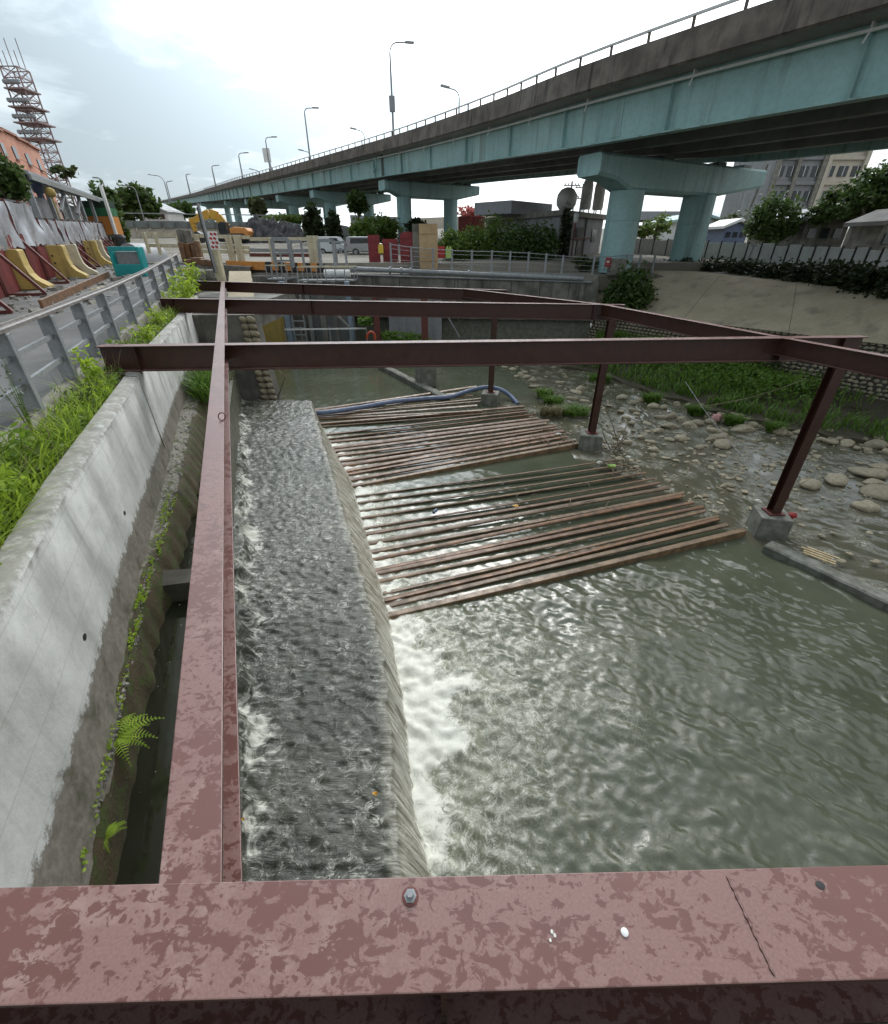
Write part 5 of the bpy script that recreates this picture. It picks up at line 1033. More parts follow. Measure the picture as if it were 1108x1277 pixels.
    for i, (x0, x1, yt, yb, lab) in enumerate(((334, 357, 331, 348, 'small railed landing with vertical bars left of the ladder'), (373, 441, 333, 350, 'long railed platform in front of the bridge slab'))):
        Y = 29.8; a, b = q(x0, yb, Y), q(x1, yt, Y); t = thing('railed_platform', lab, 'platform', a); m = MB(); m.box(((a.x + b.x) / 2, Y + .5, a.z), (b.x - a.x, 1.1, .07)); part('floor', m, MT['galv'], t)
        for yy in (Y, Y + 1.0):
            for z in (b.z,): m = MB(); m.bar((a.x, yy, z), (b.x, yy, z), .06, .06); part('top_rail', m, MT['cream'], t)
            nn = 5 if i == 0 else 7
            for k in range(nn): m = MB(); x = a.x + (b.x - a.x) * k / (nn - 1); m.box((x, yy, (a.z + b.z) / 2), (.05, .05, b.z - a.z)); part('bar', m, MT['galv'], t)
    Y = 29.9; p, p2 = q(425, 345, Y), q(438, 340, Y); m = MB(); m.tube([q(405, 341, Y + .4), q(437, 341, Y + .4)], .2, 12); solo('grey_tank', m, MT['white'], 'short pale cylinder lying on the railed platform', 'tank', smooth=50)
    # sluice recess below
    Y = 31.2; m = MB(); a, b = q(300, 350, Y), q(436, 345, Y); m.box(((a.x + b.x) / 2, Y + .4, .9), (b.x - a.x, .4, 5)); s = thing('sluice', 'dark sluice recess with blue grey posts and a ladder below the far beams', 'sluice', ((a.x + b.x) / 2, Y, -1)); part('back_wall', m, MT['conc_dark'], s)
    Y = 28.6
    for px, w, mt in ((364.5, .32, 'bluegate'), (440.5, .24, 'bluegate'), (408, .3, 'conc_dark'), (424, .22, 'conc_dark'), (392, .2, 'girder_dark')):
        a = q(px, 430, Y); m = MB(); m.box((a.x, Y, 1.0), (w, .3, 4.6)); part('post', m, MT[mt], s, bevel=.02)
    m = MB(); a, b = q(396, 430, 29.4), q(440, 380, 29.4); m.box(((a.x + b.x) / 2, 29.5, .8), (b.x - a.x, .15, 3.8)); part('gate_leaf', m, MT['girder_dark'], s)
    for px0, px1 in ((370, 384),):
        L = bpy.data.objects.new('ladder', None); COL.objects.link(L); L.parent = s; a, b = q(px0, 430, 28.4), q(px1, 430, 28.4); L.location = Vector((a.x, 28.4, -.6)) - wloc(s)
        for x in (a.x, b.x): m = MB(); m.box((x, 28.4, 1.5), (.08, .08, 4.4)); part('rail', m, MT['galv'], L)
        for k in range(11): m = MB(); m.box(((a.x + b.x) / 2, 28.4, -.3 + k * .38), (b.x - a.x, .06, .06)); part('rung', m, MT['galv'], L)
    a, b = q(355, 411, 27.6), q(457, 409.5, 27.6); t = thing('pale_hand_rail', 'pale hand rail with thin posts in front of the sluice ladder', 'railing', (a.x, 27.6, -1)); m = MB(); m.bar(a, b, .06, .08); part('rail', m, MT['white'], t)
    for f in (.0, .2, .55, .8, 1): p = a.lerp(b, f); m = MB(); m.box((p.x, 27.6, (p.z - 1) / 2 + .2), (.05, .05, p.z + .9)); part('post', m, MT['galv'], t)
    a, b = q(449, 420, 27.4), q(470, 395, 27.4); m = MB(); m.bar(q(420, 392, 27.8), q(436, 408, 27.8), .1, .1); solo('slanted_prop', m, MT['conc'], 'slanted grey prop right of the sluice ladder', 'prop')
    pts = [q(463 + 5 * math.cos(u), 421 - 7 * math.sin(u), 26.5) for u in np.linspace(-.4, 3.4, 12)]; m = MB(); m.tube(pts, .07, 7); solo('orange_hose_loop', m, MT['hose_red'], 'orange red hose loop hanging at the end of the pale hand rail', 'hose', smooth=50)
    for i, (x0, x1, yt, yb, Y, mt, lab) in enumerate(((333, 352, 386, 432, 28.8, 'yellowc', 'mustard coloured sheet pile panel beside the masonry wing wall'), (322, 334, 384, 432, 29.2, 'yellowc', 'narrow mustard panel behind the stone edge of the wing wall'), (487, 506, 372, 421, 29.6, 'greywall', 'left grey mesh board standing before the river wall'), (508, 528, 372, 421, 29.6, 'greywall', 'middle grey mesh board left of the dark red post'), (534, 551, 372, 421, 29.6, 'greywall', 'right grey mesh board beyond the dark red post'))):
        a, b = q(x0, yb + 6, Y), q(x1, yt, Y); t = thing('standing_board', lab, 'board', a); m = MB(); m.box(((a.x + b.x) / 2, Y, (a.z + b.z) / 2), (b.x - a.x, .08, b.z - a.z)); part('panel', m, MT[mt], t)
        for k in range(4): m = MB(); m.box((a.x + (b.x - a.x) * (k + .5) / 4, Y - .05, (a.z + b.z) / 2), (.05, .04, b.z - a.z - .04)); part('rib', m, MT[mt], t)
    t = thing('red_portal', 'dark red steel portal standing in the pool before the river wall', 'portal', q(530, 430, 27.5)); Y = 27.5
    for px, w in ((530.5, .36), (472.5, .3)): a, b = q(px, 432, Y), q(px, 367, Y); m = MB(); m.box((a.x, Y, (a.z + b.z) / 2 - .2), (w, w, b.z - a.z + .4)); part('post', m, MT['redsteel'], t)
    m = MB(); m.bar(q(470, 368, Y), q(548, 369, Y), .2, .3); part('cross_beam', m, MT['redsteel'], t); m = MB(); m.bar(q(553, 385, Y + .3), q(574, 421, Y + .3), .06, .06); part('brace', m, MT['galv'], t)
site_bridge()
def wing_wall():
    t = thing('wing_wall', 'masonry wing wall with a rounded stone edge at the far end of the weir', 'wall', (-6.5, 16.6, -.6)); Y = 16.4
    A = [(-9.8, -.8), (float(q(349, 503, Y).x), -.8), (float(q(316, 392, Y).x), 3.05), (-9.8, 3.05)]
    m = MB(); m.prism(A, Y, Y + .5, 'y'); part('wall_face', m, MT['conc_dark'], t, fix=True)
    rr = random.Random(8); base = rock_mesh(3)
    for k in range(34):
        f = (k // 2 + .5) / 17; x = A[1][0] + (A[2][0] - A[1][0]) * f - (k % 2) * .26; z = -.8 + 3.8 * f
        o = link('stone', base, MT['stone'], t); o.location = Vector((x - .12, Y - .02, z)) - wloc(t); o.scale = (.17 * rr.uniform(.85, 1.2), .10, .125 * rr.uniform(.85, 1.15)); o.rotation_euler = (rr.uniform(-.3, .3), R(20), rr.uniform(-.3, .3))
    m = MB(); m.add([q(286, 338, 25), q(313, 338, 25), q(318, 378, 22), q(284, 378, 22)], [(0, 1, 2, 3)]); m.add([v + Vector((0, 0, -.3)) for v in (q(286, 338, 25), q(313, 338, 25), q(318, 378, 22), q(284, 378, 22))], [(3, 2, 1, 0)]); o = solo('concrete_ramp', m, MT['conc_pale'], 'pale sloping concrete slab behind the long beam at the far bank', 'slab')
    m = MB(); m.box((-10.2, 21, 2.6), (5, 9.0, .9)); struct('far_left_bank', m, MT['conc_dark'])
    m = MB(); m.tube([q(345, 500, 16.2), q(356, 470, 16.1), q(331, 445, 16.2)], .025, 6); solo('thin_rod', m, MT['twig'], 'thin rod leaning against the stone edge of the wing wall', 'rod')
    for i, (x0, x1, yt, yb, Y, mt, lab) in enumerate(((215, 240, 333, 348, 26.5, 'yellowc', 'yellowish tarpaulin bundle among rubble at the end of the planter'), (246, 268, 336, 349, 26, 'conc', 'grey lump of concrete beside the cream gate post'), (232, 272, 322, 331, 28, 'rust', 'rusty steel sections stacked before the site railing'), (232, 247, 300, 330, 29.5, 'rust', 'brown rusted plate standing between cream posts'), (226, 233, 286, 306, 29.8, 'conc_dark', 'short dark timber post beside the rusted plate'))):
        a, b = q(x0, yb, Y), q(x1, yt, Y); m = MB(); n = 4
        for k in range(n): m.box((a.x + (b.x - a.x) * (k + .5) / n, Y + rr.uniform(-.2, .2), (a.z + b.z) / 2 + rr.uniform(-.08, .05)), ((b.x - a.x) / n * rr.uniform(.9, 1.3), .5, (b.z - a.z) * rr.uniform(.75, 1)), rz=rr.uniform(-.4, .4))
        solo('site_debris' if i < 3 else ('rusted_plate', 'timber_post')[i - 3], m, MT[mt], lab, 'debris' if i < 3 else ('plate', 'post')[i - 3], bevel=.04)
# ------------------------------------------------------------------ stones
_rk = {}
def rock_mesh(k):
    if k in _rk: return _rk[k]
    import bmesh
    b = bmesh.new(); bmesh.ops.create_icosphere(b, subdivisions=3, radius=1); g = np.random.default_rng(100 + k); dirs = g.normal(size=(7, 3)); dirs /= np.linalg.norm(dirs, axis=1, keepdims=True); am = g.uniform(.12, .42, 7)
    for v in b.verts:
        p = np.array(v.co); s = 1.0
        for d, a in zip(dirs, am):
            c = p @ d
            if c > .55: s -= a * (c - .55) / .45
        s += .035 * math.sin(p[0] * 5 + k) * math.cos(p[1] * 4 - k) + .02 * math.sin(p[2] * 9 + p[0] * 7); v.co = v.co * s
    me = bpy.data.meshes.new('stone'); b.to_mesh(me); b.free(); me.shade_smooth(); me.materials.append(MT['stone']); _rk[k] = me; return me
wing_wall()
def rocks():
    rr = random.Random(12); n = 0
    def rock(px, py, wpx, label, group, z=-.44, flat=.5, asp=.8):
        p = at(px, py, z); m = mpp(p); w = wpx * m / 2; me = rock_mesh(rr.randrange(6)); o = bpy.data.objects.new('river_stone', me); COL.objects.link(o); o.location = p; o.scale = (w, w * asp * rr.uniform(.8, 1.1), w * flat * rr.uniform(.8, 1.15)); o.rotation_euler = (rr.uniform(-.15, .15), rr.uniform(-.15, .15), rr.uniform(-.5, .5)); tag(o, label, 'stone', group); return o
    for px, py, w, lab in ((1044, 599, 34, 'pale pointed boulder in the stream, left of the flat pair at the frame edge'), (1012, 605, 30, 'low greenish boulder just right of the front post in the stream'), (1082, 590, 42, 'broad flat mossy boulder upstream at the right frame edge'), (1098, 581, 24, 'small flat boulder behind the broad mossy one at the right edge'), (1092, 602, 26, 'dark low boulder between two flat boulders at the right edge'), (1100, 615, 44, 'long flat boulder cut by the right frame edge'), (1079, 630, 34, 'tan rounded boulder nearest the sill at the right edge'), (927, 535, 30, 'large tan boulder at the foot of the grassy bank, left of the front post'), (836, 531, 24, 'upright brown boulder in the middle of the bright riffle')):
        rock(px, py, w * 1.05, lab, None, flat=.42)
    riff = [(776, 496, 13), (789, 503, 10), (802, 499, 14), (792, 512, 13), (815, 507, 13), (828, 508, 10), (844, 504, 11), (825, 520, 15), (837, 519, 14), (851, 524, 15), (861, 531, 18), (871, 528, 15), (866, 514, 15), (859, 506, 12), (876, 507, 12), (886, 526, 13), (889, 536, 12), (774, 513, 9), (782, 521, 11), (788, 528, 9), (782, 551, 13), (821, 537, 13), (896, 545, 20), (902, 555, 24), (887, 548, 14), (850, 548, 16), (815, 560, 12), (800, 545, 9), (760, 506, 8)]
    for a in riff: rock(*a[:2], a[2] * 1.15, 'rounded stone standing in the bright shallow riffle', 'stones in the bright riffle', flat=.62)
    bank = [(919, 518, 14), (908, 525, 12), (938, 531, 15), (932, 522, 11), (956, 526, 11), (972, 539, 20), (984, 541, 11), (995, 539, 12), (1004, 541, 9), (948, 533, 9), (963, 536, 9), (1036, 539, 13), (1036, 551, 18), (1058, 553, 19), (1075, 549, 15), (1092, 556, 21), (1097, 549, 16), (1105, 562, 14), (1048, 547, 9), (1024, 548, 9), (1068, 558, 11), (1083, 563, 10), (1100, 545, 12), (900, 516, 9), (882, 516, 10)]
    for a in bank: rock(*a[:2], a[2] * 1.2, 'pale rounded stone in the row along the foot of the grassy bank', 'stones along the grassy bank', flat=.6)
    row = [(630, 458, 8), (640, 461, 9), (649, 467, 9), (657, 471, 10), (664, 475, 10), (666, 482, 12), (666, 463, 9), (672, 455, 7), (702, 453, 9), (691, 459, 6), (700, 463, 7), (699, 477, 11), (718, 489, 13), (714, 497, 14), (724, 485, 13), (745, 477, 9), (706, 470, 6), (681, 494, 10), (690, 505, 12), (655, 464, 7), (676, 487, 9), (730, 500, 11), (740, 508, 11), (645, 470, 7)]
    for a in row: rock(*a[:2], a[2] * 1.2, 'pale stone in the row beside the weed tufts behind the bar racks', 'stones beside the weed tufts', z=-.47, flat=.6)
    for i in range(85):
        px = rr.uniform(745, 915); py = rr.uniform(532, 625); 
        if px < 700 + (py - 530) * 1.75 + 60: continue
        rock(px, py, rr.uniform(5, 15), 'low wet stone awash in the shallows beside the bar racks', 'low stones awash in the shallows', z=-.47, flat=.5)
    for px, py, w in ((1000, 655, 9), (1025, 668, 10), (1050, 700, 12), (1075, 725, 14), (1035, 700, 9), (1092, 700, 13), (1060, 690, 10), (1085, 665, 11), (1040, 665, 8)): rock(px, py, w, 'small dark stone lying on the concrete sill apron', 'stones on the sill apron', z=-.42, flat=.35)
rocks()
def gravel():
    import bmesh
    rr = random.Random(44); b = bmesh.new(); bmesh.ops.create_icosphere(b, subdivisions=1, radius=1); V0 = [v.co.copy() for v in b.verts]; F0 = [[v.index for v in f.verts] for f in b.faces]; b.free(); m = MB(); n = 0
    while n < 900:
        px = rr.uniform(640, 1100); py = rr.uniform(455, 640); p = at(px, py, WZ)
        if p.x < 6.75 - (p.y - 8.3) * .5 + .15 and py > 500: continue
        if py < 500 and px < 690 and rr.random() < .5: continue
        if px > 900 and py > 600 and rr.random() < .7: continue
        s = rr.uniform(.03, .10) * (1.6 if rr.random() < .12 else 1); k = [rr.uniform(.7, 1.25) for _ in V0]; a = rr.uniform(0, 6.28); ca, sa = math.cos(a), math.sin(a); fx, fy, fz = rr.uniform(.8, 1.4), rr.uniform(.6, 1), rr.uniform(.4, .75)
        m.add([(p.x + s * k[i] * (v.x * fx * ca - v.y * fy * sa), p.y + s * k[i] * (v.x * fx * sa + v.y * fy * ca), WZ + .015 + s * k[i] * v.z * fz) for i, v in enumerate(V0)], F0); n += 1
    struct('streambed_gravel', m, MT['stone'], smooth=45, kind='stuff')
gravel()
# ------------------------------------------------------------------ sills
def sills():
    def sill(label, a, b, w, zt, mt, depth=.6, side=1):
        d = (b - a).normalized(); n = Vector((d.y, -d.x, 0)) * side; m = MB(); k = 14; secs = []
        for i in range(k + 1):
            p = a.lerp(b, i / k); j = .02 * math.sin(i * 2.3); secs.append([p + Vector((0, 0, zt - depth)), p + n * .0 + Vector((0, 0, zt - .03 + j * .3)), p + n * .04 + Vector((0, 0, zt + j * .3)), p + n * (w + j) + Vector((0, 0, zt - .01)), p + n * (w + .05) + Vector((0, 0, zt - depth))])
        return solo('concrete_sill', m.sweep(secs), MT[mt], label, 'sill', smooth=30)
    d = (SILL_B - SILL_A); a = SILL_A - d * .02; b = SILL_A + d * 1.8; n = Vector((-d.y, d.x, 0)).normalized()
    sill('low concrete sill running from the front footing to the right frame edge', Vector((a.x, a.y, 0)), Vector((b.x, b.y, 0)), .34, -.335, 'footing', .8, -1)
    a, b = at(472, 455, -.3), at(552, 496, -.3); sill('slanting concrete sill behind the farthest bar rack', Vector((a.x, a.y, 0)), Vector((b.x, b.y, 0)), .35, -.27, 'footing', .8, -1)
    p = at(531, 478, -.3); m = MB(); m.box((p.x, p.y + .3, .05), (.9, .7, 1.1), rz=.2); solo('concrete_stump', m, MT['footing'], 'squat concrete stump among driftwood behind the slanting sill', 'concrete stump', bevel=.08)
sills()
# ------------------------------------------------------------------ right bank
W0, W1, W2 = Vector((17.9, 17.7, 0)), Vector((8.9, 29.5, 0)), Vector((25, 8.4, 0))
def right_bank():
    t = thing('stone_wall', 'river wall of rounded cobbles set in dark mortar on the right bank', 'stone wall', (13, 23, -.6)); rr = random.Random(6)
    d = (W0 - W1).normalized(); L = (W0 - W1).length; nrm = Vector((d.y, -d.x, 0)); nrm = nrm if nrm.x < 0 else -nrm; m = MB(); zt, zf, sb = 1.7, -.9, .55
    m.add([W1 + Vector((0, 0, zf)), W0 + d * 9 + Vector((0, 0, zf)), W0 + d * 9 - nrm * sb + Vector((0, 0, zt)), W1 - nrm * sb + Vector((0, 0, zt))], [(0, 1, 2, 3)]); part('mortar_face', m, MT['mortar'], t)
    cand = []
    rows = 13; pitch = .245
    for r in range(rows):
        s = (r % 2) * pitch / 2
        while s < L + 2.2: cand.append((s + rr.uniform(-.03, .03), r)); s += pitch * rr.uniform(.9, 1.12)
    cand.sort(key=lambda c: -c[0]); many = MB(); cnt = 0
    for s, r in cand:
        f = (r + .5) / rows; z = zf + .5 + (zt - zf - .5) * f; p = W1 + d * s - nrm * (sb * (z - zf) / (zt - zf)) + nrm * .02 + Vector((0, 0, z)); sx = pitch * .5 * rr.uniform(.85, 1.05)
        if cnt < 298 and r > 1:
            o = link('stone', rock_mesh(rr.randrange(6)), None, t); o.location = p - wloc(t); o.scale = (sx, .085, .078 * rr.uniform(.85, 1.1)); o.rotation_euler = (rr.uniform(-.3, .3), rr.uniform(-.35, .35), math.atan2(d.y, d.x)); cnt += 1
        else:
            M = Matrix.Rotation(math.atan2(d.y, d.x), 3, 'Z'); o0 = len(many.v); n1 = 8; vs = []; 
            for k in range(n1): a = k * math.pi * 2 / n1; vs.append(p + M @ Vector((math.cos(a) * sx, 0, math.sin(a) * .078)))
            for k in range(n1): a = k * math.pi * 2 / n1; vs.append(p + M @ Vector((math.cos(a) * sx * .6, 0, math.sin(a) * .05)) + nrm * .07)
            many.add(vs, [(k, (k + 1) % n1, n1 + (k + 1) % n1, n1 + k) for k in range(n1)] + [tuple(range(n1, 2 * n1))])
    o = part('far_stones', many, MT['stone'], t, smooth=80, fix=True); o['kind'] = 'stuff'
    # concrete slope
    ts = [(-3.2, 0), (0, 0), (.33, 0), (.66, 0), (1, 0), (1.5, 0)]; T = [Vector((12.0, 34.6, G(33) - .3)), Vector((13.6, 32.8, G(32.8) - .42)), Vector((16.1, 30.2, 3.55)), Vector((18, 26.5, 3.4)), Vector((19.6, 20.7, 3.3)), Vector((26, 12.5, 3.1))]
    Wl = [W1 + d * -1.6, W1, W1.lerp(W0, .33), W1.lerp(W0, .66), W0, W0 + d * 8]; secs = []; fine = []
    for i in range(5):
        for k in range(8):
            u = k / 8; fine.append((Wl[i].lerp(Wl[i + 1], u) - nrm * (sb - .02) + Vector((0, 0, zt)), T[i].lerp(T[i + 1], u)))
    fine.append((Wl[5] - nrm * sb + Vector((0, 0, zt)), T[5]))
    m = MB(); m.sweep([[a + nrm * .12 + Vector((0, 0, -.02))] + [a.lerp(b, f) + Vector((0, 0, .10 * math.sin(f * 3.14))) for f in (0, .25, .5, .75, 1)] + [b + Vector((1.5, 1.2, .02))] for a, b in fine], closed=False); struct('bank_slope', m, MT['conc_pale'], smooth=60)
    for k in (9, 17, 25, 33):                     # joints of the slope
        a, b = fine[k]; m = MB(); m.tube([a.lerp(b, f) + Vector((0, 0, .10 * math.sin(f * 3.14) + .004)) for f in (0, .25, .5, .75, 1)], .010, 5); struct('slope_joint', m, MT['conc_dark'])
    # low grassy bank
    E = [at(px, py, -.42) for px, py in ((700, 458), (738, 462), (775, 476), (808, 489), (850, 500), (890, 513), (930, 522), (975, 533), (1020, 541), (1065, 549), (1108, 556), (1180, 580))]
    B = [W1 + d * (L * f) + Vector((0, 0, .12 if f < .5 else .12 - (f - .5) * 1.0)) for f in np.linspace(.08, 1.15, len(E))]; secs = []
    for i in range(len(E) - 1):
        for k in range(5):
            u = k / 5; a, b = E[i].lerp(E[i + 1], u), B[i].lerp(B[i + 1], u); secs.append([a + Vector((0, 0, -.5))] + [a.lerp(b, f) + Vector((0, 0, .03 + (.34 if i < 5 else .06) * math.sin(min(1, f * 1.2) * 1.6) + .05 * math.sin(i * 5 + k + f * 9))) for f in (0, .15, .35, .6, .8, 1)])
    bm = MB().sweep(secs, closed=False); struct('grassy_bank', bm, MT['soil'], smooth=70)
    g = np.random.default_rng(5); roots = []
    for k in range(15000):
        i = g.integers(0, len(secs) - 1); f = g.uniform(.3, 5.6); j = int(f) + 1 if int(f) + 1 < 6 else 5; u = f - int(f); a = Vector(secs[i][j]); b = Vector(secs[i][min(j + 1, 6)]); c = Vector(secs[i + 1][j]); p = a.lerp(b, u) + (c - a) * g.uniform(0, 1)
        dens = .5 + .5 * float(samp(T_BIG, 14, p.x * .9, p.y * .9)) 
        if g.uniform() < .35 + .5 * dens and not (i > len(secs) * .55 and g.uniform() < (.6 if f < 2.2 else .93)): roots.append((p.x, p.y, p.z - .02))
    roots = np.array(roots); o = link('bank_grass', blades_mesh('bank_grass', roots, .42, .8, .045, 4, .55), MT['grass']); tag(o, 'lush grass covering the low bank', 'grass', kind='stuff')
    cen = clumps([(float(e.x * .45 + b.x * .55), float(e.y * .45 + b.y * .55), .15, 1.6, 1.3, .42) for e, b in zip(E[1:-4], B[1:-4])], 8000, 8, 30, .25); o = link('bank_herbs', leaf_mesh('bank_herbs', cen, .17, .5, seed=3), MT['grass']); tag(o, 'low leafy herbs mixed into the bank grass', 'herbs', kind='stuff')
    for i, (px, py, rx, ry, Y, lf, lab, n, ls) in enumerate(((905, 462, 30, 22, 21.5, 'grass', 'bright green bush on the grassy bank left of the cobble wall', 2600, .2), (950, 468, 22, 26, 21, 'dkplant', 'dull grey green shrub against the cobble wall', 2000, .13), (1020, 486, 24, 18, 18.5, 'dkplant', 'sprawling dull shrub behind the front post at the wall foot', 1600, .12), (1052, 520, 26, 13, 16.6, 'dkplant', 'dry brownish low shrub near the stones at the right edge', 1200, .1), (785, 366, 24, 26, 28.6, 'treeleaf', 'dark leafy bush where the river wall meets the concrete slope', 3600, .26), (1040, 545, 26, 7, 15.2, 'drygrass', 'brown withered plants behind the row of bank stones', 700, .12))):
        e = ell(px, py, Y, rx, ry); tree('shrub', lab, 'shrub', (e[0], Y, e[2] - e[5] * .9), [e, (e[0] + e[3] * .5, Y - .2, e[2] - e[5] * .3, e[3] * .6, e[3] * .5, e[5] * .6), (e[0] - e[3] * .6, Y + .2, e[2] - e[5] * .25, e[3] * .6, e[3] * .5, e[5] * .7)], n, ls, lf, 80 + i, 0, spread=.22)
    for i, (px, py, rx, ry) in enumerate(((679, 490, 9, 8), (690, 498, 12, 9), (688, 511, 14, 11), (716, 511, 17, 9), (748, 473, 12, 4), (812, 497, 11, 5), (868, 513, 10, 5), (915, 526, 10, 5), (965, 536, 9, 4))):
        p = at(px, py + ry * .6, -.45); m_ = mpp(p); gg = np.random.default_rng(40 + i); n = 420; a = gg.uniform(0, 6.28, n); r_ = np.sqrt(gg.uniform(0, 1, n)) * rx * m_; roots = np.stack([r_ * np.cos(a), r_ * np.sin(a) * .8, 0 * a], 1)
        o = link('weed_tuft', blades_mesh('weed_tuft', roots, .34, .9, .035, 90 + i), MT['drygrass' if i == 2 else 'grass'], None, None, p); tag(o, ('small weed tuft farthest from the racks in the stone row', 'green weed tuft in the middle of the stone row', 'pale straw coloured tuft just behind the middle rack', 'flat green mossy tuft left of the second post', 'low green tuft by the stream behind the second post', 'green tuft overhanging the upper end of the bright riffle', 'green tuft among the stones below the pink rag', 'green tuft behind the large tan boulder', 'last green tuft left of the front post on the stone row')[i], 'weed tuft')
        if i < 4:
            mm = MB(); mm.lathe((p.x, p.y, p.z - .3), [(rx * m_ * 1.15, 0), (rx * m_ * 1.05, .3), (rx * m_ * .7, .38), (rx * m_ * .2, .42)], 14, 1, .8); s_ = struct('weed_islet', mm, MT['soil'], smooth=60)
right_bank()
def right_behind():
    # hedge along the slope top
    rr = random.Random(31)
    for i, (px, py, rx, ry, Y) in enumerate(((835, 338, 20, 11, 36), (866, 339, 24, 13, 34.5), (900, 341, 24, 14, 33), (935, 344, 26, 15, 31), (972, 347, 28, 16, 29), (1010, 349, 28, 17, 27), (1050, 351, 30, 18, 25), (1090, 353, 32, 19, 23), (1130, 355, 30, 20, 21.5))):
        e = ell(px, py, Y, rx, ry); b = (e[0], Y, e[2] - e[5])
        pos = ('leftmost, beside the teal column', 'second from the column', 'third from the column', 'fourth from the column', 'in the middle of the row', 'right of the middle', 'third from the right', 'second from the right', 'cut by the right frame edge')[i]
        tree('hedge_shrub', 'dark hedge shrub above the concrete slope, ' + pos, 'hedge shrub', b, [e, (e[0] - e[3] * .5, Y, e[2] + e[5] * .2, e[3] * .55, e[3] * .5, e[5] * .7), (e[0] + e[3] * .5, Y - .2, e[2] - e[5] * .1, e[3] * .6, e[3] * .5, e[5] * .75), (e[0] + rr.uniform(-.3, .3), Y - .3, e[2] - e[5] * .45, e[3] * .9, e[3] * .5, e[5] * .5)], 3400, .24, 'darkleaf', 200 + i, 0, group='hedge above the concrete slope', spread=.2)
    a, b = q(783, 297, 47), q(1118, 312, 27); t = thing('panel_fence', 'long fence of white upper panels over dark green sheets behind the hedge', 'fence', (a.x, a.y, 4)); n = 20
    for k in range(n):
        u0, u1 = (k / n), ((k + 1) / n); Y0, Y1 = 1 / ((1 / a.y) * (1 - u0) + (1 / b.y) * u0), 1 / ((1 / a.y) * (1 - u1) + (1 / b.y) * u1); pa, pb = q(783 + 335 * u0, 297 + 15 * u0, Y0), q(783 + 335 * u1, 297 + 15 * u1, Y1); h = 1.2; dz = .06 * math.sin(k * 2.7)
        m = MB(); dd = (pb - pa) * .03; m.bar(pa + dd + Vector((0, 0, -h / 2 + dz)), pb - dd + Vector((0, 0, -h / 2 + dz)), .05, h); part('white_panel', m, MT['white'], t); m = MB(); m.bar(pa + Vector((0, .05, -h - .85)), pb + Vector((0, .05, -h - .85)), .05, 1.7); part('green_sheet', m, MT['dgreen'], t)
        m = MB(); m.box((pa.x, pa.y - .05, pa.z - 1.2), (.09, .09, 2.6)); part('post', m, MT['black'], t)
    # pier foot sign
    Y = 31; a, b = q(752, 333, Y), q(763, 323, Y); m = MB(); t = thing('red_sign', 'red notice board leaning at the foot of the near teal column', 'sign', (a.x, Y, a.z)); m.bar(a + Vector((.1, 0, .25)), a + Vector((b.x - a.x, 0, .25)), .04, .5); part('board', m, MT['redplastic'], t); m = MB(); m.bar(a + Vector((.18, -.03, .28)), a + Vector((b.x - a.x - .1, -.03, .28)), .02, .1); part('white_line', m, MT['white'], t)
    for x in (.12, b.x - a.x - .06): m = MB(); m.bar(a + Vector((x, .1, -.2)), a + Vector((x, 0, .4)), .04, .04); part('leg', m, MT['galv'], t)
    a = q(768, 340, 31.2); m = MB(); m.box((a.x, 31.2, a.z + .3), (.9, .8, .9)); solo('concrete_block', m, MT['conc'], 'concrete block at the foot of the near teal column', 'block', bevel=.05)
    # shrubs and house behind the river wall
    for i, (px, py, rx, ry, Y, lf, lab) in enumerate(((565, 304, 16, 14, 36, 'hedgeleaf', 'bright green shrub right of the plywood sheet'), (590, 305, 20, 17, 38, 'hedgeleaf', 'rounded green shrub second from the plywood sheet'), (620, 296, 22, 22, 40, 'hedgeleaf', 'tall spreading shrub in front of the grey house wall'), (648, 306, 22, 20, 37, 'treeleaf', 'dense shrub in the middle of the row before the grey house'), (676, 305, 18, 22, 36.5, 'treeleaf', 'dark upright shrub near the corner of the grey house'), (728, 330, 14, 8, 33.5, 'dkplant', 'low straggly shrub before the teal column'), (704, 296, 6, 30, 39.4, 'darkleaf', 'ivy column climbing the corner of the grey house'))):
        e = ell(px, py, Y, rx, ry); tree('shrub', lab, 'shrub', (e[0], Y, G(Y)), [e, (e[0] - e[3] * .5, Y, e[2] - e[5] * .2, e[3] * .6, e[3] * .5, e[5] * .6), (e[0] + e[3] * .45, Y - .2, e[2] - e[5] * .3, e[3] * .6, e[3] * .5, e[5] * .7), (e[0], Y, (e[2] + G(Y)) / 2 - .2, e[3] * .9, e[3] * .5, e[5] * .6)], 2600, .24, lf, 120 + i, 0, spread=.2)
    C, A, B = q(700, 263, 40), q(608, 272, 52), q(754, 268, 46.6); z = 7.3; D = A + B - C; t = thing('grey_house', 'flat roofed grey house with tanks on its roof beside the near teal column', 'house', (C.x, 46, G(42)))
    m = MB(); m.prism([(p.x, p.y) for p in (C, B, D, A)], G(38), z - .35); part('wall', m, MT['greywall'], t, fix=True); cx, cy = (A.x + B.x) / 2, (A.y + B.y) / 2; m = MB(); m.prism([(cx + (p.x - cx) * 1.07, cy + (p.y - cy) * 1.07) for p in (C, B, D, A)], z - .34, z); part('roof', m, MT['conc'], t, fix=True)
    dd = (B - C).normalized(); dl = (A - C).normalized(); n2 = Vector((dd.y, -dd.x, 0))
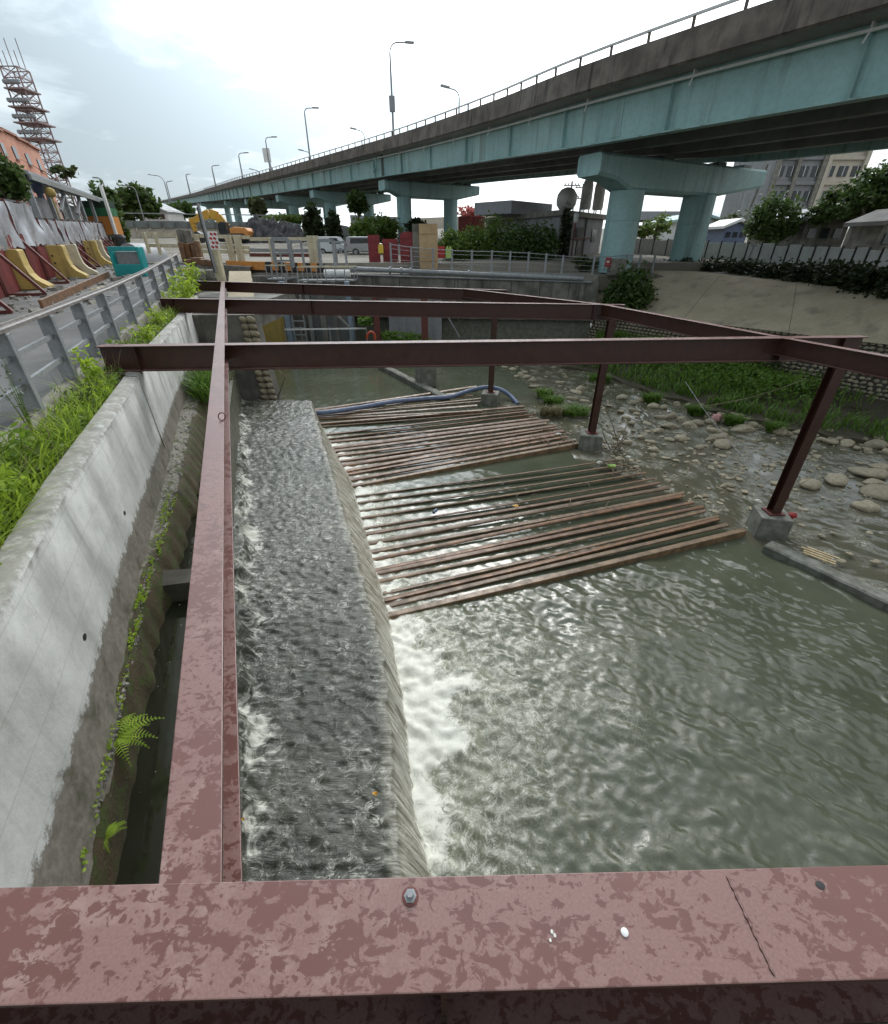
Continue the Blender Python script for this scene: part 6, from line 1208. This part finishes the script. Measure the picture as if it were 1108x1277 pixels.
    for s, w, h, z0, nm in ((2.6, 1.0, .9, 5.4, 'window'), (3.4, .9, 2.0, 4.3, 'door'), (6.2, .9, .9, 5.3, 'window')):
        p = C + dd * s; m = MB(); m.bar(Vector((p.x, p.y, z0 + h / 2)) + n2 * .03, Vector((p.x, p.y, z0 + h / 2)) + dd * w + n2 * .03, .08, h); part(nm, m, MT['glass' if nm == 'window' else 'conc_dark'], t)
    for s in (1.9, 4.6): p = C + dd * s + n2 * .12; m = MB(); m.tube([Vector((p.x, p.y, 4)), Vector((p.x, p.y, 7))], .07, 6); part('downpipe', m, MT['conc_dark'], t)
    p = C + dd * .2 + n2 * .1; m = MB(); m.bar(Vector((p.x, p.y, 5.5)), Vector((p.x, p.y, 5.5)) + dd * 5.5, .1, .12); part('pipe_run', m, MT['redsteel'], t)
    p = C + dl * 7; m = MB(); m.box((p.x - .1, p.y + 1, z + .45), (6, 4, .9), rz=.8); part('roof_hut', m, MT['roofgrey'], t)
    for i, (px, py, r, lab) in enumerate(((707, 249, 12.5, 'big round steel tank on the grey house roof'), (731, 253, 6.5, 'left of two upright steel tanks on the grey house roof'), (746, 255, 6.5, 'upright steel tank on the grey house roof nearest the column'))):
        Y = 43 + i * .8; p = q(px, py, Y); m_ = mpp(p); rr_ = r * m_; t2 = thing('roof_tank', lab, 'water tank', (p.x, Y, z), 'water tanks on the grey house'); m = MB()
        if i == 0: m.lathe((p.x, Y, p.z - rr_), [(rr_ * a, rr_ * b) for a, b in ((.2, .0), (.62, .16), (.93, .55), (1, 1), (.93, 1.45), (.62, 1.84), (.2, 2))], 20)
        else: m.lathe((p.x, Y, z + .25), [(rr_ * .9, 0), (rr_, .15), (rr_, 1.55), (rr_ * .8, 1.9), (rr_ * .25, 2.1)], 16)
        part('tank_body', m, MT['inox'], t2, smooth=50)
        for k in range(3): a = k * 2.1; m = MB(); m.tube([(p.x + rr_ * .75 * math.cos(a), Y + rr_ * .75 * math.sin(a), z), (p.x + rr_ * .75 * math.cos(a), Y + rr_ * .75 * math.sin(a), max(z + .3, p.z - rr_ * .6 if i == 0 else z + .3))], .05, 6); part('leg', m, MT['galv'], t2)
    for i, (px, Y, yt) in enumerate(((714, 82, 226), (728, 86, 229))):
        b, e = q(px, 262, Y), q(px, yt, Y); t2 = thing('utility_pole', ('left utility pole with two cross arms behind the roof tanks', 'right utility pole with cross arms behind the roof tanks')[i], 'utility pole', (e.x, Y, G(Y))); m = MB(); m.tube([(e.x, Y, G(Y)), (e.x, Y, e.z)], [.2, .13], 8); part('pole', m, MT['conc_dark'], t2)
        for dz in (.5, 1.9): m = MB(); m.box((e.x, Y, e.z - dz), (2.4, .14, .14)); ca = part('cross_arm', m, MT['conc_dark'], t2); m = MB(); [m.lathe((e.x + x, Y, e.z - dz + .07), [(.08, 0), (.11, .1), (.05, .25)], 8) for x in (-1, -.5, .5, 1)]; part('insulators', m, MT['white'], ca)
    Y = 37; a, b = q(680, 323, 38), q(690, 275, 38); t2 = thing('post_lamp', 'slim maroon post lamp with a white head in front of the grey house', 'lamp post', (a.x, 38, G(38))); m = MB(); p = q(712, 325, 38); e = q(714, 278, 38); m.tube([(p.x, 38, G(38)), (p.x, 38, e.z)], .06, 8); part('pole', m, MT['redsteel'], t2); m = MB(); m.lathe((p.x, 38, e.z), [(.08, 0), (.16, .1), (.18, .5), (.06, .62)], 12); part('lamp_head', m, MT['white'], t2, smooth=50)
    e = ell(585, 265, 82, 12, 6); tree('tree', 'red blossoming tree between the viaduct piers', 'tree', (e[0], 82, G(82)), [e, (e[0] + 1, 82, e[2] - .6, e[3] * .7, e[3] * .6, e[5])], 900, .5, 'redleaf', 150, .15)
    a, b = q(572, 288, 70), q(605, 270, 70); t2 = thing('red_container', 'faded red container wall behind the second viaduct pier', 'container', (a.x, 70, G(70))); m = MB(); m.box(((a.x + b.x) / 2, 71.2, (G(70) + b.z) / 2), (b.x - a.x, 2.4, b.z - G(70))); part('body', m, MT['redsheet'], t2)
    for k in range(6): m = MB(); m.box((a.x + (b.x - a.x) * (k + .5) / 6, 69.97, (G(70) + b.z) / 2), (.1, .08, b.z - G(70) - .1)); part('rib', m, MT['redsheet'], t2)
    # distant yards seen under the deck
    Y = 95; a, b = q(778, 294, Y), q(860, 263, Y); t2 = thing('market_hall', 'long low hall with a pale roof seen under the viaduct deck', 'hall', (a.x, Y, G(Y))); m = MB(); m.box(((a.x + b.x) / 2, Y + 5, b.z - .7), (b.x - a.x, 10, 1.3)); part('roof', m, MT['roofgrey'], t2)
    for k in range(7): m = MB(); m.box((a.x + (b.x - a.x) * k / 6, Y + 1, (G(Y) + b.z) / 2 - .7), (.3, .3, b.z - G(Y) - 1.4)); part('post', m, MT['white'], t2)
    m = MB(); m.box(((a.x + b.x) / 2, Y + 8, (G(Y) + b.z) / 2 - .9), (b.x - a.x, .3, b.z - G(Y) - 2)); part('rear_wall', m, MT['greywall'], t2)
    Y = 62; a, b = q(772, 297, Y), q(790, 281, Y); m = MB(); m.box(((a.x + b.x) / 2, Y, (G(Y) + b.z) / 2), (b.x - a.x, 3, b.z - G(Y))); solo('orange_container', m, MT['orange'], 'small orange container between the teal columns', 'container', bevel=.06)
    for i, (px, py, rx, ry, Y, lf, lab) in enumerate(((820, 283, 16, 12, 60, 'hedgeleaf', 'loose light green tree between the two teal columns'), (806, 286, 9, 8, 58, 'hedgeleaf', 'small light green shrub beside the orange container'), (965, 273, 25, 23, 47, 'treeleaf', 'round olive tree under the viaduct before the apartment block'), (910, 277, 12, 9, 64, 'dkplant', 'pale dusty tree right of the far teal column'))):
        e = ell(px, py, Y, rx, ry); tree('tree', lab, 'tree', (e[0], Y, G(Y)), [e, (e[0] - e[3] * .6, Y, e[2] - e[5] * .35, e[3] * .6, e[3] * .6, e[5] * .6), (e[0] + e[3] * .55, Y, e[2] - e[5] * .35, e[3] * .6, e[3] * .6, e[5] * .6)], 3800 if rx > 20 else 900, .36, lf, 160 + i, .18, spread=.17)
    def gable(name, label, cat, x0, x1, yt, ye, yb, Y, dep, wall, roof, extra=None):
        a, b = q(x0, yb, Y), q(x1, ye, Y); zt = q((x0 + x1) / 2, yt, Y).z; t = thing(name, label, cat, ((a.x + b.x) / 2, Y, G(Y))); m = MB(); m.prism([(a.x, G(Y)), (b.x, G(Y)), (b.x, b.z), ((a.x + b.x) / 2, zt - .1), (a.x, b.z)], Y, Y + dep, 'y'); part('wall', m, MT[wall], t, fix=True); o = .5; m = MB(); m.prism([(a.x - o, b.z - .1), ((a.x + b.x) / 2, zt), (b.x + o, b.z - .1), (b.x + o, b.z + .15), ((a.x + b.x) / 2, zt + .28), (a.x - o, b.z + .15)], Y - .6, Y + dep, 'y'); part('roof', m, MT[roof], t, fix=True)
        for k in range(3): m = MB(); m.box((a.x + (b.x - a.x) * (.2 + .3 * k), Y - .02, G(Y) + (b.z - G(Y)) * .6), ((b.x - a.x) * .18, .12, (b.z - G(Y)) * .3)); part('window', m, MT['glass'], t)
        return t
    gable('green_roof_shed', 'white shed with a pale green gable just right of the far teal column', 'shed', 842, 898, 268, 276, 296, 66, 9, 'white', 'teal_pale'); gable('blue_stall', 'blue and white awning stall left of the round olive tree', 'stall', 901, 934, 276, 284, 297, 58, 4, 'bluehose', 'white')
    gable('tin_shed', 'low tin shed with a rusty gabled roof right of the round olive tree', 'shed', 998, 1062, 262, 274, 300, 46, 8, 'conc_dark', 'roofgrey'); gable('roadside_shed', 'dark shed with a pale roof edge at the right frame edge', 'shed', 1092, 1160, 264, 279, 306, 36, 3, 'conc_dark', 'asphalt')
    # apartment block
    Y = 98; t = thing('apartment_block', 'grey and beige apartment block under the viaduct deck at right', 'apartment block', (q(1020, 240, Y).x, Y, G(Y)))
    xa, xb, xc = q(958, 235, Y).x, q(1018, 235, Y).x, q(1068, 235, Y).x; zb, zt = G(Y), 40
    for x0, x1, mt, nw in ((xa, xb, 'greywall', 4), (xb + .02, xc, 'beige', 3)):
        m = MB(); m.prism([(x0, Y), (x1, Y), (x1, Y + 14), (x0, Y + 14)], zb, zt); part('wall', m, MT[mt], t, fix=True)
        for fl in range(9):
            z0 = zb + 1.2 + fl * 3.55
            m = MB(); m.box(((x0 + x1) / 2, Y - .2, z0 - .9), (x1 - x0 - .2, .4, .5)); part('floor_band', m, MT[mt], t)
            for k in range(nw):
                x = x0 + (x1 - x0) * (k + .5) / nw; m = MB(); m.box((x, Y - .03, z0 + .8), ((x1 - x0) / nw * .68, .2, 1.5)); w = part('window', m, MT['glass'], t)
                m = MB(); m.box((x, Y - .15, z0 + .8), (.1, .12, 1.5)); part('mullion', m, MT['white'], w)
        for k in (0, 2, 4) if nw == 4 else (0, 3): m = MB(); m.box((x0 + (x1 - x0) * k / nw + (.4 if k == 0 else -.4), Y - .35, (zb + zt) / 2), (.7, .6, zt - zb)); part('pilaster', m, MT['beige' if nw == 3 else 'conc'], t)
    # big tree at the right
    b = q(1078, 285, 44); t = tree('tree', 'large spreading tree with a pale trunk at the right frame edge', 'tree', (b.x, 44, G(44)), [ell(1094, 232, 44, 26, 22), ell(1056, 250, 44, 26, 17), ell(1026, 268, 45, 18, 9), ell(1114, 240, 43, 26, 28), ell(1080, 258, 46, 28, 14)], 9000, .4, 'treeleaf', 180, .55, q(1086, 240, 44), spread=.15)
    p = q(958, 205, 60); t2 = thing('utility_pole', 'slim pole with small boxes behind the round olive tree', 'utility pole', (p.x, 60, G(60))); m = MB(); m.tube([(p.x - 1, 60, G(60)), (p.x, 60, p.z)], .12, 8); part('pole', m, MT['conc_dark'], t2); m = MB(); m.box((p.x, 60, p.z - 1.5), (.5, .4, .8)); part('box', m, MT['galv'], t2)
    p = q(935, 316, 33); m = MB(); m.tube([(p.x, 33, p.z - .8), (p.x + .15, 33, p.z + .4)], .06, 6); m.box((p.x + .15, 33, p.z + .45), (.3, .15, .15)); solo('short_post', m, MT['galv'], 'short grey post sticking out of the hedge', 'post')
right_behind()
# ------------------------------------------------------------------ planter plants, ferns, weeds
def planter_plants():
    g = np.random.default_rng(17)
    def roots(n, y0, y1, o0=-.70, o1=-.24, z=3.22): y = g.uniform(y0, y1, n); return np.stack([wallx(y) + g.uniform(o0, o1, n), y, np.full(n, z)], 1)
    o = link('planter_grass', blades_mesh('planter_grass', np.concatenate([roots(1500, .8, 4.0), roots(500, 4.0, 6.6), roots(700, 13, 24)]), .34, .95, .013, 5, .5), MT['ltgreen']); tag(o, 'bright arching grass filling the near end of the planter', 'grass', kind='stuff')
    o = link('dry_stems', blades_mesh('dry_stems', np.concatenate([roots(170, .8, 4.2), roots(160, 4.2, 14)]), .4, .7, .008, 15, .6), MT['drygrass']); tag(o, 'dry straw coloured stems among the planter grass', 'dry stems', kind='stuff')
    r = np.concatenate([roots(2600, .8, 7), roots(3600, 7.0, 25)]); r[:, 2] += g.uniform(0, .16, len(r)); o = link('planter_herbs', leaf_mesh('planter_herbs', r, .075, .45, .2, 6), MT['midgreen']); tag(o, 'low leafy ground cover in the planter', 'herbs', kind='stuff')
    def plant(label, y, off, h, n, ls, lf, seed, spread=.16, stems=6, aspect=.32):
        rr = np.random.default_rng(seed); b = np.array([float(wallx(y)) + off, y, 3.2]); t = thing('leafy_plant', label, 'plant', tuple(b)); mb = MB(); cen = []
        for k in range(stems):
            a = rr.uniform(0, 6.28); tip = Vector((math.cos(a) * spread * rr.uniform(.4, 1.3), math.sin(a) * spread * rr.uniform(.4, 1.3), h * rr.uniform(.7, 1.05))); m_ = tip * .5 + Vector((0, 0, .06)); mb.tube([Vector(b), Vector(b) + m_, Vector(b) + tip], [.006, .005, .002], 5)
            for j in range(n // stems): u = rr.uniform(.3, 1.05); cen.append(np.array(tip) * u + rr.normal(size=3) * ls * .55)
        part('stem', mb, MT['midgreen'], t); o = link('foliage', leaf_mesh('foliage', np.array(cen), ls, aspect, .35, seed), MT[lf], t); o['kind'] = 'stuff'; return t
    plant('bright yellow green sapling under the left end of the nearest cross beam', 6.55, -.42, .62, 130, .13, 'ltgreen', 1, .2)
    plant('tall leafy weed at the left frame edge in the planter', 2.5, -.55, .5, 200, .15, 'midgreen', 2, .25, 8); plant('broad leaved weed spilling over the near kerb', 1.9, -.45, .42, 200, .14, 'ltgreen', 3, .25, 8); plant('lush weed leaning over the parapet wall top', 3.1, -.36, .42, 170, .12, 'ltgreen', 4, .2, 7)
    plant('narrow leaved plant in the middle of the near planter', 3.8, -.5, .5, 150, .12, 'midgreen', 5, .22, 7); plant('thin sprig rising beside the second railing post', 4.6, -.68, .85, 60, .05, 'dkplant', 6, .14, 5); plant('wispy sprig beside the first railing post', 4.0, -.72, .75, 55, .05, 'dkplant', 7, .16, 5)
    plant('round leaved plant between the first and second cross beams', 10.4, -.4, .4, 170, .13, 'ltgreen', 8, .3, 8); plant('small bushy plant behind the first cross beam', 9.2, -.5, .35, 120, .1, 'midgreen', 9, .25, 7); plant('leafy clump just before the second cross beam', 12.6, -.45, .5, 160, .13, 'ltgreen', 10, .3, 8); plant('bright clump at the far end of the planter', 18.5, -.45, .9, 260, .2, 'ltgreen', 11, .5, 10); plant('tall bright plant before the third cross beam', 21.5, -.3, 1.1, 260, .22, 'ltgreen', 12, .55, 10); plant('trailing plant beyond the second cross beam', 15.8, -.4, .6, 200, .15, 'ltgreen', 13, .4, 8)
    plant('dry stemmed weed under the sapling by the cross beam', 5.7, -.45, .35, 110, .07, 'dkplant', 14, .2, 7)
    # ferns and moss on the ledge
    def fern(label, p, n, L, seed):
        rr = random.Random(seed); t = thing('fern', label, 'fern', p)
        for k in range(n):
            a = rr.uniform(-.9, 1.7); m = MB(); d = Vector((math.cos(a), math.sin(a) * .9 + .1, 0)); Lk = L * rr.uniform(.65, 1.1); sd = Vector((-d.y, d.x, 0)); pts = [Vector(p) + d * Lk * u + Vector((0, 0, Lk * (.75 * u - .95 * u * u))) for u in np.linspace(0, 1, 14)]
            for i in range(1, 14):
                w = Lk * .28 * math.sin(math.pi * min(1, (i + 1.5) / 15)) * (1.15 - i / 14) + .006
                for s in (-1, 1):
                    e = pts[i] + sd * s * w + d * w * .35 + Vector((0, 0, -.12 * w)); h = d * Lk * .026; m.add([pts[i] - h * .6, e.lerp(pts[i], .45) - h * .9, e, e.lerp(pts[i], .45) + h * .7, pts[i] + h * .6], [(0, 1, 2, 3, 4)])
            m.tube(pts, .0022, 4); part('frond', m, MT['ltgreen'], t)
    p = at(112, 925, 1.7); fern('bright green fern growing from the ledge beside the dark channel', (float(wallx(p.y)) + .07, p.y, 1.74), 9, .30, 3); p = at(85, 1045, 1.65); fern('small yellow green fern low on the mossy ledge near the front beam', (float(wallx(p.y)) + .06, p.y, 1.62), 6, .13, 5)
    rs = []
    for y0, y1, n in ((3.0, 4.6, 700), (4.6, 6.0, 450), (1.2, 3.0, 220)):
        y = g.uniform(y0, y1, n); f = g.uniform(.3, 1, n); keep = samp(T_BIG, 14, y * 4, f * 3) > .0; y = y[keep]; f = f[keep]; w = np.array([ledge_w(v) for v in y]); rs.append(np.stack([wallx(y) + .06 + w * f * .7, y, 1.87 - .08 * f + g.uniform(0, .03, len(y))], 1))
    o = link('ledge_weeds', leaf_mesh('ledge_weeds', np.concatenate(rs), .032, .6, .1, 7), MT['ltgreen']); tag(o, 'small green weeds scattered along the rubble ledge', 'weeds', kind='stuff')
    y = g.uniform(10.8, 12.8, 420); r = np.stack([wallx(y) + g.uniform(.2, .75, 420), y, np.full(420, 1.75)], 1); b = r.mean(0); o = link('grass_tuft', blades_mesh('grass_tuft', r - b, .75, .9, .03, 8), MT['grass'], None, None, b); tag(o, 'tall grass tuft on the ledge beyond the second cross beam', 'grass tuft')
    for i, (px, py, w, lab) in enumerate(((495, 420, 24, 'green weeds at the foot of the grey mesh boards'), (520, 424, 16, 'small weed patch right of the orange hose loop'), (455, 400, 8, 'weed sprouting beside the pale hand rail end'))):
        p = q(px, py, 27.6); m_ = mpp(p); e = (0, 0, 0, w * m_, .4, 5 * m_); o = link('weed_patch', leaf_mesh('weed_patch', clumps([e], 500, 70 + i, 20), .2, .5, seed=i), MT['grass'], None, None, p); tag(o, lab, 'weeds')
planter_plants()
# ------------------------------------------------------------------ debris and litter
def debris():
    rr = random.Random(77)
    def twigs(label, px, py, n, L, z, up=.5, mt='twig', r=.018, spread=.5):
        p = at(px, py, z); t = thing('driftwood', label, 'driftwood', p)
        for k in range(n):
            a = rr.uniform(0, 6.28); s = p + Vector((rr.uniform(-spread, spread), rr.uniform(-spread, spread), 0)); e = s + Vector((math.cos(a), math.sin(a), up * rr.uniform(0, 1.6))) * L * rr.uniform(.5, 1); mid = s.lerp(e, .5) + Vector((rr.uniform(-.05, .05), rr.uniform(-.05, .05), .04)); m = MB(); m.tube([s, mid, e], [r, r * .8, r * .35], 6); part('branch', m, MT[mt], t, smooth=60)
    twigs('bare branches standing against the second footing', 768, 560, 9, .75, -.4, 1.4, spread=.22); twigs('tangle of sticks at the ends of the front rack by the second footing', 775, 583, 14, .5, -.3, .15, spread=.35); twigs('thin dark sticks caught behind the front footing', 965, 618, 7, .6, -.4, 1.1, r=.01, spread=.25); twigs('loose twigs lying on the middle rack', 690, 545, 12, .45, -.3, .06, 'twig', .02, .9); twigs('pale driftwood around the squat concrete stump', 533, 470, 16, .9, -.35, .35, spread=.8); twigs('small sticks lying over the front rack bars', 700, 625, 7, .4, -.33, .05, 'twig', .014, 1.2)
    p = at(1018, 694, -.36); t = thing('broken_pallet', 'broken pale wooden pallet lying on the sill beside the front footing', 'pallet', p)
    for k in range(4): m = MB(); a = R(-48); d = Vector((math.cos(a), math.sin(a), 0)); n = Vector((-d.y, d.x, 0)); c = p + n * (k - 1.5) * .075 + d * rr.uniform(-.08, .08) + Vector((0, 0, .045 + .01 * k)); m.bar(c - d * .27, c + d * .27, .055, .018); part('slat', m, MT['wood'], t)
    for s in (-.15, .16): m = MB(); c = p + d * s + Vector((0, 0, .02)); m.bar(c - n * .16, c + n * .16, .05, .035); part('bearer', m, MT['wood'], t)
    def cloth(name, label, cat, px, py, z, s, mt, seed, flat=.6):
        p = at(px, py, z); me = rock_mesh(seed % 6).copy(); g = np.random.default_rng(seed); me.materials.clear()
        for v in me.vertices: v.co *= 1 + .28 * math.sin(v.co.x * 6 + seed) * math.cos(v.co.y * 7) + .15 * math.sin(v.co.z * 11)
        o = link(name, me, MT[mt], None, None, p); o.scale = (s, s * .8, s * flat); tag(o, label, cat)
    cloth('pink_rag', 'faded pink rag caught on stones at the foot of the grassy bank', 'rag', 895, 522, -.35, .2, 'pinkcloth', 3, .8); cloth('red_cloth', 'bright red cloth tied at the base of the front post', 'cloth', 988, 642, -.02, .1, 'redplastic', 4, 1.0); cloth('plastic_bag', 'pale green plastic bag beside the second footing', 'plastic bag', 763, 581, -.3, .12, 'lime', 5, .7)
    for i, (px, py, s, lab) in enumerate(((697, 541, .1, 'white scrap on the bars of the middle rack'), (716, 548, .07, 'pale scrap near the right end of the middle rack'), (748, 577, .1, 'white scrap on the front rack beside the second footing'), (946, 625, .09, 'white scrap in the water left of the front post'), (784, 570, .08, 'crumpled pale scrap among the sticks'))): cloth('litter', lab, 'litter', px, py, -.33, s, 'litter', 10 + i, .5)
    p = at(541, 639, -.36); m = MB(); d = Vector((.5, .86, 0)); m.tube([p, p + d * .14], .04, 10); solo('blue_can', m, MT['bluehose'], 'small blue and white can lying on the front rack', 'can', smooth=40)
    for i, (px, py, z, s, lab) in enumerate(((643, 631, -.36, .08, 'round orange leaf on the front rack'), (468, 990, .27, .03, 'yellow orange leaf on the lip of the weir'), (303, 1022, .40, .02, 'small yellow leaf at the edge of the front weir water'))):
        p = at(px, py, z); m = MB(); m.add([p + Vector((s * math.cos(a), s * .6 * math.sin(a), .012 * math.sin(2 * a) + .01)) for a in np.linspace(0, 6.28, 9)[:-1]] + [p + Vector((0, 0, .015))], [(k, (k + 1) % 8, 8) for k in range(8)]); solo('fallen_leaf', m, MT['orangeleaf'], lab, 'leaf')
    p = at(779, 1163, 3.7); m = MB(); m.lathe((p.x, p.y, 3.701), [(.009, 0), (.0085, .0035), (.004, .006)], 16); solo('white_button', m, MT['white'], 'small round white disc on the near beam', 'disc', smooth=40)
    p = at(688, 1166, 3.7); m = MB()
    for k in range(3): c = p + Vector((rr.uniform(-.006, .008), rr.uniform(-.011, .011), .001)); m.lathe((c.x, c.y, c.z), [(rr.uniform(.003, .008), 0), (.003, .0015)], 9, 1, 1.3)
    solo('bird_dropping', m, MT['litter'], 'pale bird dropping on the near beam left of the white disc', 'bird dropping')
    for i, (pa, pb, r, mt, lab) in enumerate(((q(872, 508, 13.5), q(1006, 472, 17), .014, 'twig', 'pale rope stretched across the grassy bank'), (q(855, 476, 14), q(962, 605, 9.6), .008, 'galv', 'thin slack wire running from the bank to the front post'), (q(566, 362, 19), q(576, 425, 25), .02, 'twig', 'thin cable hanging before the river wall'))):
        pts = [pa.lerp(pb, u) + Vector((0, 0, -.25 * math.sin(math.pi * u) * (0 if i == 2 else .6))) for u in np.linspace(0, 1, 14)]; m = MB(); m.tube(pts, r, 6); solo(('rope', 'wire', 'cable')[i], m, MT[mt], lab, ('rope', 'wire', 'cable')[i], smooth=60)
debris()
